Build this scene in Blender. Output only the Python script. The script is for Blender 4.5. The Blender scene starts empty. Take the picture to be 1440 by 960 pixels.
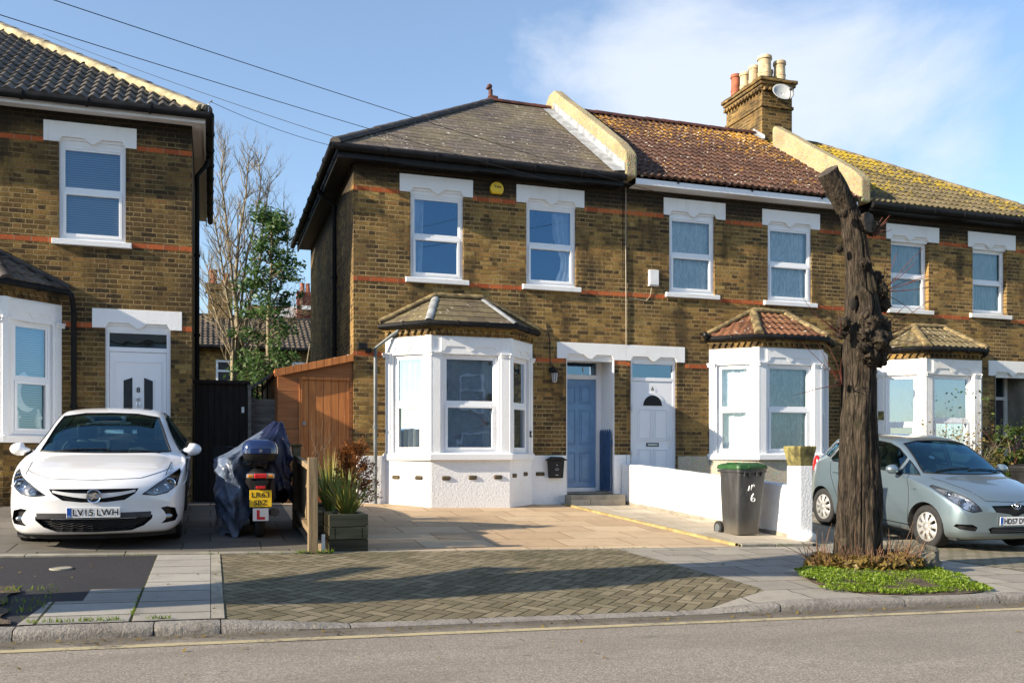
import bpy, bmesh, math, random
from mathutils import Vector, Matrix, noise
from mathutils.bvhtree import BVHTree
rnd = random.Random(7)
SC = bpy.context.scene
COL = SC.collection
R = math.radians
ORG = {}
FACE_Y = 15.4          # plane of the house fronts
EYE = 1.30

# ------------------------------------------------------------------ objects
def tag(o, label=None, cat=None, group=None, kind=None):
    if label: o['label'] = label
    if cat: o['category'] = cat
    if group: o['group'] = group
    if kind: o['kind'] = kind
    return o

def thing(name, label, cat, loc=(0, 0, 0), rz=0.0, group=None, local=False):
    o = bpy.data.objects.new(name, None); COL.objects.link(o)
    o.empty_display_size = 0.2
    o.location = loc; o.rotation_euler = (0, 0, rz)
    ORG[o.name] = Vector((0, 0, 0)) if local else Vector(loc)
    return tag(o, label, cat, group)

class Fr:
    """frame: a along u, b up v, c outward n"""
    def __init__(s, o, u=(1, 0, 0), n=(0, -1, 0), v=(0, 0, 1)):
        s.o, s.u, s.n, s.v = Vector(o), Vector(u).normalized(), Vector(n).normalized(), Vector(v).normalized()
    def p(s, a, b, c=0.0):
        return s.o + s.u * a + s.v * b + s.n * c

WORLD = Fr((0, 0, 0), (1, 0, 0), (0, 0, 1), (0, 1, 0))   # a=X b=Y c=Z

class MB:
    def __init__(s):
        s.v, s.f, s.mi, s.cm = [], [], [], 0
    def add(s, vs, fs):
        n = len(s.v); s.v += [Vector(p) for p in vs]
        s.f += [[i + n for i in f] for f in fs]; s.mi += [s.cm] * len(fs)
        return s
    def quad(s, *p): return s.add(p, [list(range(len(p)))])
    def box(s, fr, a0, a1, b0, b1, c0, c1):
        P = [fr.p(a, b, c) for c in (c0, c1) for b in (b0, b1) for a in (a0, a1)]
        return s.add(P, [[0, 2, 3, 1], [4, 5, 7, 6], [0, 1, 5, 4], [2, 6, 7, 3], [0, 4, 6, 2], [1, 3, 7, 5]])
    def prism(s, fr, pts, c0, c1):
        n = len(pts)
        P = [fr.p(a, b, c0) for a, b in pts] + [fr.p(a, b, c1) for a, b in pts]
        F = [list(range(n))[::-1], list(range(n, 2 * n))]
        F += [[i, (i + 1) % n, n + (i + 1) % n, n + i] for i in range(n)]
        return s.add(P, F)
    def tube(s, path, rad, seg=8, cap=True):
        path = [Vector(p) for p in path]; n = len(path)
        if not isinstance(rad, (list, tuple)): rad = [rad] * n
        P, F = [], []; prev = None
        for i, p in enumerate(path):
            t = (path[min(i + 1, n - 1)] - path[max(i - 1, 0)])
            t = t.normalized() if t.length > 1e-9 else Vector((0, 0, 1))
            if prev is None:
                a = Vector((0, 0, 1)) if abs(t.z) < .9 else Vector((1, 0, 0))
                x = t.cross(a).normalized()
            else:
                x = prev - t * prev.dot(t)
                x = x.normalized() if x.length > 1e-6 else t.orthogonal().normalized()
            prev = x; y = t.cross(x)
            for k in range(seg):
                q = 2 * math.pi * k / seg
                P.append(p + (x * math.cos(q) + y * math.sin(q)) * rad[i])
        for i in range(n - 1):
            for k in range(seg):
                k2 = (k + 1) % seg
                F.append([i * seg + k, i * seg + k2, (i + 1) * seg + k2, (i + 1) * seg + k])
        if cap: F += [list(range(seg))[::-1], [(n - 1) * seg + k for k in range(seg)]]
        return s.add(P, F)
    def lathe(s, o, axis, prof, seg=24, cap=True):
        """prof: (radius, height along axis)"""
        o, ax = Vector(o), Vector(axis).normalized()
        x = ax.orthogonal().normalized(); y = ax.cross(x)
        P, F = [], []
        for r, h in prof:
            for k in range(seg):
                q = 2 * math.pi * k / seg
                P.append(o + ax * h + (x * math.cos(q) + y * math.sin(q)) * r)
        for i in range(len(prof) - 1):
            for k in range(seg):
                k2 = (k + 1) % seg
                F.append([i * seg + k, i * seg + k2, (i + 1) * seg + k2, (i + 1) * seg + k])
        if cap: F += [list(range(seg))[::-1], [(len(prof) - 1) * seg + k for k in range(seg)]]
        return s.add(P, F)
    def grid(s, rows, closed=False):
        n, m = len(rows), len(rows[0]); P = [p for r in rows for p in r]; F = []
        for i in range(n - 1):
            for k in range(m if closed else m - 1):
                k2 = (k + 1) % m
                F.append([i * m + k, i * m + k2, (i + 1) * m + k2, (i + 1) * m + k])
        return s.add(P, F)
    def blob(s, c, rx, ry, rz, seg=12, rings=8, amp=0.0, fq=3.0, seed=0.0):
        c = Vector(c); rows = []
        for i in range(rings + 1):
            th = math.pi * i / rings; row = []
            for k in range(seg):
                ph = 2 * math.pi * k / seg
                d = Vector((math.sin(th) * math.cos(ph), math.sin(th) * math.sin(ph), math.cos(th)))
                m = 1 + amp * noise.noise(d * fq + Vector((seed, seed * 1.7, 0)))
                row.append(c + Vector((d.x * rx, d.y * ry, d.z * rz)) * m)
            rows.append(row)
        return s.grid(rows, True)
    def bm(s):
        b = bmesh.new(); vs = [b.verts.new(p) for p in s.v]; b.verts.ensure_lookup_table()
        for f, m in zip(s.f, s.mi):
            try:
                fc = b.faces.new([vs[i] for i in f]); fc.material_index = m
            except ValueError: pass
        return b
    def build(s, name, mat, parent=None, smooth=None, bevel=None, origin=None, recalc=True, seg=2, flatn=False):
        b = s.bm()
        if recalc: bmesh.ops.recalc_face_normals(b, faces=b.faces)
        return from_bm(b, name, mat, parent, smooth, bevel, origin, seg)

def from_bm(b, name, mat, parent=None, smooth=None, bevel=None, origin=None, seg=2):
    off = Vector(origin) if origin is not None else (ORG.get(parent.name, Vector()) if parent else Vector())
    bmesh.ops.translate(b, verts=b.verts, vec=-off)
    me = bpy.data.meshes.new(name); b.to_mesh(me); b.free()
    mats = mat if isinstance(mat, (list, tuple)) else [mat]
    for m in mats: me.materials.append(m)
    if smooth is not None and len(me.polygons):
        me.polygons.foreach_set('use_smooth', [True] * len(me.polygons))
        me.set_sharp_from_angle(angle=R(smooth))
    o = bpy.data.objects.new(name, me); COL.objects.link(o)
    if parent:
        o.parent = parent; ORG[o.name] = ORG.get(parent.name, Vector())
    elif origin is not None:
        o.location = off
        ORG[o.name] = Vector(off)
    if bevel:
        md = o.modifiers.new('edge', 'BEVEL'); md.width = bevel; md.segments = seg
        md.limit_method = 'ANGLE'; md.angle_limit = R(40)
    return o

def text_mb(txt, fr, w=None, h=0.1, c=0.0, depth=0.002, spacing=1.0, bold=0.0, center=True, maxw=None):
    """lettering as a mesh, placed in a frame: centred on (0,0)"""
    cu = bpy.data.curves.new('lettering', 'FONT'); cu.body = txt; cu.size = 1.0
    cu.extrude = 0.0; cu.offset = bold; cu.space_character = spacing; cu.resolution_u = 3
    ob = bpy.data.objects.new('lettering', cu); COL.objects.link(ob)
    dg = bpy.context.evaluated_depsgraph_get()
    me = bpy.data.meshes.new_from_object(ob.evaluated_get(dg))
    xs = [v.co.x for v in me.vertices]; ys = [v.co.y for v in me.vertices]
    x0, x1, y0, y1 = min(xs), max(xs), min(ys), max(ys)
    sy = h / (y1 - y0); sx = (w / (x1 - x0)) if w else sy
    m = MB()
    P = [fr.p((v.co.x - (x0 + x1) / 2) * sx, (v.co.y - (y0 + y1) / 2) * sy, c + depth) for v in me.vertices]
    m.add(P, [list(p.vertices) for p in me.polygons])
    bpy.data.objects.remove(ob); bpy.data.curves.remove(cu); bpy.data.meshes.remove(me)
    return m

# ------------------------------------------------------------------ material helper
class NT:
    def __init__(s, name):
        s.m = bpy.data.materials.new(name); s.m.use_nodes = True
        s.t = s.m.node_tree; s.t.nodes.clear()
        s.out = s.t.nodes.new('ShaderNodeOutputMaterial')
    def n(s, typ, **kw):
        nd = s.t.nodes.new('ShaderNode' + typ)
        for k, v in kw.items(): setattr(nd, k, v)
        return nd
    def l(s, a, b): s.t.links.new(a, b)
    def put(s, sock, v):
        if isinstance(v, bpy.types.NodeSocket): s.l(v, sock)
        elif v is not None:
            if isinstance(v, (tuple, list)) and len(v) == 3 and sock.type == 'RGBA': v = (*v, 1)
            sock.default_value = v
    def math(s, op, a, b=None, c=None, clamp=False):
        nd = s.n('Math', operation=op, use_clamp=clamp)
        s.put(nd.inputs[0], a); s.put(nd.inputs[1], b); s.put(nd.inputs[2], c)
        return nd.outputs[0]
    def mix(s, f, a, b, mode='MIX'):
        nd = s.n('Mix', data_type='RGBA', blend_type=mode)
        s.put(nd.inputs[0], f); s.put(nd.inputs[6], a); s.put(nd.inputs[7], b)
        return nd.outputs[2]
    def mixf(s, f, a, b):
        nd = s.n('Mix', data_type='FLOAT')
        s.put(nd.inputs[0], f); s.put(nd.inputs[2], a); s.put(nd.inputs[3], b)
        return nd.outputs[0]
    def pos(s):
        return s.n('NewGeometry').outputs['Position']
    def obj(s):
        return s.n('TexCoord').outputs['Object']
    def sep(s, v):
        nd = s.n('SeparateXYZ'); s.l(v, nd.inputs[0]); return nd.outputs
    def comb(s, x=0.0, y=0.0, z=0.0):
        nd = s.n('CombineXYZ')
        for i, q in enumerate((x, y, z)): s.put(nd.inputs[i], q)
        return nd.outputs[0]
    def map(s, v, scale=(1, 1, 1), rot=(0, 0, 0), loc=(0, 0, 0)):
        nd = s.n('Mapping'); s.l(v, nd.inputs[0])
        nd.inputs['Scale'].default_value = scale; nd.inputs['Rotation'].default_value = rot; nd.inputs['Location'].default_value = loc
        return nd.outputs[0]
    def noise(s, vec, scale, detail=3.0, rough=0.5, dist=0.0):
        nd = s.n('TexNoise'); s.l(vec, nd.inputs['Vector'])
        nd.inputs['Scale'].default_value = scale; nd.inputs['Detail'].default_value = detail
        nd.inputs['Roughness'].default_value = rough; nd.inputs['Distortion'].default_value = dist
        return nd.outputs['Fac']
    def vor(s, vec, scale, feature='F1', out='Distance'):
        nd = s.n('TexVoronoi', feature=feature); s.l(vec, nd.inputs['Vector']); nd.inputs['Scale'].default_value = scale
        return nd.outputs[out]
    def white(s, vec, out='Value'):
        nd = s.n('TexWhiteNoise', noise_dimensions='3D'); s.l(vec, nd.inputs['Vector']); return nd.outputs[out]
    def ramp(s, f, stops, interp='LINEAR'):
        nd = s.n('ValToRGB'); s.put(nd.inputs[0], f); cr = nd.color_ramp; cr.interpolation = interp
        while len(cr.elements) < len(stops): cr.elements.new(0.5)
        for e, (p, c) in zip(cr.elements, stops):
            e.position = p; e.color = (*c, 1) if isinstance(c, (tuple, list)) else (c, c, c, 1)
        return nd.outputs[0]
    def step(s, f, a, b):
        nd = s.n('MapRange', interpolation_type='SMOOTHSTEP'); s.put(nd.inputs[0], f)
        nd.inputs[1].default_value = a; nd.inputs[2].default_value = b
        return nd.outputs[0]
    def bump(s, h, strength=0.3, dist=0.01, prev=None):
        nd = s.n('Bump'); s.put(nd.inputs['Height'], h)
        nd.inputs['Strength'].default_value = strength; nd.inputs['Distance'].default_value = dist
        if prev is not None: s.l(prev, nd.inputs['Normal'])
        return nd.outputs[0]
    def bsdf(s, col, rough=0.6, metal=0.0, normal=None, spec=0.5, coat=0.0, trans=0.0, alpha=None, sub=None, sheen=0.0):
        b = s.n('BsdfPrincipled')
        s.put(b.inputs['Base Color'], col); s.put(b.inputs['Roughness'], rough); s.put(b.inputs['Metallic'], metal)
        s.put(b.inputs['Specular IOR Level'], spec); s.put(b.inputs['Coat Weight'], coat)
        s.put(b.inputs['Transmission Weight'], trans)
        b.inputs['Coat Roughness'].default_value = 0.04
        if sheen: b.inputs['Sheen Weight'].default_value = sheen
        if normal is not None: s.l(normal, b.inputs['Normal'])
        return b.outputs[0]
    def done(s, sh):
        s.l(sh, s.out.inputs['Surface']); return s.m

def simple(name, col, rough=0.5, metal=0.0, var=0.12, scale=6.0, bump=0.0, bscale=60.0, spec=0.5, coat=0.0, stretch=(1, 1, 1)):
    """plain surface with some uneven colour, wear and grain"""
    t = NT(name); p = t.map(t.obj(), stretch)
    nz = t.noise(p, scale, 5, 0.6); n2 = t.noise(p, scale * 7, 3)
    dark = tuple(c * (1 - 2 * var) for c in col); lite = tuple(min(1, c * (1 + var)) for c in col)
    c = t.mix(t.step(nz, .3, .7), dark, lite)
    c = t.mix(t.math('MULTIPLY', t.step(n2, .35, .7), var), c, tuple(x * .5 for x in col))
    nm = t.bump(t.noise(p, bscale, 3), bump, 0.01) if bump else None
    rr = t.math('ADD', rough - .08, t.math('MULTIPLY', nz, .16))
    return t.done(t.bsdf(c, rr, metal, nm, spec, coat))
# ================================================================== MATERIALS
M = {}
def uv_wall(t, org=(0, 0, 0)):
    """(along, up) coordinates of a vertical wall whichever way it faces"""
    P = t.sep(t.pos()); N_ = t.sep(t.n('NewGeometry').outputs['True Normal'])
    ax = t.math('ABSOLUTE', N_[0])
    side = t.math('GREATER_THAN', ax, 0.6)
    return t.mixf(side, P[0], P[1]), P[2], P

def mat_brick(name, seed=0.0, warm=1.0, grime=1.0, lo=0.0):
    """London stock brick in Flemish bond"""
    t = NT(name); u, z, P = uv_wall(t)
    ch, per = 0.0765, 0.3375
    row = t.math('FLOOR', t.math('DIVIDE', z, ch))
    fz = t.math('FRACT', t.math('DIVIDE', z, ch))
    odd = t.math('MODULO', t.math('ABSOLUTE', row), 2.0)
    jit = t.math('MULTIPLY', t.noise(t.comb(u, t.math('MULTIPLY', z, 9.0), seed), 2.2, 2), .05)
    uu = t.math('ADD', t.math('DIVIDE', t.math('ADD', u, jit), per), t.math('ADD', t.math('MULTIPLY', odd, .5), 40.0))
    iu = t.math('FLOOR', uu); fu = t.math('FRACT', uu)
    hd = t.math('GREATER_THAN', fu, .6667)
    # distance to perpends / beds in metres
    d1 = t.math('MINIMUM', fu, t.math('SUBTRACT', 1.0, fu))
    d2 = t.math('ABSOLUTE', t.math('SUBTRACT', fu, .6667))
    du = t.math('MULTIPLY', t.math('MINIMUM', d1, d2), per)
    du = t.math('ADD', du, .0025)
    dz = t.math('MULTIPLY', t.math('MINIMUM', fz, t.math('SUBTRACT', 1.0, fz)), ch)
    wob = t.math('MULTIPLY', t.math('SUBTRACT', t.noise(t.pos(), 30, 3), .5), .012)
    d = t.math('ADD', t.math('MINIMUM', du, dz), wob)
    mort = t.math('SUBTRACT', 1.0, t.step(d, .0040, .0095))
    idv = t.comb(t.math('ADD', t.math('MULTIPLY', iu, 2.0), hd), row, seed)
    w = t.white(idv); w2 = t.white(t.map(idv, (1.3, 1.1, 1), loc=(5, 3, 1)))
    col = t.ramp(w, [(0.0, (.068, .040, .016)), (.14, (.118, .067, .023)), (.32, (.195, .112, .033)), (.52, (.290, .170, .047)),
                     (.70, (.372, .228, .066)), (.84, (.345, .180, .055)), (.93, (.155, .088, .032)), (1.0, (.465, .310, .105))])
    n1 = t.noise(t.pos(), 45, 4, .6)
    col = t.mix(t.math('MULTIPLY', t.step(n1, .42, .72), .72), col, (.035, .026, .016))
    n3 = t.noise(t.pos(), 14, 4, .65)
    col = t.mix(t.math('MULTIPLY', t.step(n3, .50, .76), .6), col, (.42, .29, .09))
    # broad weathering: sooty and cleaner areas of masonry
    big = t.noise(t.map(t.pos(), (1, 1, .8), loc=(seed, 0, 0)), .9, 5, .6)
    soot = t.math('MULTIPLY', t.step(big, .40, .64), .72 * grime)
    col = t.mix(soot, col, t.mix(w2, (.020, .016, .012), (.085, .060, .030)))
    if lo:   # soot plus the shade of the eaves, painted into the brick above lo
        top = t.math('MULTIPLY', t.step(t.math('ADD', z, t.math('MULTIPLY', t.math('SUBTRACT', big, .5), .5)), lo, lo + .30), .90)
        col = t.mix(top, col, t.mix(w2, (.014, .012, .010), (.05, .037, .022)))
    mcol = t.mix(t.step(t.noise(t.pos(), 2.3, 4, .6), .35, .7), (.39, .285, .135), (.14, .10, .048))
    col = t.mix(mort, col, mcol)
    if lo:  # the same soot and painted eave shade laid over the mortar too
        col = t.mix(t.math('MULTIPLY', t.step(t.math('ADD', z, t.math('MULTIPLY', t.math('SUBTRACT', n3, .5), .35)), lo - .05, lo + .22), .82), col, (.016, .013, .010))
    stn = t.noise(t.map(t.pos(), (1.4, 1.4, .35), loc=(seed, 1, 0)), 1.5, 4, .6)
    col = t.mix(t.math('MULTIPLY', t.step(stn, .52, .66), .6 * grime), col, (.030, .023, .014))
    if warm != 1.0: col = t.mix(1.0, col, (warm, warm, warm), 'MULTIPLY')
    h = t.math('ADD', t.math('MULTIPLY', t.math('SUBTRACT', 1.0, mort), .8), t.math('MULTIPLY', n1, .35))
    nm = t.bump(h, .75, .008)
    return t.done(t.bsdf(col, .88, 0, nm, .25))

def mat_redband():
    t = NT('red brick'); u, z, P = uv_wall(t)
    q = t.math('DIVIDE', u, .235); iu = t.math('FLOOR', q); fu = t.math('FRACT', q)
    du = t.math('MULTIPLY', t.math('MINIMUM', fu, t.math('SUBTRACT', 1.0, fu)), .235)
    mort = t.math('SUBTRACT', 1.0, t.step(du, .003, .008))
    w = t.white(t.comb(iu, 3.0, 1.0)); n1 = t.noise(t.pos(), 30, 4, .6)
    col = t.ramp(w, [(0, (.29, .068, .024)), (.6, (.45, .108, .032)), (1, (.53, .155, .048))])
    col = t.mix(t.math('MULTIPLY', t.step(n1, .4, .8), .6), col, (.11, .05, .03))
    col = t.mix(mort, col, (.25, .19, .12))
    return t.done(t.bsdf(col, .85, 0, t.bump(n1, .4, .006), .25))

def mat_white(name, col=(.80, .80, .80), rough=.55, dirt=.25, bump=.25, streak=True):
    t = NT(name); p = t.pos()
    n1 = t.noise(p, 2.2, 6, .65); n2 = t.noise(t.map(p, (9, 9, .8)), 1.0, 4, .6)
    c = t.mix(t.math('MULTIPLY', t.step(n1, .48, .78), dirt), col, (.52, .47, .39))
    if streak: c = t.mix(t.math('MULTIPLY', t.step(n2, .56, .8), dirt * .9), c, (.45, .42, .36))
    spk = t.step(t.noise(p, 55, 3, .6), .70, .78)
    c = t.mix(t.math('MULTIPLY', spk, dirt * .8), c, (.30, .26, .2))
    nm = t.bump(t.noise(p, 38, 4, .6), bump, .01)
    return t.done(t.bsdf(c, rough, 0, nm, .4))

def mat_pebble(name, col=(.55, .50, .40), sc=55):
    t = NT(name); p = t.pos()
    v = t.vor(p, sc, out='Color'); d = t.vor(p, sc)
    n1 = t.noise(p, 1.5, 5, .6)
    c = t.mix(t.step(n1, .35, .7), col, tuple(x * .72 for x in col))
    c = t.mix(.22, c, v, 'OVERLAY')
    return t.done(t.bsdf(c, .9, 0, t.bump(d, .8, .012), .2))

def mat_tiles(name, base, lich=None, lam=.5, tw=.30, g=.30, seed=0., white=0.0, rough=.8, slate=False, axis='x', moss=0.0):
    """roofing: every tile its own tone, plus lichen and moss patches of their own shape"""
    t = NT(name); p = t.pos(); P = t.sep(p)
    uvw = t.n('TexCoord').outputs['UV']; S = t.sep(uvw)      # uv holds metres along / up the slope
    row = t.math('FLOOR', t.math('ADD', t.math('DIVIDE', S[1], g), .001))
    odd = t.math('MODULO', row, 2.0)
    q = t.math('ADD', t.math('DIVIDE', S[0], tw), t.math('ADD', t.math('MULTIPLY', odd, .5), 100.0))
    iu = t.math('FLOOR', q); fu = t.math('FRACT', q)
    w = t.white(t.comb(iu, row, seed)); w2 = t.white(t.comb(iu, row, seed + 4.3))
    c = t.mix(w, tuple(x * .62 for x in base), tuple(min(1, x * 1.3) for x in base))
    n1 = t.noise(p, 3.0, 5, .65); n2 = t.noise(p, 22, 4, .6)
    c = t.mix(t.math('MULTIPLY', t.step(n2, .4, .75), .4), c, tuple(x * .45 for x in base))
    h = n2
    if slate:
        du = t.math('MULTIPLY', t.math('MINIMUM', fu, t.math('SUBTRACT', 1.0, fu)), tw)
        j = t.math('SUBTRACT', 1.0, t.step(du, .002, .007))
        c = t.mix(t.math('MULTIPLY', w2, .35), c, (.17, .135, .07))
        c = t.mix(j, c, (.012, .011, .010))
        h = t.math('SUBTRACT', t.math('MULTIPLY', n2, .3), j)
    bigv = t.noise(t.map(p, loc=(seed, 7, 2)), .8, 4, .6)
    if slate:
        c = t.mix(t.math('MULTIPLY', t.step(bigv, .45, .66), .55), c, (.20, .165, .085))
        c = t.mix(t.math('MULTIPLY', t.step(t.noise(p, 5.5, 4, .65), .52, .72), .4), c, (.085, .062, .062))
    if lich:
        nl = t.noise(t.map(p, loc=(seed, 2, 1)), 9, 5, .7)
        big = t.noise(t.map(p, loc=(seed * 2, 0, 0)), .55, 3, .5)
        amt = t.math('ADD', nl, t.math('MULTIPLY', t.math('SUBTRACT', big, .5), .55))
        amt = t.math('ADD', amt, t.math('MULTIPLY', t.math('SUBTRACT', t.math('DIVIDE', S[1], 5.0), .5), moss))
        lm = t.step(amt, .63 - .12 * lam, .75 - .12 * lam)
        lc = t.mix(t.noise(p, 30, 2), lich, tuple(x * .5 for x in lich))
        c = t.mix(lm, c, lc)
    if white:
        sp = t.noise(p, 15, 3, .55); lo = t.noise(t.map(p, loc=(3, 3, 3)), .8, 2)
        c = t.mix(t.math('MULTIPLY', t.step(t.math('ADD', sp, t.math('MULTIPLY', lo, .12)), .715, .745), white), c, (.60, .58, .50))
    return t.done(t.bsdf(c, rough, 0, t.bump(h, .35, .008), .35))

def mat_window(name, tint=(.8, .88, .9), refl=.30, rcol=(.72, .86, 1.0), rough=.015):
    t = NT(name)
    tr = t.n('BsdfTransparent'); tr.inputs[0].default_value = (*tint, 1)
    gl = t.n('BsdfGlossy'); gl.inputs['Color'].default_value = (*rcol, 1); gl.inputs['Roughness'].default_value = rough
    nz = t.noise(t.pos(), 1.6, 2)
    t.l(t.bump(nz, .05, .05), gl.inputs['Normal'])
    fr = t.n('Fresnel'); fr.inputs[0].default_value = 1.5
    fac = t.math('ADD', refl, t.math('MULTIPLY', fr.outputs[0], 1.0 - refl), clamp=True)
    ms = t.n('MixShader'); t.l(fac, ms.inputs[0]); t.l(tr.outputs[0], ms.inputs[1]); t.l(gl.outputs[0], ms.inputs[2])
    return t.done(ms.outputs[0])

def mat_cloth(name, col, trans=.3, sc=30):
    t = NT(name); p = t.pos()
    n = t.noise(t.map(p, (1, 1, .15)), sc, 3)
    c = t.mix(t.step(n, .3, .7), tuple(x * .7 for x in col), col)
    d = t.n('BsdfDiffuse'); t.l(c, d.inputs[0]); tl = t.n('BsdfTranslucent'); t.l(c, tl.inputs[0])
    ms = t.n('MixShader'); ms.inputs[0].default_value = trans
    t.l(d.outputs[0], ms.inputs[1]); t.l(tl.outputs[0], ms.inputs[2])
    return t.done(ms.outputs[0])

def mat_lace(name):
    t = NT(name); p = t.pos(); P = t.sep(p)
    v = t.noise(t.map(p, (1, 1, .35)), 16, 3, .6, 1.4); v2 = t.noise(t.map(p, (1, 1, .1)), 24, 2)
    c = t.mix(t.step(v, .40, .60), (.90, .94, .95), (.68, .75, .78))
    c = t.mix(t.math('MULTIPLY', t.step(v2, .4, .7), .3), c, (.30, .35, .36))
    return t.done(t.bsdf(c, .9, 0, None, .1))

def mat_wood(name, c1, c2, sc=1.0, axis=2, rough=.65, plank=None, pax=0):
    t = NT(name); p = t.obj()
    st = [14, 14, 14]; st[axis] = 1.1
    n = t.noise(t.map(p, tuple(st)), 1.6 * sc, 5, .62, .6); n2 = t.noise(p, 2.0, 4)
    c = t.mix(t.step(n, .3, .72), c1, c2)
    c = t.mix(t.math('MULTIPLY', t.step(n2, .5, .8), .4), c, tuple(x * .5 for x in c1))
    h = n
    if plank:
        P = t.sep(p); q = t.math('DIVIDE', P[pax], plank)
        fu = t.math('FRACT', t.math('ADD', q, 50.0)); w = t.white(t.comb(t.math('FLOOR', t.math('ADD', q, 50.0)), 0.0, 2.0))
        c = t.mix(t.math('MULTIPLY', w, .5), c, tuple(x * .55 for x in c1))
        j = t.math('SUBTRACT', 1.0, t.step(t.math('MULTIPLY', t.math('MINIMUM', fu, t.math('SUBTRACT', 1.0, fu)), plank), .002, .006))
        c = t.mix(j, c, tuple(x * .15 for x in c1)); h = t.math('SUBTRACT', n, t.math('MULTIPLY', j, 2.0))
    return t.done(t.bsdf(c, rough, 0, t.bump(h, .35, .006), .35))

def mat_leaf(name, c1, c2, trans=.35, rough=.45):
    t = NT(name)
    oi = t.n('NewGeometry').outputs['Random Per Island']
    c = t.mix(oi, c1, c2); c = t.mix(t.math('MULTIPLY', t.noise(t.obj(), 9, 2), .5), c, tuple(x * .5 for x in c1))
    b = t.bsdf(c, rough, 0, None, .35); tl = t.n('BsdfTranslucent'); t.l(c, tl.inputs[0])
    ms = t.n('MixShader'); ms.inputs[0].default_value = trans; t.l(b, ms.inputs[1]); t.l(tl.outputs[0], ms.inputs[2])
    return t.done(ms.outputs[0])

def mat_bark(name, c1=(.010, .008, .006), c2=(.090, .069, .050)):
    t = NT(name); p = t.pos()
    q = t.map(t.pos(), (1, 1, .09))
    v = t.n('TexVoronoi', feature='DISTANCE_TO_EDGE'); nd_ = t.n('VectorMath', operation='ADD'); t.l(t.map(t.pos(), (1, 1, .10)), nd_.inputs[0]); nq = t.n('TexNoise'); t.l(t.map(t.pos(), (1, 1, .3)), nq.inputs['Vector']); nq.inputs['Scale'].default_value = 9; sc2 = t.n('VectorMath', operation='SCALE'); t.l(nq.outputs['Color'], sc2.inputs[0]); sc2.inputs['Scale'].default_value = .10; t.l(sc2.outputs[0], nd_.inputs[1]); t.l(nd_.outputs[0], v.inputs['Vector']); v.inputs['Scale'].default_value = 34
    n = t.noise(q, 30, 6, .72, 1.3); n2 = t.noise(p, 4, 5, .65)
    f = t.math('ADD', t.math('MULTIPLY', n, .95), t.math('MULTIPLY', v.outputs[0], .35))
    c = t.mix(t.step(f, .36, .74), c1, c2)
    c = t.mix(t.math('MULTIPLY', t.step(n2, .5, .75), .35), c, (.075, .070, .035))
    c = t.mix(t.math('MULTIPLY', t.step(t.noise(p, 7, 3), .62, .8), .4), c, (.21, .18, .13))
    return t.done(t.bsdf(c, .92, 0, t.bump(f, 1.0, .03), .2))

def joints(t, x, y, sx, sy, stagger=.5, w=.006, ofs=(0, 0)):
    """rectangular slabs -> joint mask, id vector"""
    r = t.math('ADD', t.math('DIVIDE', t.math('ADD', y, ofs[1]), sy), 200.0)
    ir = t.math('FLOOR', r); fr = t.math('FRACT', r)
    q = t.math('ADD', t.math('DIVIDE', t.math('ADD', x, ofs[0]), sx), t.math('ADD', t.math('MULTIPLY', t.math('MODULO', ir, 2.0), stagger), 200.0))
    iq = t.math('FLOOR', q); fq = t.math('FRACT', q)
    du = t.math('MULTIPLY', t.math('MINIMUM', fq, t.math('SUBTRACT', 1.0, fq)), sx)
    dv = t.math('MULTIPLY', t.math('MINIMUM', fr, t.math('SUBTRACT', 1.0, fr)), sy)
    d = t.math('ADD', t.math('MINIMUM', du, dv), t.math('MULTIPLY', t.math('SUBTRACT', t.noise(t.pos(), 14, 3), .5), w * 1.2))
    return t.math('SUBTRACT', 1.0, t.step(d, w * .5, w * 1.4)), t.comb(iq, ir, 1.0)

def mat_slabs(name, c1, c2, sx, sy, stagger=.5, w=.007, jcol=(.055, .055, .035), ofs=(0, 0), rough=.85, spots=.35, green=0.0, rot=0.0):
    t = NT(name); p = t.pos(); P = t.sep(t.map(p, rot=(0, 0, rot)) if rot else p)
    j, idv = joints(t, P[0], P[1], sx, sy, stagger, w, ofs)
    wv = t.white(idv); n1 = t.noise(p, 3, 6, .7); n2 = t.noise(p, 60, 3, .6)
    c = t.mix(wv, c1, c2)
    c = t.mix(t.math('MULTIPLY', t.step(n1, .4, .75), spots), c, tuple(x * .45 for x in c1))
    c = t.mix(t.math('MULTIPLY', t.step(n2, .4, .75), .3), c, tuple(x * .5 for x in c1))
    st = t.step(t.noise(p, 18, 2, .4), .74, .77)
    c = t.mix(t.math('MULTIPLY', st, .5), c, (.03, .03, .03))
    if green: c = t.mix(t.math('MULTIPLY', t.step(t.noise(p, 1.1, 5, .7), .5, .75), green), c, (.075, .075, .022))
    jc = t.mix(t.step(t.noise(p, 2.4, 4, .7), .55, .7), jcol, (.10, .16, .02))
    c = t.mix(j, c, jc)
    h = t.math('SUBTRACT', t.math('MULTIPLY', n2, .25), t.math('MULTIPLY', j, 1.0))
    h = t.math('ADD', h, t.math('MULTIPLY', n1, .35))
    return t.done(t.bsdf(c, rough, 0, t.bump(h, .5, .008), .25))

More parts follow.
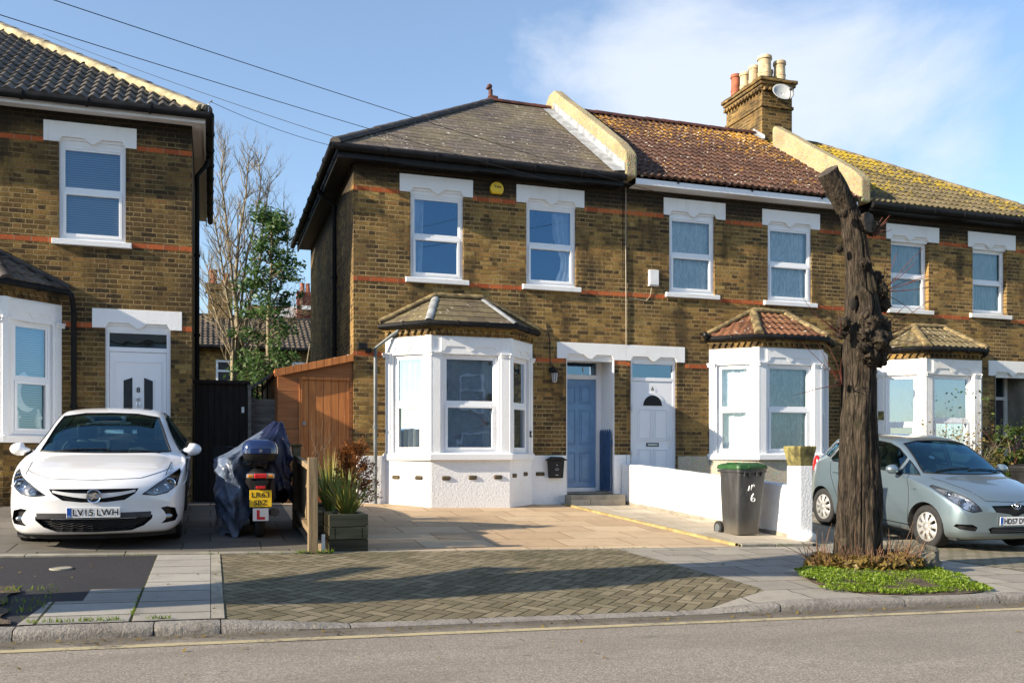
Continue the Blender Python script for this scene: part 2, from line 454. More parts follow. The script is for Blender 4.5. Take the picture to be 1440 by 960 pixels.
def mat_herringbone(name, w=.115):
    t = NT(name); p = t.pos(); P = t.sep(t.map(p, rot=(0, 0, R(45))))
    x = t.math('ADD', t.math('DIVIDE', P[0], w), 400.0); y = t.math('ADD', t.math('DIVIDE', P[1], w), 400.0)
    i = t.math('FLOOR', x); j = t.math('FLOOR', y); fx = t.math('FRACT', x); fy = t.math('FRACT', y)
    k = t.math('MODULO', t.math('ADD', t.math('SUBTRACT', i, j), 4000.0), 4.0)
    is_ = lambda v: t.math('COMPARE', k, float(v), .2)
    k0, k1, k2, k3 = is_(0), is_(1), is_(2), is_(3)
    ix = t.math('SUBTRACT', 1.0, fx); iy = t.math('SUBTRACT', 1.0, fy)
    big = 5.0
    def gate(d, on): return t.math('ADD', d, t.math('MULTIPLY', t.math('SUBTRACT', 1.0, on), big))
    hz = t.math('ADD', k0, k1); vt = t.math('ADD', k2, k3)
    ds = [gate(fy, t.math('MAXIMUM', hz, k3)), gate(iy, t.math('MAXIMUM', hz, k2)),
          gate(fx, t.math('MAXIMUM', vt, k0)), gate(ix, t.math('MAXIMUM', vt, k1))]
    d = ds[0]
    for q in ds[1:]: d = t.math('MINIMUM', d, q)
    d = t.math('ADD', t.math('MULTIPLY', d, w), t.math('MULTIPLY', t.math('SUBTRACT', t.noise(p, 20, 3), .5), .006))
    jm = t.math('SUBTRACT', 1.0, t.step(d, .003, .010))
    idv = t.comb(t.math('SUBTRACT', i, k1), t.math('SUBTRACT', j, k2), 0.0)
    wv = t.white(idv); n1 = t.noise(p, 2.2, 6, .7); n2 = t.noise(p, 80, 3, .6)
    c = t.ramp(wv, [(0, (.130, .108, .068)), (.5, (.190, .160, .102)), (1, (.25, .21, .14))])
    c = t.mix(t.math('MULTIPLY', t.step(n1, .42, .72), .65), c, (.095, .080, .042))
    c = t.mix(t.math('MULTIPLY', t.step(t.noise(p, .55, 3, .6), .48, .66), .4), c, (.085, .085, .045))
    c = t.mix(t.math('MULTIPLY', t.step(n2, .4, .7), .35), c, (.09, .075, .05))
    # some joints are packed with sand, others open and mossy
    jo = t.step(t.noise(p, 5.0, 3, .6), .28, .50)
    c = t.mix(t.math('MULTIPLY', jm, t.math('ADD', .35, t.math('MULTIPLY', jo, .65))), c, (.028, .026, .012))
    h = t.math('SUBTRACT', t.math('MULTIPLY', n2, .3), jm)
    return t.done(t.bsdf(c, .88, 0, t.bump(h, .6, .008), .2))

def mat_road():
    t = NT('worn asphalt'); p = t.pos(); P = t.sep(p)
    v = t.vor(p, 120, out='Color'); d = t.vor(p, 120); n1 = t.noise(t.map(p, (.35, 1.2, 1)), 1.3, 6, .65); n2 = t.noise(p, 160, 2)
    ag = t.sep(v)[0]
    c = t.ramp(ag, [(0, (.185, .160, .130)), (.45, (.285, .248, .205)), (.8, (.37, .325, .27)), (1, (.52, .46, .39))])
    c = t.mix(t.math('MULTIPLY', t.step(n1, .40, .72), .5), c, (.17, .145, .117))
    c = t.mix(t.math('MULTIPLY', t.step(d, .35, .7), .35), c, (.08, .07, .06))
    pt = t.vor(t.map(p, (.22, .5, 1)), 1.0, out='Color')
    c = t.mix(t.math('MULTIPLY', t.sep(pt)[0], .25), c, (.13, .115, .10))
    oil = t.step(t.noise(t.map(p, (1, 1.6, 1), loc=(4, 2, 0)), 1.1, 3, .55), .66, .74)
    c = t.mix(t.math('MULTIPLY', oil, .45), c, (.05, .045, .04))
    dirt = t.math('MULTIPLY', t.step(t.math('ADD', P[1], t.math('MULTIPLY', t.noise(p, 3, 4), .5)), 6.45, 6.9), .75)
    c = t.mix(dirt, c, t.mix(t.noise(p, 40, 3), (.035, .030, .022), (.13, .11, .08)))
    cr = t.n('TexVoronoi', feature='DISTANCE_TO_EDGE'); cr.inputs['Scale'].default_value = .8
    wp = t.n('VectorMath', operation='ADD'); t.l(p, wp.inputs[0])
    nz = t.n('TexNoise'); t.l(p, nz.inputs['Vector']); nz.inputs['Scale'].default_value = 2.5
    sc_ = t.n('VectorMath', operation='SCALE'); t.l(nz.outputs['Color'], sc_.inputs[0]); sc_.inputs['Scale'].default_value = .7
    t.l(sc_.outputs[0], wp.inputs[1]); t.l(wp.outputs[0], cr.inputs['Vector'])
    crk = t.math('MULTIPLY', t.math('SUBTRACT', 1.0, t.step(cr.outputs[0], .002, .009)), t.step(t.noise(p, .45, 2), .5, .62))
    c = t.mix(t.math('MULTIPLY', crk, .75), c, (.02, .018, .016))
    h = t.math('SUBTRACT', t.math('MULTIPLY', ag, .8), t.math('MULTIPLY', crk, 1.5))
    return t.done(t.bsdf(c, .85, 0, t.bump(h, .5, .005), .25))

def mat_asphalt(name, a, b):
    t = NT(name); p = t.pos(); v = t.vor(p, 130, out='Color'); n1 = t.noise(p, 1.6, 5, .6)
    c = t.mix(t.sep(v)[0], a, b); c = t.mix(t.math('MULTIPLY', t.step(n1, .4, .7), .45), c, a)
    return t.done(t.bsdf(c, .85, 0, t.bump(t.sep(v)[0], .5, .005), .25))

def mat_yellow():
    t = NT('worn yellow line paint'); p = t.pos()
    n = t.noise(p, 26, 4, .7); n2 = t.noise(p, 3.2, 3, .6)
    f = t.math('MULTIPLY', t.step(t.math('ADD', n, t.math('MULTIPLY', t.math('SUBTRACT', n2, .5), .9)), .28, .55), .8)
    c = t.mix(f, (.19, .165, .13), (.52, .44, .25))
    c = t.mix(t.math('MULTIPLY', t.noise(p, 90, 2), .35), c, (.18, .15, .10))
    return t.done(t.bsdf(c, .8, 0, t.bump(n, .3, .004), .25))

def mat_granite():
    t = NT('granite kerb'); p = t.pos(); v = t.vor(p, 120, out='Color'); n1 = t.noise(p, 4, 5, .7)
    c = t.mix(t.sep(v)[0], (.19, .175, .155), (.31, .285, .255)); c = t.mix(t.math('MULTIPLY', t.step(n1, .45, .7), .6), c, (.11, .095, .08))
    return t.done(t.bsdf(c, .85, 0, t.bump(t.noise(p, 26, 5, .7), .9, .02), .25))

def mat_car(name, col, metal=0.0, flake=0.0, rough=.32, coat=1.0):
    t = NT(name); p = t.obj()
    n = t.noise(p, 4, 4, .6); dz = t.sep(p)[2]
    c = t.mix(t.math('MULTIPLY', t.step(n, .5, .8), .06), col, tuple(x * .7 for x in col))
    dirt = t.math('MULTIPLY', t.math('SUBTRACT', 1.0, t.step(t.math('ADD', dz, t.math('MULTIPLY', t.noise(p, 7, 4), .22)), .20, .55)), .30)
    c = t.mix(dirt, c, (.20, .17, .13))
    rr = t.math('ADD', rough, t.math('MULTIPLY', n, .08))
    return t.done(t.bsdf(c, rr, metal, None, .5, coat))

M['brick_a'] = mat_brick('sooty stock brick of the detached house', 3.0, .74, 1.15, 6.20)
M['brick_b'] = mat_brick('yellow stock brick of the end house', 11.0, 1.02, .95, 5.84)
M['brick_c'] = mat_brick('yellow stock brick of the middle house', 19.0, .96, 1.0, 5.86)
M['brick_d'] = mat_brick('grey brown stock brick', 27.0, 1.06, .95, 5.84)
M['brick_ch'] = mat_brick('chimney stock brick', 35.0, .82, .9)
M['brick_far'] = mat_brick('far stock brick', 41.0, 1.0, .9)
M['red'] = mat_redband()
M['white'] = mat_white('white masonry paint', (.82, .82, .82), .6, .22, .4)
M['white_dirty'] = mat_white('flaking white masonry paint', (.80, .79, .76), .65, .55)
M['render_rough'] = mat_pebble('cream roughcast', (.50, .46, .36))
M['upvc'] = mat_white('white window plastic', (.82, .83, .85), .32, .05, .0, False)
M['plinth'] = mat_white('white painted rough plinth', (.82, .82, .82), .7, .28, 1.0)
M['coping'] = mat_pebble('sandy cement render', (.37, .305, .18), 38)
M['slate'] = mat_tiles('weathered slates', (.118, .092, .074), (.25, .23, .14), .32, .27, .21, 2., 1.0, .62, True)
M['slate_bay'] = mat_tiles('mossy bay slates', (.110, .088, .062), (.20, .17, .075), .35, .27, .20, 5., .5, .7, True)
M['tile_black'] = mat_tiles('dark grey roof tiles', (.115, .098, .080), (.20, .17, .10), .15, .30, .32, 1., .2, .6)
M['tile_brown'] = mat_tiles('brown roof tiles with lichen', (.082, .040, .025), (.46, .24, .03), .58, .30, .30, 9., .9, .75, moss=.20)
M['tile_moss'] = mat_tiles('mossy roof tiles', (.120, .095, .050), (.44, .31, .022), 1.45, .30, .30, 14., .2, .85, moss=.25)
M['tile_bay_c'] = mat_tiles('red brown bay tiles', (.155, .070, .038), (.26, .17, .055), .45, .30, .30, 21., .7, .75)
M['tile_bay_d'] = mat_tiles('mossy bay tiles', (.125, .100, .055), (.17, .17, .035), .8, .30, .30, 24., .6, .8)
M['tile_far'] = mat_tiles('far roof tiles', (.10, .078, .058), (.2, .17, .08), .4, .3, .3, 30., .2)
M['ridge_dark'] = simple('dark ridge tiles', (.055, .046, .042), .75, var=.3, bump=.4)
M['ridge_red'] = simple('red clay ridge', (.105, .035, .026), .75, var=.3, bump=.4)
M['ridge_grey'] = simple('greyed hip tiles', (.17, .15, .12), .8, var=.3, bump=.4)
M['ridge_pale'] = simple('pale mortar bedded hip', (.46, .39, .23), .85, var=.3, scale=3, bump=.6)
M['ridge_moss'] = simple('mossy bay hip', (.24, .18, .085), .85, var=.35, scale=9, bump=.5)
M['lead'] = simple('lead flashing', (.38, .40, .42), .5, .2, .2, bump=.3, bscale=14)
M['gutter'] = simple('black gutter plastic', (.010, .010, .011), .62, var=.3, spec=.2)
M['pipe_grey'] = simple('grey drainpipe', (.12, .14, .15), .5, var=.2)
M['fascia_white'] = mat_white('white fascia board', (.78, .79, .82), .45, .25, .05)
M['glass_sky'] = mat_window('window glass upstairs', (.90, .93, .95), .21, (.36, .66, 1.0))
M['glass_blind'] = mat_window('window glass over blinds', (.90, .94, .96), .13, (.45, .72, 1.0))
M['glass_bay'] = mat_window('window glass downstairs', (.86, .92, .92), .38, (.65, .82, 1.0))
M['glass_net'] = mat_window('window glass over nets', (.92, .96, .98), .09, (.6, .85, 1.0))
M['glass_dark'] = mat_window('door glass', (.35, .42, .50), .22, (.5, .75, 1.0))
M['curtain'] = mat_cloth('pale curtain', (.86, .88, .88), .12); M['curtain_cream'] = mat_cloth('cream curtain', (.62, .62, .50))
M['lace'] = mat_lace('lace net curtain'); M['curtain_green'] = mat_cloth('greenish net', (.82, .88, .76))
M['room'] = simple('dark room', (.05, .05, .055), .9)
M['room_pale'] = simple('dim room wall', (.50, .53, .56), .9)
M['blind'] = mat_slabs('window blind slats', (.42, .52, .58), (.46, .56, .62), 9., .035, 0, .004, (.2, .27, .32))
M['blue'] = simple('blue door paint', (.150, .290, .50), .42, var=.06, bump=.05)
M['blue_dark'] = simple('dark blue gate paint', (.028, .075, .175), .5, var=.15)
M['upvc_door'] = mat_white('white door plastic', (.80, .81, .84), .35, .06, .0, False)
M['shed'] = mat_wood('orange stained boards', (.38, .125, .032), (.56, .215, .060), 1, 2, .6, .125, 0)
M['shed_h'] = mat_wood('orange stained cladding', (.23, .082, .026), (.35, .135, .043), 1, 0, .6, .62, 2)
M['gate_dark'] = mat_wood('dark stained gate boards', (.014, .010, .008), (.030, .022, .018), 1, 2, .92, .10, 0)
M['wood_grey'] = mat_wood('weathered grey timber', (.11, .10, .088), (.22, .20, .17), 1, 0, .8)
M['wood_post'] = mat_wood('weathered brown timber post', (.15, .105, .058), (.30, .22, .125), 1, 2, .8)
M['wood_dark'] = mat_wood('dark wet sleepers', (.026, .022, .013), (.085, .072, .040), 1, 0, .8)
M['wood_mid'] = mat_wood('greenish sleepers', (.075, .066, .036), (.17, .15, .085), 1, 0, .8)
M['terracotta'] = simple('terracotta pot', (.36, .11, .055), .8, var=.2, bump=.2)
M['buff'] = simple('buff clay pot', (.58, .44, .27), .8, var=.22, bump=.2)
M['dish'] = simple('pale grey dish', (.44, .45, .45), .7, var=.08)
M['plastic_white'] = simple('white plastic box', (.78, .78, .77), .4, var=.05)
M['plastic_black'] = simple('black plastic', (.010, .010, .011), .48, var=.3, spec=.3)
M['yellow_box'] = simple('yellow alarm plastic', (.80, .52, .01), .35, var=.06)
M['ink'] = simple('black lettering', (.008, .008, .010), .5, var=.0)
M['metal'] = simple('steel', (.45, .45, .46), .3, 1.0, .1)
M['chrome'] = simple('chrome', (.72, .73, .75), .12, 1.0, .03)
M['brickair'] = simple('airbrick clay', (.10, .075, .04), .9, var=.3)
M['road'] = mat_road(); M['asphalt'] = mat_asphalt('dark asphalt patch', (.020, .019, .021), (.048, .046, .05))
M['slab'] = mat_slabs('grey paving slabs', (.26, .235, .20), (.35, .32, .27), .62, .46, .5, .008, ofs=(.1, .05))
M['slab_left'] = mat_slabs('pale paving slabs', (.27, .25, .22), (.36, .34, .30), .60, .45, 0.0, .010, ofs=(.53, .10), jcol=(.05, .05, .02))
M['slab_drive'] = mat_slabs('grey drive slabs', (.115, .105, .09), (.165, .15, .13), .85, .62, .35, .010)
M['herring'] = mat_herringbone('herringbone block paving')
M['blocks'] = mat_slabs('block paving', (.21, .185, .14), (.29, .25, .19), .22, .115, .5, .011, jcol=(.04, .05, .015), green=.4)
M['stone'] = mat_slabs('riven stone drive', (.43, .31, .195), (.56, .43, .285), .92, .62, .37, .008, jcol=(.19, .11, .05), spots=.3)
M['path'] = mat_slabs('pale path slabs', (.37, .32, .25), (.46, .41, .33), .75, .6, .3, .006, jcol=(.14, .11, .07))
M['concrete'] = simple('concrete', (.30, .275, .22), .88, var=.2, scale=2.5, bump=.4)
M['edging'] = simple('yellow lichened edging', (.36, .27, .11), .85, var=.25, bump=.5)
M['granite'] = mat_granite(); M['line'] = mat_yellow()
M['soil'] = simple('soil', (.095, .066, .038), .95, var=.35, scale=12, bump=1.0, bscale=50)
M['ground'] = simple('earth', (.10, .09, .06), .95, var=.3, scale=.6, bump=.5)
M['bark'] = mat_bark('plane bark'); M['bark_thin'] = simple('twig bark', (.27, .22, .14), .8, var=.25)
M['bark_red'] = simple('red twig bark', (.15, .040, .026), .7, var=.3)
M['cut'] = simple('old cut wood', (.075, .058, .040), .9, var=.35, scale=9, bump=.6); M['hollow'] = simple('knot hollow', (.012, .009, .007), .95)
M['leaf_dark'] = mat_leaf('evergreen leaves', (.040, .095, .028), (.13, .22, .06), .45)
M['leaf_bush'] = mat_leaf('bush leaves', (.035, .070, .014), (.110, .150, .030))
M['leaf_strap'] = mat_leaf('strap leaves', (.12, .18, .030), (.34, .40, .11), .3)
M['leaf_strap_yellow'] = mat_leaf('yellow strap leaves', (.20, .19, .03), (.40, .36, .09), .3)
M['leaf_rust'] = mat_leaf('rust conifer', (.17, .055, .010), (.36, .14, .03), .25)
M['leaf_dry'] = mat_leaf('dry leaves', (.15, .10, .03), (.30, .22, .06), .3)
M['grass'] = mat_leaf('short weeds', (.09, .17, .010), (.27, .36, .035), .4)
M['stone_rock'] = simple('mossy stone', (.13, .12, .09), .9, var=.35, scale=9, bump=.8, bscale=25)
M['capstone'] = simple('lichened cap', (.20, .175, .060), .9, var=.4, scale=8, bump=.7, bscale=30)
M['car_white'] = mat_car('white car paint', (.80, .80, .81), 0, rough=.28)
M['car_blue'] = mat_car('pale blue metallic paint', (.225, .295, .335), .70, rough=.28)
M['glass_car'] = mat_window('tinted car glass', (.66, .88, .90), .10, (.42, .80, 1.0), .01)
M['glass_lamp'] = mat_window('lamp cover', (.92, .94, .96), .10, (1, 1, 1), .02)
M['tyre'] = simple('tyre rubber', (.020, .020, .021), .8, var=.25, bump=.3)
M['alloy'] = simple('silver wheel', (.62, .62, .61), .35, .6, .08)
M['lamp_in'] = simple('lamp reflector', (.50, .52, .55), .2, .8, .15, scale=18)
M['red_lamp'] = simple('red lamp', (.50, .012, .010), .2, var=.15, coat=.8); M['amber'] = simple('amber lamp', (.62, .24, .02), .25, var=.1, coat=.8)
M['plate_white'] = simple('white number plate', (.80, .80, .80), .35, var=.03); M['plate_yellow'] = simple('yellow number plate', (.78, .52, .02), .35, var=.04)
M['plate_blue'] = simple('plate blue band', (.02, .10, .45), .4, var=.05); M['red_ink'] = simple('red lettering', (.60, .012, .02), .5, var=.02)
M['interior'] = simple('car interior', (.030, .030, .033), .7, var=.2); M['seat'] = simple('seat fabric', (.045, .048, .055), .85, var=.2)
M['cover'] = simple('silver blue cover cloth', (.095, .125, .185), .38, .0, .25, 5, .6, 22)
M['cover_navy'] = simple('navy cover cloth', (.010, .015, .050), .45, 0, .2, 5, .4, 22)
M['topbox'] = simple('navy gloss top box', (.008, .020, .085), .15, 0, .1, coat=1.0)
M['bin_body'] = simple('dark grey bin plastic', (.030, .031, .033), .55, var=.22, scale=4, bump=.08); M['bin_green'] = simple('green bin lid', (.018, .078, .020), .45, var=.2)
M['paint_white'] = simple('white brush paint', (.78, .78, .78), .6, var=.05)
M['wire'] = simple('cable sheath', (.012, .012, .014), .6); M['cable_pale'] = simple('pale cable', (.36, .33, .26), .6)
# ================================================================== WORLD, CAMERA, SUN
SUN_D = Vector((1.0, .15, -.43)).normalized()
def make_world():
    w = bpy.data.worlds.new('World'); SC.world = w; w.use_nodes = True
    t = w.node_tree; t.nodes.clear()
    out = t.nodes.new('ShaderNodeOutputWorld'); bg = t.nodes.new('ShaderNodeBackground')
    sky = t.nodes.new('ShaderNodeTexSky'); sky.sky_type = 'NISHITA'; sky.sun_disc = False
    sky.sun_elevation = math.asin(-SUN_D.z); sky.sun_rotation = math.atan2(-SUN_D.x, -SUN_D.y)
    sky.altitude = 30; sky.air_density = 1.1; sky.dust_density = .4; sky.ozone_density = 3.4
    tc = t.nodes.new('ShaderNodeTexCoord')
    def mth(op, a, b=None, clamp=False):
        n = t.nodes.new('ShaderNodeMath'); n.operation = op; n.use_clamp = clamp
        for i, v in enumerate((a, b)):
            if v is None: continue
            if isinstance(v, bpy.types.NodeSocket): t.links.new(v, n.inputs[i])
            else: n.inputs[i].default_value = v
        return n.outputs[0]
    # thin drifting cloud: direction-based noise, thickest round one bearing
    def nz(scale, detail, rough, sc=(1, 1, 1.9), loc=(0, 0, 0), dist=.3):
        m = t.nodes.new('ShaderNodeMapping'); t.links.new(tc.outputs['Generated'], m.inputs[0])
        m.inputs['Scale'].default_value = sc; m.inputs['Location'].default_value = loc
        n = t.nodes.new('ShaderNodeTexNoise'); t.links.new(m.outputs[0], n.inputs['Vector'])
        n.inputs['Scale'].default_value = scale; n.inputs['Detail'].default_value = detail
        n.inputs['Roughness'].default_value = rough; n.inputs['Distortion'].default_value = dist
        return n.outputs['Fac']
    def lobe(d, a, b):
        dp = t.nodes.new('ShaderNodeVectorMath'); dp.operation = 'DOT_PRODUCT'
        t.links.new(tc.outputs['Generated'], dp.inputs[0]); dp.inputs[1].default_value = Vector(d).normalized()
        mr = t.nodes.new('ShaderNodeMapRange'); mr.interpolation_type = 'SMOOTHSTEP'
        t.links.new(dp.outputs['Value'], mr.inputs[0]); mr.inputs[1].default_value = a; mr.inputs[2].default_value = b
        return mr.outputs[0]
    n1 = nz(3.6, 8, .58, loc=(2.3, .4, 1.1)); n2 = nz(1.5, 4, .5, loc=(.7, 3, 0))
    core = CLOUDS[0]; msk = lobe(*core)
    for c in CLOUDS[1:]: msk = mth('MAXIMUM', msk, lobe(*c))
    f = mth('ADD', mth('MULTIPLY', mth('SUBTRACT', n1, .5), 1.9), mth('MULTIPLY', msk, 1.05))
    f = mth('ADD', f, mth('MULTIPLY', mth('SUBTRACT', n2, .5), 1.0))
    mr = t.nodes.new('ShaderNodeMapRange'); mr.interpolation_type = 'SMOOTHSTEP'; t.links.new(f, mr.inputs[0])
    mr.inputs[1].default_value = .30; mr.inputs[2].default_value = 1.15
    cl = mth('MAXIMUM', mth('MULTIPLY', mr.outputs[0], .86), .10)
    mx = t.nodes.new('ShaderNodeMix'); mx.data_type = 'RGBA'
    t.links.new(cl, mx.inputs[0]); t.links.new(sky.outputs[0], mx.inputs[6]); mx.inputs[7].default_value = (*CLOUD_COL, 1)
    t.links.new(mx.outputs[2], bg.inputs['Color']); bg.inputs['Strength'].default_value = SKY_STRENGTH
    t.links.new(bg.outputs[0], out.inputs['Surface'])
f_px = 1274.0; YAW = math.atan(.333); SY, CY = math.sin(YAW), math.cos(YAW)
def ray(px, py):
    x = (px - 720) / f_px
    return Vector((CY * x + SY, -SY * x + CY, -(py - 640) / f_px))
def at(px, py, Y):
    r = ray(px, py); return Vector((0, 0, EYE)) + r * (Y / r.y)
CLOUDS = [(ray(1030, 140), .968, 1.0), (ray(840, 130), .978, 1.012), (ray(1200, 200), .975, 1.008)]
CLOUD_COL = (3.9, 4.2, 4.7); SKY_STRENGTH = .108
make_world()
cam = bpy.data.cameras.new('camera'); camo = bpy.data.objects.new('camera', cam); COL.objects.link(camo)
camo.location = (0, 0, EYE); camo.rotation_euler = (R(90), 0, -YAW)
cam.sensor_width = 36; cam.lens = f_px / 1440 * 36; cam.shift_y = 160 / 1440; cam.clip_end = 2000; cam.clip_start = .05
SC.camera = camo
sl = bpy.data.lights.new('sun', 'SUN'); so = bpy.data.objects.new('sun', sl); COL.objects.link(so)
sl.energy = 5.0; sl.angle = R(.5); sl.color = (1.0, .87, .68)
so.rotation_euler = SUN_D.to_track_quat('-Z', 'Y').to_euler(); so.location = (-40, -6, 20)
SC.view_settings.view_transform = 'Standard'; SC.view_settings.look = 'None'
SC.view_settings.exposure = 1.13; SC.view_settings.gamma = 1.0
SC.cycles.max_bounces = 6; SC.cycles.transparent_max_bounces = 16; SC.cycles.diffuse_bounces = 3
SC.cycles.glossy_bounces = 3; SC.cycles.caustics_reflective = False; SC.cycles.caustics_refractive = False
SC.cycles.use_denoising = True
try: SC.cycles.denoiser = 'OPENIMAGEDENOISE'
except Exception: pass

# ================================================================== GROUND
SL = -.021                                   # the street falls gently to one side
def lerp(a, b, t): return a + (b - a) * t
def sstep(a, b, x):
    t = min(1, max(0, (x - a) / (b - a))); return t * t * (3 - 2 * t)
def kerb_up(X):
    """kerb upstand: dropped at the crossover"""
    a = 1 - min(1, max(0, (X - .07) / .95)); b = min(1, max(0, (X - 3.95) / .85))
    return .014 + .062 * max(a, b)
def zroad(X, Y): return .046 + SL * X + .045 * (1 - ((Y - 1.0) / 5.7) ** 2) if -5 < Y < 6.8 else .046 + SL * X
def zg(X, Y):
    if Y <= 6.7: return zroad(X, Y)
    k = .046 + SL * X + kerb_up(X); b = .242 + SL * X
    if Y <= 6.85: return k
    if Y <= 10.3: return lerp(k, b, ((Y - 6.85) / 3.45) ** .85)
    if Y <= 15.4: return lerp(.242, .54, (Y - 10.3) / 5.1) + SL * X
    return .54 + SL * X
def sheet(name, mat, x0, x1, y0, y1, dz=0.0, nx=8, ny=6, kind='structure', left=None, right=None, wob=0.0, zfun=None):
    m = MB(); rows = []
    for j in range(ny + 1):
        Y = lerp(y0, y1, j / ny); a = left(Y) if left else x0; b = right(Y) if right else x1
        row = []
        for i in range(nx + 1):
            X = lerp(a, b, i / nx)
            w = wob * noise.noise(Vector((X * .7, Y * .7, 3.1))) if wob else 0
            row.append((X, Y, (zfun or zg)(X, Y) + dz + w))
        rows.append(row)
    m.grid([[Vector(p) for p in r] for r in rows])
    o = m.build(name, mat, None, smooth=30)
    return tag(o, kind=kind)

# one sheet out to the horizon, under everything
m = MB(); rows = []
for Y in (-400, -60, -8, 6.6, 6.9, 10.3, 15.4, 40, 120, 500):
    rows.append([Vector((X, Y, zg(X, min(max(Y, -4), 60)) - .20 - (.15 if Y < 7 else 0))) for X in (-400, -80, -20, -8, -4, 0, 4, 8, 12, 20, 40, 100, 400)])
m.grid(rows); tag(m.build('ground', M['ground'], None), kind='structure')
sheet('road', M['road'], -40, 60, -4.9, 6.74, 0, 40, 24, zfun=zroad)
sheet('yellow_line', M['line'], -40, 60, 6.30, 6.40, .004, 60, 1, zfun=zroad)
# kerb of long stones
m = MB(); X = -30.0; kr = random.Random(3)
while X < 40:
    L = kr.choice([.9, .915, .93]) if 0 < X < 4.6 else kr.uniform(.85, 1.45)
    if X < .07 < X + L or abs(X + L - .07) < .4: L = .07 - X
    x0, x1 = X + .004, X + L - .004
    n = 8; rows = []
    for i in range(n + 1):
        x = lerp(x0, x1, i / n); zb = .046 + SL * x; up = kerb_up(x)
        j = lambda s: .006 * noise.noise(Vector((x * 9, s * 3.3, X)))
        e = .010 if i in (0, n) else 0
        rows.append([Vector((x, 6.72 + j(1), zb - .12)), Vector((x, 6.70 + j(2) + e, zb + up * .35)), Vector((x, 6.712 + j(3) + e, zb + up - .018)),
                     Vector((x, 6.732 + j(4) + e, zb + up - .003 - e * .3)), Vector((x, 6.855, zb + up + .002 - e * .3)), Vector((x, 6.86, zb - .1))])
    m.grid(rows); X += L
tag(m.build('kerb', M['granite'], None, smooth=50), kind='structure')
lx = lambda Y: .10
rx = lambda Y: lerp(4.95, 4.80, sstep(7.2, 10.3, Y)) if Y > 7.3 else lerp(4.05, 4.95, (Y - 6.85) / .45)
sheet('asphalt_pavement', M['asphalt'], -40, .0, 6.85, 10.22, 0, 60, 8)
sheet('block_paving', M['herring'], .1, 4.9, 6.85, 10.28, 0, 40, 24, left=lx, right=rx)
sheet('slab_pavement', M['slab'], 4.9, 40, 6.85, 10.28, 0, 60, 16, left=rx)
sheet('slab_strip', M['slab_left'], -.53, .0, 6.862, 10.21, .007, 4, 16)
sheet('slab_strip', M['slab_left'], -1.24, -.535, 6.862, 7.65, .007, 6, 5, left=lambda Y: lerp(-1.24, -1.16, (Y - 6.88) / .77))
sheet('slab_strip', M['slab_left'], -.93, -.535, 7.655, 8.15, .007, 4, 4)
sheet('edging_strip', M['concrete'], .005, .098, 6.862, 10.25, .007, 2, 10)
sheet('earth_patch', M['soil'], -4.2, -1.2, 6.87, 8.35, .016, 14, 16, right=lambda Y: -1.3 - .18 * math.sin((Y - 6.9) * 1.4) + .12 * noise.noise(Vector((Y * 5, 2, 0))), wob=.006)
sheet('block_paving', M['blocks'], 8.35, 40, 7.35, 10.28, .006, 40, 12, left=lambda Y: lerp(8.9, 8.2, (Y - 7.35) / 2.93))
# private drives
sheet('drive', M['slab_drive'], -12, 1.10, 10.30, 15.5, 0, 12, 10, wob=.01)
ylx = lambda Y: 6.55 - (Y - 10.4) * .106
wlx = lambda Y: 7.77 - (Y - 10.95) * .113
sheet('drive', M['stone'], 1.10, 6.56, 10.29, 15.5, 0, 12, 12, right=lambda Y: ylx(Y) + .03, wob=.008)
sheet('path', M['path'], 6.63, 7.75, 10.42, 15.5, .02, 4, 10, left=lambda Y: ylx(Y) + .06, right=lambda Y: wlx(Y) + .05)
sheet('drive', M['concrete'], 7.75, 12.9, 10.30, 15.5, -.02, 12, 10, left=lambda Y: wlx(Y) + .06, wob=.02)
sheet('drive', M['blocks'], 12.9, 40, 10.30, 15.5, -.02, 20, 10, wob=.02)
m = MB()
for (x0, x1, y0, y1, h) in ((-12, 1.02, 10.19, 10.31, .02), (1.3, 6.56, 10.26, 10.30, .006)):
    n = 14
    for i in range(n):
        a, b = lerp(x0, x1, i / n) + .003, lerp(x0, x1, (i + 1) / n) - .003
        z = zg((a + b) / 2, y1); P = []
        for (x, y) in ((a, y0), (b, y0), (b, y1), (a, y1)): P.append(Vector((x, y, zg(x, y) - .1)))
        for (x, y) in ((a, y0), (b, y0), (b, y1), (a, y1)): P.append(Vector((x, y, zg(x, y) + h)))
        m.add(P, [[0, 1, 5, 4], [1, 2, 6, 5], [2, 3, 7, 6], [3, 0, 4, 7], [4, 5, 6, 7]])
tag(m.build('drive_edging', M['concrete'], None, bevel=.006), kind='structure')
m = MB(); rows = []
for i in range(25):
    Y = lerp(10.38, 15.2, i / 24); j = .008 * noise.noise(Vector((0, Y * 4, 0)))
    x = ylx(Y)
    rows.append([Vector((x + j, Y, zg(x, Y) - .05)), Vector((x + j, Y, zg(x, Y) + .030)), Vector((x + .018, Y, zg(x, Y) + .038 + j)), Vector((x + .05 + j, Y, zg(x, Y) + .032)), Vector((x + .05 + j, Y, zg(x, Y) - .05))])
m.grid(rows); tag(m.build('path_edging', M['edging'], None, smooth=40), kind='structure')
m = MB()
for (a, b) in ((6.64, 7.16), (7.17, 7.75)):
    for_ = [(a, 10.36), (b, 10.36), (b, 10.47), (a, 10.47)]
    P = [Vector((x, y, zg(x, y) - .08)) for x, y in for_] + [Vector((x, y, zg(x, y) + .028)) for x, y in for_]
    m.add(P, [[0, 1, 5, 4], [1, 2, 6, 5], [2, 3, 7, 6], [3, 0, 4, 7], [4, 5, 6, 7]])
tag(m.build('path_kerb', M['concrete'], None, bevel=.008), kind='structure')
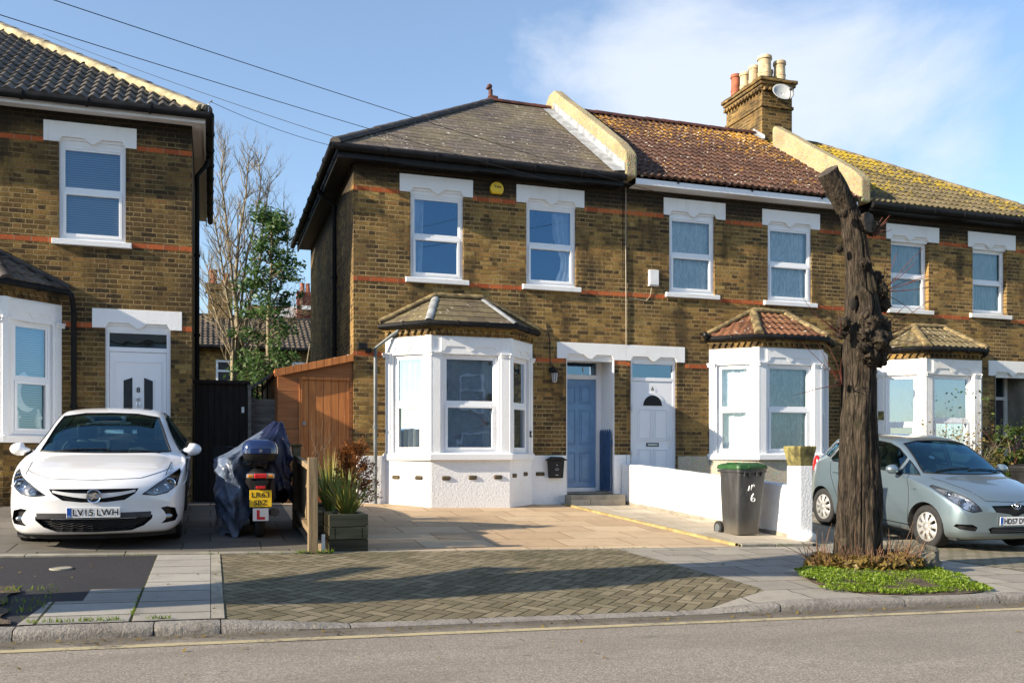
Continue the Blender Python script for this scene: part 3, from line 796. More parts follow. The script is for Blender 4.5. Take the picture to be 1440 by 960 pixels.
# ================================================================== HOUSE KIT
FF = Fr((0, FACE_Y, 0))            # front walls: a = X, b = Z, c = out towards the street

def wall_sheet(m, fr, a0, a1, b0, b1, holes, depth=.16):
    """front wall with openings and their reveals"""
    xs = sorted({a0, a1, *[h[0] for h in holes], *[h[1] for h in holes]})
    zs = sorted({b0, b1, *[h[2] for h in holes], *[h[3] for h in holes]})
    for i in range(len(xs) - 1):
        for k in range(len(zs) - 1):
            cx, cz = (xs[i] + xs[i + 1]) / 2, (zs[k] + zs[k + 1]) / 2
            if any(h[0] < cx < h[1] and h[2] < cz < h[3] for h in holes): continue
            m.quad(fr.p(xs[i], zs[k]), fr.p(xs[i + 1], zs[k]), fr.p(xs[i + 1], zs[k + 1]), fr.p(xs[i], zs[k + 1]))
    for h in holes:
        x0, x1, z0, z1 = h[:4]; d = -(h[4] if len(h) > 4 else depth)
        for (pa, pb) in (((x0, z0), (x1, z0)), ((x1, z0), (x1, z1)), ((x1, z1), (x0, z1)), ((x0, z1), (x0, z0))):
            m.quad(fr.p(*pa, 0), fr.p(*pb, 0), fr.p(*pb, d), fr.p(*pa, d))

def house_walls(root, mat, xl, xr, zb, ze, yb, holes, back_extra=None):
    m = MB(); wall_sheet(m, FF, xl, xr, zb, ze, holes)
    P = lambda x, y, z: Vector((x, y, z))
    m.quad(P(xl, FACE_Y, zb), P(xl, yb, zb), P(xl, yb, ze), P(xl, FACE_Y, ze))
    m.quad(P(xr, FACE_Y, zb), P(xr, yb, zb), P(xr, yb, ze), P(xr, FACE_Y, ze))
    m.quad(P(xl, yb, zb), P(xr, yb, zb), P(xr, yb, ze), P(xl, yb, ze))
    return m.build('wall', mat, root, recalc=False)

def strips(root, segs, h=.075):
    for (a0, a1, z) in segs:
        MB().box(FF, a0, a1, z, z + h, -.02, .003).build('brick_band', M['red'], root)

def lintel(parent, fr, a0, a1, w0, w1, b0, b1, mat, proud=.012, name='lintel', drops=None):
    """painted stone lintel, its soffit cut into two trapezoids with a pointed drop"""
    m = MB(); r = .085; pts = [(a0, b1), (a0, b0)]
    for (s0, s1) in (drops or [(w0, w1)]):
        c = (s0 + s1) / 2
        pts += [(s0, b0), (s0 + .05, b0 + r), (c - .13, b0 + r), (c - .03, b0 + .008), (c, b0 - .002), (c + .03, b0 + .008), (c + .13, b0 + r), (s1 - .05, b0 + r), (s1, b0)]
    pts += [(a1, b0), (a1, b1)]
    m.prism(fr, pts, -.10, proud)
    for (s0, s1) in (drops or [(w0, w1)]):      # little stepped moulding inside the cut
        m.box(fr, s0 - .002, s1 + .002, b0 - .03, b0 + r + .01, -.13, -.045); m.box(fr, s0 + .03, s1 - .03, b0 + .045, b0 + r + .005, -.06, -.025)
    return m.build(name, mat, parent, bevel=.004)

def window(parent, fr, a0, a1, b0, b1, split=.5, glass='glass_sky', frame='upvc', set_=-.055, name='window', sill=True, sash=False,
           curtain=None, fw=.055, sill_over=.085, sill_mat=None, sill_h=.095, top_in=.03, wide=False):
    """two-light window: frame, the two panes, sill, and whatever hangs behind"""
    m = MB(); c0, c1 = set_ - .06, set_
    m.box(fr, a0, a0 + fw, b0, b1, c0, c1); m.box(fr, a1 - fw, a1, b0, b1, c0, c1)
    m.box(fr, a0 + fw, a1 - fw, b1 - fw, b1, c0, c1); m.box(fr, a0 + fw, a1 - fw, b0, b0 + fw, c0, c1)
    zm = lerp(b0, b1, split)
    m.box(fr, a0 + fw, a1 - fw, zm - .022, zm + .022, c0, c1)
    i0, i1 = a0 + fw, a1 - fw; sw = .045
    # lower casement proud of the frame, upper light a slimmer bead
    for (z0, z1, w, pr) in ((b0 + fw, zm - .022, sw, .014), (zm + .022, b1 - fw, top_in, -.010)):
        m.box(fr, i0, i0 + w, z0, z1, c0 + .01, c1 + pr); m.box(fr, i1 - w, i1, z0, z1, c0 + .01, c1 + pr)
        m.box(fr, i0 + w, i1 - w, z1 - w, z1, c0 + .01, c1 + pr); m.box(fr, i0 + w, i1 - w, z0, z0 + w, c0 + .01, c1 + pr)
    m.box(fr, (a0 + a1) / 2 - .11, (a0 + a1) / 2 + .11, b1 - .035, b1 - .018, c1, c1 + .008)     # trickle vent
    w = m.build(name, M[frame], parent, bevel=.004)
    for (z0, z1, ww) in ((b0 + fw, zm - .022, sw), (zm + .022, b1 - fw, top_in)):
        g = MB(); g.quad(fr.p(i0 + ww - .004, z0 + ww - .004, c0 + .03), fr.p(i1 - ww + .004, z0 + ww - .004, c0 + .03), fr.p(i1 - ww + .004, z1 - ww + .004, c0 + .03), fr.p(i0 + ww - .004, z1 - ww + .004, c0 + .03))
        g.build('pane', M[glass], w)
    if sill:
        s = MB(); o = sill_over
        s.prism(Fr(fr.p(a0 - o, 0, 0), fr.n, -fr.u), [(-.08, b0 - sill_h), (.062, b0 - sill_h), (.066, b0 - .014), (-.02, b0 + .006), (-.08, b0 + .006)], 0, -(a1 - a0 + 2 * o))
        s.build('sill', sill_mat or M['white'], w, bevel=.006)
    if curtain: hang(w, fr, i0, i1, b0 + fw, b1 - fw, curtain, c0 - .055)
    return w

def hang(parent, fr, a0, a1, b0, b1, kind, c=-.2):
    if kind[0] == 'pair':          # drawn back to both sides
        for (s, wd) in ((0, kind[1]), (1, kind[2])):
            if wd <= 0: continue
            rows = []
            for j in range(9):
                v = j / 8; z = lerp(b0 - .06, b1 + .06, v); row = []
                wv = wd * (1 - .45 * math.exp(-((v - .32) / .22) ** 2)) if kind[3:] == ('tied',) else wd * (.86 + .14 * v)
                for i in range(25):
                    u = i / 24; a = (a0 - .05 + wv * u) if s == 0 else (a1 + .05 - wv * u)
                    row.append(fr.p(a, z, c + .035 * math.sin(u * 22 + s) + .012 * math.sin(u * 51 + v * 3)))
                rows.append(row)
            MB().grid(rows).build('curtain', M[kind[4] if len(kind) > 4 else 'curtain'], parent, smooth=80)
    elif kind[0] == 'net':
        rows = []; n = int((a1 - a0) / .012)
        for j in range(4):
            z = lerp(b0 - .06, b1 + .06, j / 3)
            rows.append([fr.p(lerp(a0 - .08, a1 + .08, i / n), z, c + .012 * math.sin(i * .42) + .006 * math.sin(i * 1.37)) for i in range(n + 1)])
        MB().grid(rows).build('curtain', M[kind[1]], parent, smooth=80)
    elif kind[0] == 'blind':
        m = MB(); z = b0
        while z < b1:
            m.quad(fr.p(a0 - .03, z, c + .02), fr.p(a1 + .03, z, c + .02), fr.p(a1 + .03, z + .036, c), fr.p(a0 - .03, z + .036, c)); z += .036
        m.build('blind', M[kind[1]], parent)

def room(root, a0, a1, b0, b1, depth=2.6, mat='room'):
    """dim room behind the windows"""
    m = MB(); c0, c1 = -.30, -depth; p = FF.p
    m.quad(p(a0, b0, c1), p(a1, b0, c1), p(a1, b1, c1), p(a0, b1, c1))
    return m.build('room', M[mat], root)

# ---- roofs
def roof_face(parent, name, mat, o, u, w, L, S_, pitch, g=.30, t=.022, amp=0.0, wave=.15, cuts=(), step=None, drop=0.0, u0=0.0):
    """tiled slope: o = eaves corner, u along the eaves, w horizontal direction up the slope"""
    o, u, w = Vector(o), Vector(u).normalized(), Vector(w).normalized()
    sl = (w + Vector((0, 0, math.tan(pitch)))).normalized(); nrm = u.cross(sl); nrm = nrm if nrm.z > 0 else -nrm
    step = step or (wave / 8 if amp else max(.25, L / 24)); n = max(2, int(L / step)); K = int(math.ceil(S_ / g))
    b = bmesh.new(); uvl = b.loops.layers.uv.new('UVMap'); rows = []; uvs = []
    def prof(x):
        q = (x / wave) % 1.0
        return amp * (math.sin(math.pi * min(1, q / .62)) ** 1.0 if q < .62 else -.25 * math.sin(math.pi * (q - .62) / .38))
    for k in range(K):
        for (s, off) in ((k * g, t), (min(S_, (k + 1) * g), .002)):
            row = []; uv = []
            for i in range(n + 1):
                x = L * i / n; h = off + (prof(x + u0) if amp else 0)
                sag = 0.010 * noise.noise(Vector((x * .5, s * .5, o.x))) + (.004 * noise.noise(Vector((x * 4.1, k * 7.7, o.y))))
                row.append(b.verts.new(o + u * x + sl * s + nrm * (h + sag))); uv.append((x, s + (1e-3 if off == t else -1e-3)))
            rows.append(row); uvs.append(uv)
    for r in range(len(rows) - 1):
        for i in range(n):
            try: fc = b.faces.new([rows[r][i], rows[r][i + 1], rows[r + 1][i + 1], rows[r + 1][i]])
            except ValueError: continue
            q = [uvs[r][i], uvs[r][i + 1], uvs[r + 1][i + 1], uvs[r + 1][i]]
            for lp, c in zip(fc.loops, q): lp[uvl].uv = c
    # front lip
    low = [b.verts.new(v.co - nrm * (.03 + t) ) for v in rows[0]]
    for i in range(n):
        fc = b.faces.new([low[i], low[i + 1], rows[0][i + 1], rows[0][i]])
        for lp in fc.loops: lp[uvl].uv = (L * i / n + .1, .05)
    for (co, no) in cuts:
        bmesh.ops.bisect_plane(b, geom=b.verts[:] + b.edges[:] + b.faces[:], plane_co=co, plane_no=no, clear_outer=True, dist=1e-5)
    bmesh.ops.recalc_face_normals(b, faces=b.faces)
    return from_bm(b, name, mat, parent, smooth=50 if amp else None)

def hip_tiles(parent, name, mat, p0, p1, r=.10, tl=.38, flat=.75):
    """row of half-round hip or ridge tiles, each lapping the next"""
    p0, p1 = Vector(p0), Vector(p1); L = (p1 - p0).length; n = max(1, int(L / tl)); d = (p1 - p0).normalized()
    x = d.cross(Vector((0, 0, 1))).normalized(); up = x.cross(d); m = MB()
    for i in range(n):
        a = p0 + d * (L * i / n - .015); e = p0 + d * (L * (i + 1) / n + .03)
        j = .012 * noise.noise(Vector((i * 3.1, p0.x, p0.y)))
        rows = []
        for (q, rr) in ((a, r * 1.06), (e, r * .96)):
            rows.append([q + x * (rr * math.cos(th)) + up * (rr * flat * math.sin(th) - .02 + j) for th in [math.pi * (k / 8) * 1.1 - .157 for k in range(9)]])
        m.grid(rows); m.add(rows[0] + [a - up * .03], [list(range(10))])
    return m.build(name, mat, parent, smooth=50)

def gutter_run(parent, pts, r=.055, name='gutter', brackets=.9, mat='gutter'):
    m = MB(); m.tube(pts, r, 10)
    for a, b in zip(pts, pts[1:]):
        a, b = Vector(a), Vector(b); L = (b - a).length; n = int(L / brackets)
        for i in range(1, n + 1):
            q = a + (b - a) * (i / (n + 1)); d = (b - a).normalized()
            m.tube([q - d * .02, q + d * .02], r * 1.22, 10)
    return m.build(name, M[mat], parent, smooth=50)

def pipe(parent, pts, r=.034, name='drainpipe', mat='gutter', clips=1.8):
    m = MB(); m.tube(pts, r, 10)
    for a, b in zip(pts, pts[1:]):
        a, b = Vector(a), Vector(b); L = (b - a).length
        for i in range(1, int(L / clips) + 1):
            q = a + (b - a) * (i / (int(L / clips) + 1)); d = (b - a).normalized()
            m.tube([q - d * .025, q + d * .025], r * 1.35, 10)
    return m.build(name, M[mat], parent, smooth=50)

# ---- canted bay
def bay(root, X0, X1, X2, X3, dep, zb, zs, zt, zw0, zw1, glass, curt, roofmat, roofkind, plinth, split=.5, white='white', fr_mat='upvc', airbricks=False,
        hipmat=None, soffit_white=False, side_split=None, splitm=None):
    Yf = FACE_Y - dep; zc = zw1 + .02
    P3 = [(X0, FACE_Y), (X1, Yf), (X2, Yf), (X3, FACE_Y)]
    frs, Ls = [], []
    for (a, b) in zip(P3, P3[1:]):
        d = Vector((b[0] - a[0], b[1] - a[1], 0)); L = d.length; d.normalize()
        frs.append(Fr((a[0], a[1], 0), d, (d.y, -d.x, 0))); Ls.append(L)
    # plinth (part) carries the bay
    m = MB(); out = .0
    for fr, L in zip(frs, Ls): m.quad(fr.p(0, zb), fr.p(L, zb), fr.p(L, zs - .10), fr.p(0, zs - .10))
    body = MB()
    pil = .17
    wins = []
    for k, (fr, L) in enumerate(zip(frs, Ls)):
        pl = .20 if k == 1 else .15; pr = pl
        w0, w1 = pl, L - pr
        wins.append((w0, w1))
        # piers and panels
        for (a0, a1) in ((0, w0), (w1, L)):
            body.box(fr, a0, a1, zs, zt, -.14, 0)
        body.box(fr, w0, w1, zw1, zt, -.14, 0)
        # frieze: head band, stepped notch above the window
        c = (w0 + w1) / 2; hw = (w1 - w0) / 2
        for (a0, a1) in ((.0, w0 - .03), (w1 + .03, L)):       # capitals
            e0 = a0 - (.035 if a0 == 0 else 0); e1 = a1 + (.035 if a1 == L else 0)
            body.box(fr, e0, e1, zc - .055, zc - .01, -.02, .030); body.box(fr, e0, e1, zc - .012, zc + .022, -.02, .048)
            body.box(fr, a0 + .012, a1 - .012, zs, zc - .055, -.02, .016)      # raised pilaster
        z0 = zc + .012
        pts = [(w0 - .03, z0 - .02), (w0 - .03, z0 + .012), (w0 + .03, z0 + .022), (w0 + .075, z0 + .095), (c - hw * .22, z0 + .095), (c - hw * .07, z0 + .03), (c, z0 + .012),
               (c + hw * .07, z0 + .03), (c + hw * .22, z0 + .095), (w1 - .075, z0 + .095), (w1 - .03, z0 + .022), (w1 + .03, z0 + .012), (w1 + .03, z0 - .02)]
        top = [(w1 + .03, zt - .002), (w0 - .03, zt - .002)]
        body.prism(fr, pts[1:-1] + [(w1 + .03, zt - .03), (w0 - .03, zt - .03)], -.02, .014)
        if airbricks and k >= 0:
            pass
    # mitred corner blocks close the piers
    for (x, y) in (P3[1], P3[2]):
        body.tube([(x, y + .075, zs), (x, y + .075, zt)], .095, 8)
    bw = body.build('bay_window', M[white], root, bevel=.004)
    m.build('plinth', M[plinth], bw, recalc=False)
    # sill
    s = MB()
    o_ = lambda e: [(X0 - e * .55, FACE_Y), (X1 - e * .45, Yf - e), (X2 + e * .45, Yf - e), (X3 + e * .55, FACE_Y)]
    lo, hi = o_(.075), o_(.075)
    P = [Vector((x, y, zs - .115)) for x, y in lo] + [Vector((x, y, zs - .012)) for x, y in hi] + [Vector((x, y, zs + .012)) for x, y in o_(-.02)]
    s.add(P, [[0, 1, 5, 4], [1, 2, 6, 5], [2, 3, 7, 6], [4, 5, 9, 8], [5, 6, 10, 9], [6, 7, 11, 10], [3, 2, 1, 0], [8, 9, 10, 11]])
    s.build('sill', M[white], bw, bevel=.008)
    for k, (fr, (w0, w1)) in enumerate(zip(frs, wins)):
        sp = (splitm if (k == 1 and splitm) else split)
        window(root, fr, w0 + .002, w1 - .002, zs + .006, zw1, sp, glass, fr_mat, -.05, 'bay_window_light', False, curtain=curt[k], fw=.05, top_in=.03)
    # dentil brick cornice
    d = MB()
    for fr, L in zip(frs, Ls):
        d.box(fr, -.0, L, zt, zt + .10, -.12, .012); d.box(fr, -.02, L + .02, zt + .10, zt + .20, -.12, .055)
        n = int(L / .115)
        for i in range(n):
            a = L * (i + .5) / n; d.prism(fr, [(a - .045, zt + .098), (a, zt + .015), (a + .045, zt + .098)], .0, .05)
    d.build('cornice', M['brick_b' if root.name.startswith('end') else 'brick_c'], bw)
    # roof: three slopes meeting at hips
    e = .13; ze = zt + .225; pl_ = roofkind['pitch']; dd = dep + e
    Q = [(X0 - e * .8, FACE_Y), (X1 - e * .55, Yf - e), (X2 + e * .55, Yf - e), (X3 + e * .8, FACE_Y)]
    tanp = math.tan(pl_); H = tanp * dd * .98
    topx0, topx1 = roofkind['top']
    A, B = Vector((topx0, FACE_Y - .01, ze + H)), Vector((topx1, FACE_Y - .01, ze + H))
    C1, C2 = Vector((*Q[1], ze)), Vector((*Q[2], ze)); C0, C3 = Vector((*Q[0], ze)), Vector((*Q[3], ze))
    def vplane(p, q, keep):    # vertical cutting plane through p, q keeping the side of point keep
        dv = (q - p); no = Vector((dv.y, -dv.x, 0)).normalized()
        if (keep - p).dot(no) > 0: no = -no
        return (p, no)
    cen = (C1 + C2) / 2 + Vector((0, .2, 0))
    args = {k: v for k, v in roofkind.items() if k in ('g', 't', 'amp', 'wave')}
    roof_face(bw, 'bay_roof', roofmat, C1 - Vector((.1, 0, 0)), (1, 0, 0), (0, 1, 0), (C2 - C1).x + .2, dd / math.cos(pl_), pl_,
              cuts=[vplane(C1, A, cen), vplane(C2, B, cen)], **args)
    for (p, q, top, cw) in ((C0, C1, A, 1), (C2, C3, B, -1)):
        u = (q - p).normalized(); w = Vector((-u.y, u.x, 0)); w = w if w.y > 0 else -w
        dist = (top - p).dot(w); ph = math.atan2(H, dist)
        mid = (p + q + top) / 3
        roof_face(bw, 'bay_roof', roofmat, p - u * .5, u, w, (q - p).length + 1.0, (dist + .1) / math.cos(ph), ph,
                  cuts=[vplane(C1 if cw == 1 else C2, top, mid), ((0, FACE_Y - .004, 0), (0, 1, 0))], **args)
    hm = hipmat or M['ridge_dark']
    if roofkind.get('lead'):
        for (c, tp) in ((C1, A), (C2, B)):
            mm = MB(); dv = (tp - c).normalized(); sd = dv.cross(Vector((0, 0, 1))).normalized(); up = sd.cross(dv); rows = []
            for i in range(7):
                q = c + (tp - c) * (i / 6) + up * (.035 + .006 * noise.noise(Vector((i * 1.7, c.x, 0))))
                rows.append([q - sd * .065 - up * .03, q - sd * .03, q + sd * .03, q + sd * .065 - up * .03])
            mm.grid(rows); mm.build('hip_flashing', M['lead'], bw, smooth=60)
    else:
        for (c, tp) in ((C1, A), (C2, B)): hip_tiles(bw, 'hip_tiles', hm, c + Vector((0, 0, .03)), tp + Vector((0, 0, .03)), .085, .34)
    fl = MB()                                    # mortar fillet where the roof meets the wall
    for (p, q) in ((C0, A), (A, B), (B, C3)):
        p2, q2 = Vector((p.x, FACE_Y - .02, p.z + .04)), Vector((q.x, FACE_Y - .02, q.z + .04))
        fl.tube([p2 + (q2 - p2) * (i / 6) + Vector((0, 0, .012 * noise.noise(Vector((i, p.x, 0))))) for i in range(7)], .05, 8)
    fl.build('fillet', roofkind.get('fillet', hm), bw, smooth=60)
    gutter_run(bw, [Vector((p.x, p.y, ze - .035)) for p in (C0 + Vector((0, -.02, 0)), C1, C2, C3 + Vector((0, -.02, 0)))], .048, brackets=.7)
    if soffit_white:
        fa = MB()
        for fr, L in zip(frs, Ls): fa.box(fr, -.03, L + .03, zt + .201, zt + .25, -.05, .075)
        fa.build('fascia', M['fascia_white'], bw)
    return bw, frs, Ls, wins

# ---- doors
def upvc_door(root, a0, a1, b0, b1, fan, style, number=None, set_=-.10):
    fr = FF; fw = .06
    m = MB(); c0, c1 = set_ - .07, set_
    for q in ((a0, a0 + fw, b0, b1), (a1 - fw, a1, b0, b1), (a0 + fw, a1 - fw, b1 - fw, b1), (a0 + fw, a1 - fw, fan - .035, fan + .035), (a0 + fw, a1 - fw, b0, b0 + .05)):
        m.box(fr, *q, c0, c1)
    d = m.build('front_door', M['upvc_door'], root, bevel=.005)
    g = MB(); g.box(fr, a0 + fw, a1 - fw, fan + .035, b1 - fw, c0 + .025, c0 + .031); g.build('pane', M['glass_dark'], d)
    i0, i1, z0, z1 = a0 + fw + .004, a1 - fw - .004, b0 + .055, fan - .04
    L = MB(); L.box(fr, i0, i1, z0, z1, c0 + .012, c1 - .012)
    cl = c1 - .012; st = .105
    def panel(x0, x1, y0, y1, raised=.010):
        for q in ((x0, x0 + .018, y0, y1), (x1 - .018, x1, y0, y1), (x0 + .018, x1 - .018, y1 - .018, y1), (x0 + .018, x1 - .018, y0, y0 + .018)): L.box(fr, *q, cl - .002, cl + .016)
        L.box(fr, x0 + .042, x1 - .042, y0 + .042, y1 - .042, cl - .002, cl + .012)
    cx = (i0 + i1) / 2; H = z1 - z0
    glasses = []
    if style == 'fan':
        panel(i0 + st, cx - .02, z0 + .10, z0 + H * .37); panel(cx + .02, i1 - st, z0 + .10, z0 + H * .37)
        panel(i0 + st, cx - .02, z0 + H * .45, z0 + H * .745); panel(cx + .02, i1 - st, z0 + H * .45, z0 + H * .745)
        r = ((i1 - i0) / 2 - st) * .72; zc = z0 + H * .775
        arc = lambda rr: [(cx + rr * math.cos(q), zc + rr * math.sin(q)) for q in [math.pi * k / 16 for k in range(17)]]
        L.prism(fr, arc(r + .025), cl, cl + .010); glasses.append(arc(r - .03))
    else:
        # big square moulding with two slim glazed strips
        for (x0, x1, y0, y1) in ((i0 + .07, i1 - .07, z0 + .12, z1 - .14),):
            for q in ((x0, x0 + .02, y0, y1), (x1 - .02, x1, y0, y1), (x0 + .02, x1 - .02, y1 - .02, y1), (x0 + .02, x1 - .02, y0, y0 + .02)): L.box(fr, *q, cl, cl + .012)
        for (x0, x1, hi) in ((cx - .215, cx - .085, 1), (cx + .085, cx + .215, -1)):
            zt_ = z0 + H * .815; zb_ = z0 + H * .25
            pts = [(x0, zb_), (x1, zb_), (x1, zt_ + (0.0 if hi > 0 else -.05)), (x0, zt_ + (-.05 if hi > 0 else 0.0))]
            grow = [(x0 - .022, zb_ - .022), (x1 + .022, zb_ - .022), (x1 + .022, pts[2][1] + .026), (x0 - .022, pts[3][1] + .026)]
            L.prism(fr, grow, cl, cl + .010); glasses.append(pts)
    leaf = L.build('door_leaf', M['upvc_door'], d, bevel=.004)
    for pts in glasses:
        q = MB(); q.prism(fr, pts, cl + .010, cl + .0135); q.build('door_glass', M['plastic_black'] if style == 'fan' else M['glass_strip'], d)
    h = MB()
    if style == 'fan':
        zz = z0 + H * .41
        h.box(fr, cx - .13, cx + .13, zz - .035, zz + .035, cl, cl + .010)
        lb = MB(); lb.box(fr, cx - .105, cx + .105, zz - .018, zz + .018, cl + .010, cl + .014); lb.build('letterbox', M['metal'], d)
        h.build('letterbox_surround', M['ink'], d, bevel=.003)
        h = MB(); h.box(fr, i1 - .075, i1 - .045, z0 + H * .37, z0 + H * .50, cl, cl + .010); h.tube([fr.p(i1 - .06, z0 + H * .46, cl + .01), fr.p(i1 - .06, z0 + H * .46, cl + .05), fr.p(i1 - .17, z0 + H * .455, cl + .05)], .009, 8)
        h.build('handle', M['plastic_white'], d)
        for zq in (.30, .72):
            k = MB(); k.tube([fr.p(a0 + .055, z0 + H * zq, c1), fr.p(a0 + .055, z0 + H * zq + .11, c1)], .014, 8); k.build('hinge', M['plastic_white'], d)
    else:
        h.lathe(fr.p(cx, z0 + H * .655, cl), fr.n, [(.028, 0), (.03, .012), (.022, .02), (.02, .035), (.001, .036)], 14, False); h.tube([fr.p(cx - .028, z0 + H * .63, cl + .02), fr.p(cx - .02, z0 + H * .60, cl + .03), fr.p(cx + .02, z0 + H * .60, cl + .03), fr.p(cx + .028, z0 + H * .63, cl + .02)], .007, 8)
        h.build('knocker', M['chrome'], d, smooth=40)
    if number:
        tz = z0 + H * (.935 if style == 'fan' else .725)
        text_mb(number, Fr(fr.p(cx, tz, cl + .011), fr.u, fr.n), h=.085, bold=.02).build('number', M['ink'], d, recalc=False)
    return d
M['glass_strip'] = simple('dark door glass', (.030, .034, .040), .18, var=.1)
# ================================================================== THE HOUSES
def mat_blind(name, a, b):
    t = NT(name); z = t.sep(t.pos())[2]; q = t.math('FRACT', t.math('DIVIDE', z, .036))
    return t.done(t.bsdf(t.mix(t.step(q, .1, .9), a, b), .6, 0, None, .3))
M['blind'] = mat_blind('pale window blind', (.16, .19, .21), (.34, .38, .40))
TANP = .67; PITCH = math.atan(TANP); EY = 15.05; RY = 18.9; BY = 22.75; SLEN = (RY - EY) / math.cos(PITCH)

def vplane(p, q, keep):
    p, q, keep = Vector((*p, 0)), Vector((*q, 0)), Vector((*keep, 0)); dv = q - p
    no = Vector((dv.y, -dv.x, 0)).normalized()
    if (keep - p).dot(no) > 0: no = -no
    return (p, no)

def parapet(root, x0, x1, ze, h=.46, name='parapet', ye=None):
    """rendered party-wall upstand that follows the roof slope"""
    fr = Fr((x0, 0, 0), (0, 1, 0), (-1, 0, 0)); T = x1 - x0
    z = lambda y: ze + TANP * (y - EY)
    top = [(EY - .02, ze - .06), (EY - .02, ze + h - .10), (EY + .05, ze + h - .02)]
    for i in range(1, 12):
        y = EY + .05 + ((ye or RY - .2) - .02 - EY) * i / 12; top.append((y, z(y) + h + .022 * noise.noise(Vector((y * 1.3, x0, 0)))))
    top += [(ye, z(ye) + h), (ye + .06, z(ye) + h - .08), (ye + .06, z(ye) - .1), (EY + .45, ze - .06)] if ye else [(RY - .2, z(RY - .2) + h), (RY + .1, z(RY - .1) + h - .06), (BY, ze + h), (BY, ze - .05), (EY + .45, ze - .06)]
    m = MB(); m.prism(fr, top, -T, 0)
    return m.build(name, M['coping'], root, bevel=.045, seg=3)

def plain_slope(root, pts, mat, name='rear_roof'):
    m = MB(); m.quad(*[Vector(p) for p in pts]); return m.build(name, mat, root)

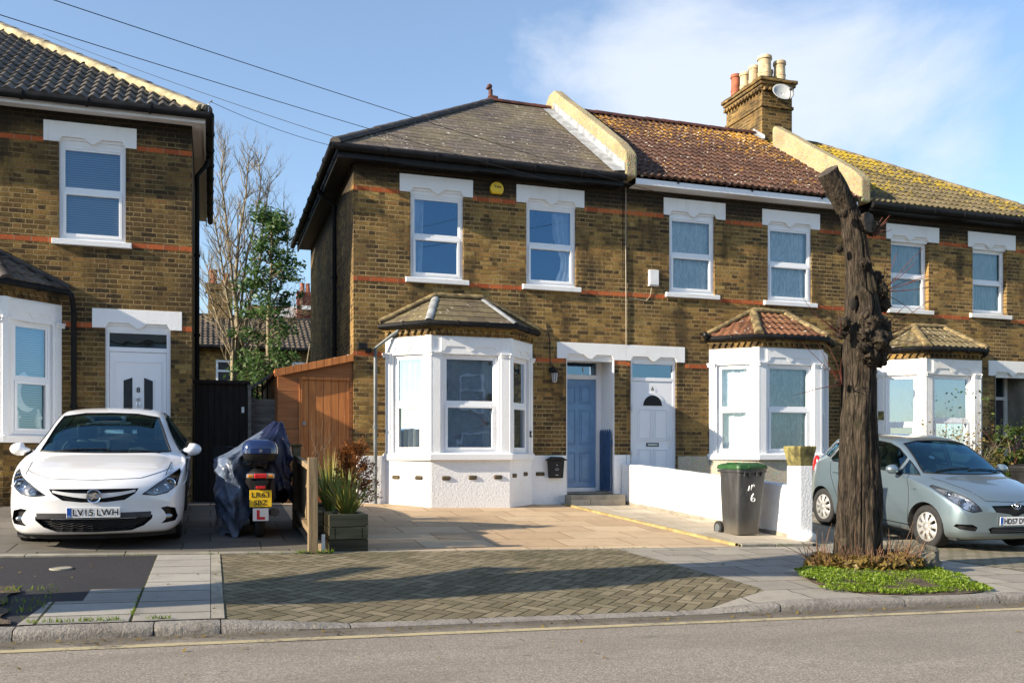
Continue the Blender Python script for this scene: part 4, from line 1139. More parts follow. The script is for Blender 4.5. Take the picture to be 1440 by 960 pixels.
# ---------------------------------------------------------------- end house (blue door)
def end_house():
    xl, xr, ze = 2.30, 7.38, 6.45
    rt = thing('end_terrace_house', 'end of terrace brick house with slate roof, blue front door and white bay window', 'house', (4.84, FACE_Y, .47))
    house_walls(rt, M['brick_b'], xl, xr, -.2, ze - .02, 22.3,
                [(3.28, 4.23, 4.38, 5.945), (5.40, 6.37, 4.38, 5.945), (3.0, 5.36, 1.36, 3.0, .2), (6.18, 7.12, .60, 3.17, .56)])
    strips(rt, [(xl, 3.09, 5.795), (4.40, 5.21, 5.795), (6.53, xr, 5.795), (xl, 3.19, 4.265), (4.32, 5.31, 4.265), (6.46, xr, 4.265),
                (xl, 2.80, 2.99), (5.56, 6.165, 2.99), (7.135, xr, 2.99)])
    m = MB(); p = lambda x, y, z: Vector((x, y, z))
    for (z,) in ((5.795,), (4.265,), (2.99,)): pass
    w1 = window(rt, FF, 3.28, 4.23, 4.38, 5.83, .50, 'glass_sky', curtain=('pair', .27, .0), sill_over=.09)
    w2 = window(rt, FF, 5.40, 6.37, 4.38, 5.83, .50, 'glass_sky', curtain=('pair', .0, .40, 'tied'), sill_over=.08)
    lintel(w1, FF, 3.09, 4.40, 3.28, 4.23, 5.845, 6.15, M['white']); lintel(w2, FF, 5.21, 6.53, 5.40, 6.37, 5.845, 6.16, M['white'])
    room(rt, 2.4, 7.3, 3.9, 6.2, 3.0); room(rt, 2.6, 5.8, .9, 3.3, 1.6, 'room_pale')
    bw, frs, Ls, wins = bay(rt, 2.84, 3.49, 4.87, 5.52, .65, .0, 1.335, 3.305, 0, 3.0, 'glass_bay',
        [('pair', .42, .30, '', 'curtain_cream'), ('pair', .0, .26, '', 'curtain'), ('pair', .12, .3, '', 'curtain_cream')], M['slate_bay'],
        dict(pitch=R(34), top=(3.72, 4.58), g=.20, t=.012, lead=True, fillet=M['ridge_moss']), 'plinth', split=.50)
    fr = frs[1]; L = Ls[1]
    for (k, a, b) in ((0, .22, .93), (0, .68, .925), (1, .26, .92), (1, .72, .925), (1, 1.17, .93), (2, .18, .95), (2, .62, .97)):
        q = MB(); f_ = frs[k]; q.box(f_, a - .075, a + .075, b - .036, b + .036, -.02, .022)
        ab = q.build('airbrick', M['brickair'], bw, bevel=.02)
    for (a, b, z) in ((xl + .05, 2.84, 1.29), (7.132, xr - .003, 1.31), (5.50, 6.168, 1.30)): pl = MB().box(FF, a, b, -.1, z, -.02, .014).build('plinth', M['plinth'], rt, bevel=.006)
    for a in (5.66, 6.0):
        q = MB(); q.box(FF, a - .085, a + .085, .93, 1.0, 0, .032); q.build('airbrick', M['brickair'], pl, bevel=.02)
    # shared door head, this house's half
    lintel(rt, FF, 5.99, xr - .002, 6.18, 7.12, 3.07, 3.365, M['white'], name='door_lintel')
    # porch recess with the blue door at the back
    m = MB(); Y0 = FACE_Y + .56
    for (x0, x1) in ((6.172, 6.184), (7.116, 7.128)):
        m.add([p(x0, FACE_Y - .016, .5), p(x1, FACE_Y - .016, .5), p(x1, Y0, .5), p(x0, Y0, .5), p(x0, FACE_Y - .016, 3.08), p(x1, FACE_Y - .016, 3.08), p(x1, Y0, 3.08), p(x0, Y0, 3.08)],
              [[0, 1, 5, 4], [1, 2, 6, 5], [2, 3, 7, 6], [3, 0, 4, 7], [4, 5, 6, 7]])
    m.build('porch_lining', M['white'], rt)
    F2 = Fr((0, Y0 - .02, 0)); m = MB()
    for q in ((6.19, 6.235, .62, 3.10), (7.00, 7.11, .62, 3.10), (6.235, 7.00, 2.745, 2.83), (6.235, 7.0, 3.06, 3.10), (6.235, 7.0, .60, .69)): m.box(F2, *q, -.05, .03)
    d = m.build('front_door', M['upvc_door'], rt, bevel=.006)
    g = MB(); g.box(F2, 6.235, 7.0, 2.83, 3.06, -.02, -.012); g.build('pane', M['glass_dark'], d)
    text_mb('1', Fr(F2.p(6.74, 2.93, 0), F2.u, F2.n), h=.10).build('number', M['paint_white'], d, recalc=False)
    L_ = MB(); L_.box(F2, 6.24, 6.995, .695, 2.74, -.05, -.012)
    for (z0, z1) in ((.80, 1.36), (1.50, 2.16), (2.28, 2.62)):
        for (x0, x1) in ((6.34, 6.585), (6.66, 6.90)):
            for q in ((x0, x0 + .02, z0, z1), (x1 - .02, x1, z0, z1), (x0 + .02, x1 - .02, z1 - .02, z1), (x0 + .02, x1 - .02, z0, z0 + .02)): L_.box(F2, *q, -.014, .004)
            L_.box(F2, x0 + .045, x1 - .045, z0 + .045, z1 - .045, -.014, .000)
    L_.build('door_leaf', M['blue'], d, bevel=.006)
    # step
    m = MB(); m.box(FF, 6.20, 7.13, .2, .615, -.55, .0); m.box(FF, 6.14, 7.22, .2, .585, .004, .30); m.build('doorstep', M['concrete'], rt, bevel=.012)
    m = MB()
    for i in range(4): m.box(FF, 6.142 + .27 * i, 6.40 + .27 * i + .006, .20, .50, .302, .306)
    m.build('step_riser', M['path'], rt)
    # roof
    kA, kB = (xl - .35, EY), (xl - .35, BY)
    roof_face(rt, 'roof', M['slate'], (xl - .35, EY, ze), (1, 0, 0), (0, 1, 0), 7.30 - xl + .35, SLEN, PITCH, .21, .007,
              cuts=[vplane(kA, (xl - .35 + 1, EY + 1), (6, 15.5))])
    roof_face(rt, 'roof', M['slate'], (xl - .35, EY, ze), (0, 1, 0), (1, 0, 0), BY - EY, SLEN, PITCH, .21, .007,
              cuts=[vplane(kA, (xl - .35 + 1, EY + 1), (2.2, 18.9)), vplane(kB, (xl - .35 + 1, BY - 1), (2.2, 18.9))])
    apex = (xl - .35 + RY - EY, RY, ze + TANP * (RY - EY))
    plain_slope(rt, [(xl - .35, BY, ze), (7.38, BY, ze), (7.38, RY, apex[2]), apex], M['slate'])
    hip_tiles(rt, 'hip_tiles', M['ridge_dark'], (xl - .35, EY, ze + .02), apex, .105, .42)
    hip_tiles(rt, 'ridge_tiles', M['ridge_red'], apex, (7.25, RY, apex[2]), .10, .42)
    # red clay finial on the hip end
    m = MB(); ax = Vector(apex) + Vector((0, 0, .02))
    m.tube([ax + Vector((-.10, 0, -.05)), ax + Vector((.04, 0, .05)), ax + Vector((.16, 0, .05))], [.05, .062, .045], 10)
    m.lathe(ax, (0, 0, 1), [(.06, .06), (.045, .14), (.05, .20), (.03, .24)], 10); m.blob(ax + Vector((-.02, 0, .29)), .06, .045, .055); m.blob(ax + Vector((-.06, 0, .24)), .05, .035, .03)
    m.build('finial', M['ridge_red'], rt, smooth=50)
    # eaves: soffit, fascia, gutters, side verge
    m = MB()
    m.box(FF, xl - .30, xr - .2, ze - .22, ze - .02, .27, .30); m.box(FF, xl - .30, xr - .2, ze - .20, ze - .185, .0, .27)
    SF = Fr((xl, 0, 0), (0, 1, 0), (-1, 0, 0)); m.box(SF, EY + .10, 22.5, ze - .22, ze - .02, .27, .30); m.box(SF, FACE_Y, 22.3, ze - .202, ze - .187, .002, .27)
    m.build('fascia', M['plastic_black'], rt)
    gutter_run(rt, [(xl - .40, EY - .02, ze - .07), (7.2, EY - .02, ze - .085)], .062)
    gutter_run(rt, [(xl - .40, EY - .03, ze - .07), (xl - .40, 22.6, ze - .07)], .062)
    pipe(rt, [(xl - .38, 17.4, ze - .1), (xl - .32, 17.4, ze - .22), (xl - .06, 17.4, ze - .42), (xl - .06, 17.4, .6)], .04)
    pipe(rt, [(3.02, 15.18, 3.47), (3.02, 15.16, 3.40), (2.92, 15.25, 3.33), (2.66, 15.33, 3.12), (2.66, 15.34, .45)], .032, mat='pipe_grey')
    parapet(rt, 7.19, 7.43, ze)
    m = MB(); rows = []
    for i in range(15):
        y = lerp(EY - .0, RY - .2, i / 14); z = ze + TANP * (y - EY); j = .02 * noise.noise(Vector((y * 3, 0, 0)))
        rows.append([p(6.95 + j, y, z + .025), p(7.05 + j, y, z + .038), p(7.185, y, z + .05), p(7.186, y, z + .20)])
    m.grid(rows); m.build('roof_flashing', M['lead'], rt, smooth=40)
    pipe(rt, [(7.365, 15.385, 6.3), (7.362, 15.385, 5.2), (7.368, 15.384, 4.3), (7.372, 15.385, 3.37)], .009, 'cable', 'cable_pale', 9)
    pipe(rt, [(7.31, 15.387, 6.3), (7.30, 15.387, 4.6)], .007, 'cable', 'gutter', 9)
    return rt

# ---------------------------------------------------------------- middle house (white door)
def middle_house():
    xl, xr, ze = 7.38, 12.50, 6.45
    rt = thing('terraced_house', 'middle brick terraced house with brown lichened tile roof and white door, left of the tree', 'house', (9.9, FACE_Y, .33))
    house_walls(rt, M['brick_c'], xl, xr, -.3, ze - .02, 22.3,
                [(8.28, 9.26, 4.40, 5.965), (10.46, 11.49, 4.36, 5.945), (9.30, 11.72, 1.33, 3.0, .2), (7.47, 8.44, .62, 3.17, .2)])
    strips(rt, [(xl, 8.16, 5.80), (9.50, 10.33, 5.80), (11.68, xr, 5.79), (xl, 8.18, 4.27), (9.37, 10.36, 4.265), (11.59, xr, 4.25),
                (xl, 7.46, 2.97), (8.62, 9.10, 2.97), (11.95, xr, 2.95)])
    w1 = window(rt, FF, 8.28, 9.26, 4.40, 5.86, .50, 'glass_net', curtain=('net', 'lace'), sill_over=.09, set_=-.04)
    w2 = window(rt, FF, 10.46, 11.49, 4.36, 5.84, .50, 'glass_net', curtain=('net', 'lace'), sill_over=.10, set_=-.04)
    lintel(w1, FF, 8.16, 9.50, 8.28, 9.30, 5.865, 6.19, M['white']); lintel(w2, FF, 10.33, 11.68, 10.46, 11.49, 5.845, 6.16, M['white'])
    room(rt, 7.6, 12.3, 3.9, 6.2, 3.0); room(rt, 9.2, 12.0, .9, 3.2, 3.2)
    tc = ('net', 'lace')
    bw, frs, Ls, wins = bay(rt, 9.14, 9.82, 11.21, 11.88, .65, -.1, 1.33, 3.345, 0, 3.03, 'glass_net', [tc, tc, tc], M['tile_bay_c'],
        dict(pitch=R(35), top=(10.12, 10.86), g=.24, t=.02, amp=.022, wave=.15, fillet=M['ridge_moss']), 'render_rough', split=.50, hipmat=M['ridge_moss'])
    for (a, b) in ((8.46, 9.14), (11.88, xr - .003)): MB().box(FF, a, b, -.2, 1.285, -.02, .016).build('plinth', M['render_rough'], rt)
    m = MB(); m.box(FF, xl + .003, 7.455, -.2, 1.31, -.02, .016); m.build('plinth', M['plinth'], rt)
    lintel(rt, FF, xl + .001, 8.61, 7.47, 8.44, 3.07, 3.365, M['white'], name='door_lintel')
    upvc_door(rt, 7.47, 8.44, .62, 3.08, 2.735, 'fan', '6', -.05)
    m = MB(); m.box(FF, 7.42, 8.5, .1, .615, -.2, .20); m.build('doorstep', M['concrete'], rt, bevel=.012)
    roof_face(rt, 'roof', M['tile_brown'], (7.42, EY, ze), (1, 0, 0), (0, 1, 0), 12.40 - 7.42, SLEN, PITCH, .30, .022, .028, .15)
    rz = ze + TANP * (RY - EY)
    plain_slope(rt, [(xl, BY, ze), (xr, BY, ze), (xr, RY, rz), (xl, RY, rz)], M['tile_brown'])
    hip_tiles(rt, 'ridge_tiles', M['ridge_red'], (7.44, RY, rz + .02), (12.5, RY, rz + .02), .11, .42)
    m = MB(); m.box(FF, xl + .05, 12.36, ze - .16, ze - .05, .28, .31); m.box(FF, xl + .05, 12.36, ze - .16, ze - .145, .0, .28); m.build('fascia', M['fascia_white'], rt, bevel=.004)
    m = MB()
    for i in range(3): a = xl + .9 + i * 1.6; m.box(FF, a, a + .03, ze - .08, ze - .04, .311, .335)
    m.build('gutter_bracket', M['plastic_black'], rt)
    parapet(rt, 12.39, 12.64, ze, .50, ye=18.02)
    pipe(rt, [(12.18, 15.33, 3.5), (12.18, 15.33, .3)], .036); pipe(rt, [(12.0, 15.1, 3.5), (12.18, 15.33, 3.3)], .034)
    # chimney stack on the party wall
    x0, x1, y0, y1 = 12.46, 13.30, 18.58, 20.15; zt = 10.05
    m = MB(); B = lambda x0, x1, y0, y1, z0, z1: m.box(WORLD, x0, x1, y0, y1, z0, z1)
    B(x0, x1, y0, y1, 8.0, zt)
    B(x0 - .03, x1 + .03, y0 - .03, y1 + .03, 9.60, 9.675)
    for k, e in enumerate((.03, .065, .10)): B(x0 - e, x1 + e, y0 - e, y1 + e, zt + .002 + .077 * k, zt + .002 + .077 * (k + 1) - .004)
    for i in range(12):
        a = lerp(y0 - .02, y1 + .02, (i + .5) / 12); B(x0 - .10, x0, a - .035, a + .035, zt - .075, zt)
    for i in range(6):
        a = lerp(x0 - .02, x1 + .02, (i + .5) / 6); B(a - .035, a + .035, y0 - .10, y0, zt - .075, zt)
    ch = m.build('chimney_stack', M['brick_ch'], rt, bevel=.006)
    m = MB(); rows = []
    for i in range(9):
        row = []
        for j in range(5):
            u, v = i / 8, j / 4; ed = min(u, 1 - u, v, 1 - v) * 4
            row.append(Vector((lerp(x0 - .10, x1 + .10, v), lerp(y0 - .10, y1 + .10, u), zt + .235 + min(.10, ed * .10) + .02 * noise.noise(Vector((u * 6, v * 6, 0))))))
        rows.append(row)
    m.grid(rows); m.build('flaunching', M['capstone'], ch, smooth=60)
    for (x, y, r, h, mt) in ((12.64, 20.0, .125, .62, 'terracotta'), (12.66, 19.62, .125, .52, 'buff'), (12.68, 19.26, .125, .54, 'buff'), (12.72, 18.86, .165, .62, 'buff'), (12.98, 19.05, .09, .40, 'buff'), (13.10, 18.80, .145, .52, 'buff')):
        m = MB(); m.lathe((x, y, zt + .26), (0, 0, 1), [(r * 1.02, 0), (r * .98, h * .3), (r * 1.03, h * .31), (r * 1.03, h * .36), (r * .95, h * .37), (r * .92, h - .09), (r * 1.08, h - .08), (r * 1.08, h - .03), (r, h), (r * .8, h), (r * .78, h - .35)], 20, False)
        m.build('chimney_pot', M[mt], ch, smooth=35)
    m = MB(); rows = []
    for i in range(5):
        y = lerp(18.45, 18.95, i / 4); z = ze + TANP * (y - EY); rows.append([p_ for p_ in (Vector((12.36, y, z + .045)), Vector((12.45, y, z + .06)), Vector((12.455, y, z + .14)))])
    m.grid(rows); m.build('flashing', M['lead'], ch)
    return rt

# ---------------------------------------------------------------- right-hand house
def right_house():
    xl, xr, ze = 12.52, 17.72, 6.42
    rt = thing('terraced_house', 'brick terraced house with mossy hipped roof behind the pale blue car, right of the tree', 'house', (15.1, FACE_Y, .22))
    house_walls(rt, M['brick_d'], xl, xr, -.4, ze - .02, 22.3,
                [(13.44, 14.42, 4.36, 5.90), (15.60, 16.55, 4.36, 5.89), (13.25, 15.62, 1.27, 2.94, .2), (16.22, 17.20, .5, 3.13, .62)])
    strips(rt, [(xl, 13.30, 5.77), (14.70, 15.46, 5.76), (16.80, xr, 5.75), (xl, 13.33, 4.22), (14.53, 15.50, 4.21), (16.66, xr, 4.20)])
    w1 = window(rt, FF, 13.44, 14.42, 4.36, 5.80, .50, 'glass_net', curtain=('net', 'curtain_green'), sill_over=.09, sill_mat=M['white_dirty'], set_=-.10)
    w2 = window(rt, FF, 15.60, 16.55, 4.36, 5.78, .50, 'glass_net', curtain=('net', 'curtain_green'), sill_over=.09, sill_mat=M['white_dirty'], set_=-.10)
    lintel(w1, FF, 13.32, 14.69, 13.44, 14.42, 5.80, 6.12, M['white']); lintel(w2, FF, 15.47, 16.79, 15.60, 16.55, 5.79, 6.12, M['white'])
    room(rt, 12.7, 17.5, 3.9, 6.1, 3.0); room(rt, 12.9, 15.9, .8, 3.2, 3.2)
    tc = ('net', 'curtain_green')
    bw, frs, Ls, wins = bay(rt, 13.09, 13.74, 15.13, 15.78, .65, -.2, 1.26, 3.265, 0, 2.94, 'glass_bay', [tc, tc, tc], M['tile_bay_d'],
        dict(pitch=R(33), top=(14.02, 14.82), g=.25, t=.02, amp=.022, wave=.15, fillet=M['ridge_moss']), 'white_dirty', split=.40, splitm=.45, white='white_dirty', hipmat=M['ridge_moss'], soffit_white=True)
    for (a, b) in ((xl + .003, 13.09), (15.78, 16.20)): MB().box(FF, a, b, -.3, 1.22, -.02, .016).build('plinth', M['white_dirty'], rt)
    lintel(rt, FF, 16.03, xr - .01, 16.22, 17.20, 3.03, 3.36, M['white_dirty'], name='door_lintel')
    p = lambda x, y, z: Vector((x, y, z)); m = MB(); Y0 = FACE_Y + .62
    for (x0, x1) in ((16.212, 16.224), (17.196, 17.208)):
        m.box(WORLD, x0, x1, FACE_Y - .016, Y0, .3, 3.05)
    m.build('porch_lining', M['concrete'], rt)
    F2 = Fr((0, Y0 - .02, 0)); m = MB()
    for q in ((16.23, 16.28, .3, 3.06), (17.10, 17.19, .3, 3.06), (16.28, 17.1, 2.55, 2.62), (16.28, 17.1, .3, .5)): m.box(F2, *q, -.05, .03)
    d = m.build('front_door', M['white_dirty'], rt, bevel=.006)
    L_ = MB(); L_.box(F2, 16.285, 17.095, .5, 2.545, -.05, -.012)
    for (z0, z1) in ((.65, 1.3), (1.45, 2.35)):
        for (x0, x1) in ((16.38, 16.63), (16.75, 17.0)): L_.box(F2, x0, x1, z0, z1, -.014, -.004)
    L_.build('door_leaf', M['room'], d, bevel=.005)
    g = MB(); g.box(F2, 16.28, 17.1, 2.62, 3.06, -.02, -.012); g.build('pane', M['glass_dark'], d)
    ex = xr + .35; apex = (ex - (RY - EY), RY, ze + TANP * (RY - EY))
    cutF = vplane((ex, EY), (ex - 1, EY + 1), (14, 15.5))
    roof_face(rt, 'roof', M['tile_moss'], (12.62, EY, ze), (1, 0, 0), (0, 1, 0), ex - 12.62, SLEN, PITCH, .30, .024, .028, .15, cuts=[cutF])
    roof_face(rt, 'roof', M['tile_moss'], (ex, EY, ze), (0, 1, 0), (-1, 0, 0), BY - EY, SLEN, PITCH, .30, .024, .028, .15,
              cuts=[vplane((ex, EY), (ex - 1, EY + 1), (17.8, 18.9)), vplane((ex, BY), (ex - 1, BY - 1), (17.8, 18.9))])
    plain_slope(rt, [(xl, BY, ze), (ex, BY, ze), apex, (xl, RY, apex[2])], M['tile_moss'])
    hip_tiles(rt, 'hip_tiles', M['ridge_moss'], (ex, EY, ze + .02), apex, .10, .40)
    hip_tiles(rt, 'ridge_tiles', M['ridge_dark'], (12.62, RY, apex[2] + .02), apex, .10, .40)
    m = MB(); m.box(FF, 12.66, ex - .05, ze - .16, ze - .05, .28, .31); m.box(FF, 12.66, ex - .05, ze - .16, ze - .145, .0, .28); m.build('fascia', M['plastic_black'], rt)
    gutter_run(rt, [(12.66, EY - .02, ze - .07), (ex, EY - .02, ze - .085)], .062)
    return rt

# ---------------------------------------------------------------- left-hand house (number 8)
def left_house():
    xl, xr, ze = -6.2, -.28, 6.70
    rt = thing('detached_house', 'sooty brick house with dark tiled hip roof and white door, behind the white car', 'house', (-3.2, FACE_Y, .6))
    house_walls(rt, M['brick_a'], xl, xr, 0, ze - .02, 21.6,
                [(-2.21, -1.26, 4.63, 6.215), (-4.74, -2.32, 1.60, 3.24, .2), (-1.56, -.60, .7, 3.385, .2)])
    strips(rt, [(xl, -2.42, 6.09), (-1.095, xr, 6.09), (xl, -2.31, 4.56), (-1.16, xr, 4.56), (xl, -4.9, 3.28), (-2.15, -1.57, 3.28), (-.595, xr, 3.28)])
    w1 = window(rt, FF, -2.21, -1.26, 4.63, 6.10, .52, 'glass_blind', curtain=('blind', 'blind'), sill_over=.09, set_=-.05)
    lintel(w1, FF, -2.42, -1.10, -2.21, -1.26, 6.115, 6.43, M['white'])
    room(rt, -5.8, -.4, 4.2, 6.4, 3.0); room(rt, -5.2, -2.0, 1.1, 3.5, 3.2)
    bl = ('blind', 'blind')
    bw, frs, Ls, wins = bay(rt, -4.90, -4.23, -2.845, -2.165, .65, .2, 1.60, 3.605, 0, 3.28, 'glass_blind', [bl, bl, bl], M['tile_black'],
        dict(pitch=R(36), top=(-3.9, -3.15), g=.24, t=.024, amp=.024, wave=.15, fillet=M['ridge_dark']), 'brick_a', split=.49, hipmat=M['ridge_dark'], soffit_white=True)
    # ornaments on the window ledge inside: a pale crescent and two figurines
    fr = frs[2]; a = (wins[2][0] + wins[2][1]) / 2; m = MB()
    pts = [(a + .22 * math.cos(q), 2.25 + .30 * math.sin(q)) for q in [R(100 + 190 * k / 16) for k in range(17)]] + [(a + .07 + .17 * math.cos(q), 2.25 + .235 * math.sin(q)) for q in [R(282 - 176 * k / 16) for k in range(17)]]
    m.prism(fr, pts, -.152, -.146); tag(m.build('crescent_ornament', M['plastic_white'], None, origin=fr.p(a, 2.0, -.15)), 'pale crescent moon ornament hung inside the bay window of the house numbered 8', 'ornament')
    for da, lab in ((-.18, 'pale figurine on the bay window ledge of the house numbered 8, nearer the street'), (.17, 'pale figurine on the bay window ledge of the house numbered 8, nearer the drainpipe')):
        m = MB(); m.tube([fr.p(a + da, 1.61, -.15), fr.p(a + da + .01, 1.70, -.15), fr.p(a + da - .01, 1.83, -.15), fr.p(a + da + .015, 1.94, -.15), fr.p(a + da, 2.0, -.15)], [.05, .045, .055, .03, .02], 10); m.blob(fr.p(a + da + .02, 1.87, -.15), .06, .05, .04, amp=.3)
        tag(m.build('figurine', M['plastic_white'], None, smooth=60, origin=fr.p(a + da, 1.61, -.15)), lab, 'ornament', 'figurines on the window ledge')
    pipe(rt, [(-2.0, 15.12, 3.75), (-2.0, 15.25, 3.66), (-1.99, 15.33, 3.5), (-1.99, 15.34, .6)], .04)
    lintel(rt, FF, -1.74, -.43, -1.56, -.60, 3.285, 3.585, M['white'], name='door_lintel')
    upvc_door(rt, -1.56, -.60, .72, 3.28, 2.965, 'strips', '8', -.05)
    m = MB(); m.box(FF, -1.62, -.54, .3, .715, -.2, .25); m.build('doorstep', M['concrete'], rt, bevel=.012)
    ex = xr + .23; kA = (ex, EY); apex = (ex - (RY - EY), RY, ze + TANP * (RY - EY))
    roof_face(rt, 'roof', M['tile_black'], (xl, EY, ze), (1, 0, 0), (0, 1, 0), ex - xl, SLEN, PITCH, .30, .030, .036, .165, cuts=[vplane(kA, (ex - 1, EY + 1), (-5, 15.5))])
    roof_face(rt, 'roof', M['tile_black'], (ex, EY, ze), (0, 1, 0), (-1, 0, 0), 22.0 - EY, SLEN * .92, PITCH, .30, .030, .036, .165,
              cuts=[vplane(kA, (ex - 1, EY + 1), (ex - .1, 18)), vplane((ex, 22.0), (ex - 1, 21.0), (ex - .1, 18))])
    plain_slope(rt, [(xl, 22, ze), (ex, 22.0, ze), apex, (xl, RY, apex[2])], M['tile_black'])
    hip_tiles(rt, 'hip_tiles', M['ridge_grey'], (ex, EY, ze + .05), (apex[0], apex[1], apex[2] + .045), .105, .45)
    bed = MB(); a_, b_ = Vector((ex - .10, EY - .02, ze + .02)), Vector((apex[0] - .10, apex[1] - .02, apex[2] + .0)); bed.tube([a_.lerp(b_, i / 30) + Vector((0, 0, .018 * noise.noise(Vector((i * 1.3, 0, 0))))) for i in range(31)], [.085 + .02 * noise.noise(Vector((i * 2.1, 5, 0))) for i in range(31)], 8); bed.build('mortar_bed', M['ridge_pale'], rt, smooth=60)
    m = MB(); m.box(FF, xl, ex - .03, ze - .17, ze - .03, .285, .31); m.box(FF, xl, ex - .03, ze - .125, ze - .11, .0, .285)
    SF = Fr((xr, 0, 0), (0, 1, 0), (1, 0, 0)); m.box(SF, EY + .05, 21.9, ze - .17, ze - .03, .18, .205); m.box(SF, FACE_Y - .01, 21.6, ze - .127, ze - .112, .002, .18)
    m.build('fascia', M['fascia_white'], rt)
    gutter_run(rt, [(xl, EY - .03, ze - .06), (ex + .05, EY - .03, ze - .065)], .06)
    gutter_run(rt, [(ex + .05, EY - .04, ze - .06), (ex + .05, 21.9, ze - .06)], .06)
    pipe(rt, [(ex + .02, 17.0, ze - .1), (ex - .02, 17.0, ze - .25), (xr + .06, 17.0, ze - .45), (xr + .06, 17.0, .6)], .04)
    m = MB(); c = Vector((ex + .02, EY - .02, ze)); m.tube([c, c + Vector((0, 0, .12)), c + Vector((.04, 0, .17))], .007, 6); m.lathe(c + Vector((.04, 0, .17)), (1, 0, 0), [(.001, 0), (.02, .005), (.02, .02), (.001, .025)], 8)
    m.build('wire_bracket', M['metal'], rt)
    return rt
HB = end_house(); HC = middle_house(); HD = right_house(); HA = left_house()
# ================================================================== VEHICLES
def crom(xs, ys, x):
    """monotone-ish cubic through (xs, ys)"""
    n = len(xs)
    if x <= xs[0]: return ys[0]
    if x >= xs[-1]: return ys[-1]
    i = max(k for k in range(n - 1) if xs[k] <= x)
    def sl(k):
        if k == 0: return (ys[1] - ys[0]) / (xs[1] - xs[0])
        if k == n - 1: return (ys[-1] - ys[-2]) / (xs[-1] - xs[-2])
        a, b = (ys[k] - ys[k - 1]) / (xs[k] - xs[k - 1]), (ys[k + 1] - ys[k]) / (xs[k + 1] - xs[k])
        return 0 if a * b <= 0 else 2 * a * b / (a + b) if abs(a - b) > 1e-9 else a
    h = xs[i + 1] - xs[i]; t = (x - xs[i]) / h; m0, m1 = sl(i), sl(i + 1)
    return ((2 * t ** 3 - 3 * t * t + 1) * ys[i] + (t ** 3 - 2 * t * t + t) * h * m0 + (-2 * t ** 3 + 3 * t * t) * ys[i + 1] + (t ** 3 - t * t) * h * m1)

def pip(pt, poly):
    x, y = pt; c = False; n = len(poly)
    for i in range(n):
        (x1, y1), (x2, y2) = poly[i], poly[i - 1]
        if (y1 > y) != (y2 > y) and x < (x2 - x1) * (y - y1) / (y2 - y1) + x1: c = not c
    return c

def smooth_poly(pts, it=2, sharp=()):
    for _ in range(it):
        q = []
        n = len(pts)
        for i in range(n):
            a, b = pts[i], pts[(i + 1) % n]
            q += [(a[0] * .75 + b[0] * .25, a[1] * .75 + b[1] * .25), (a[0] * .25 + b[0] * .75, a[1] * .25 + b[1] * .75)]
        pts = q
    return pts

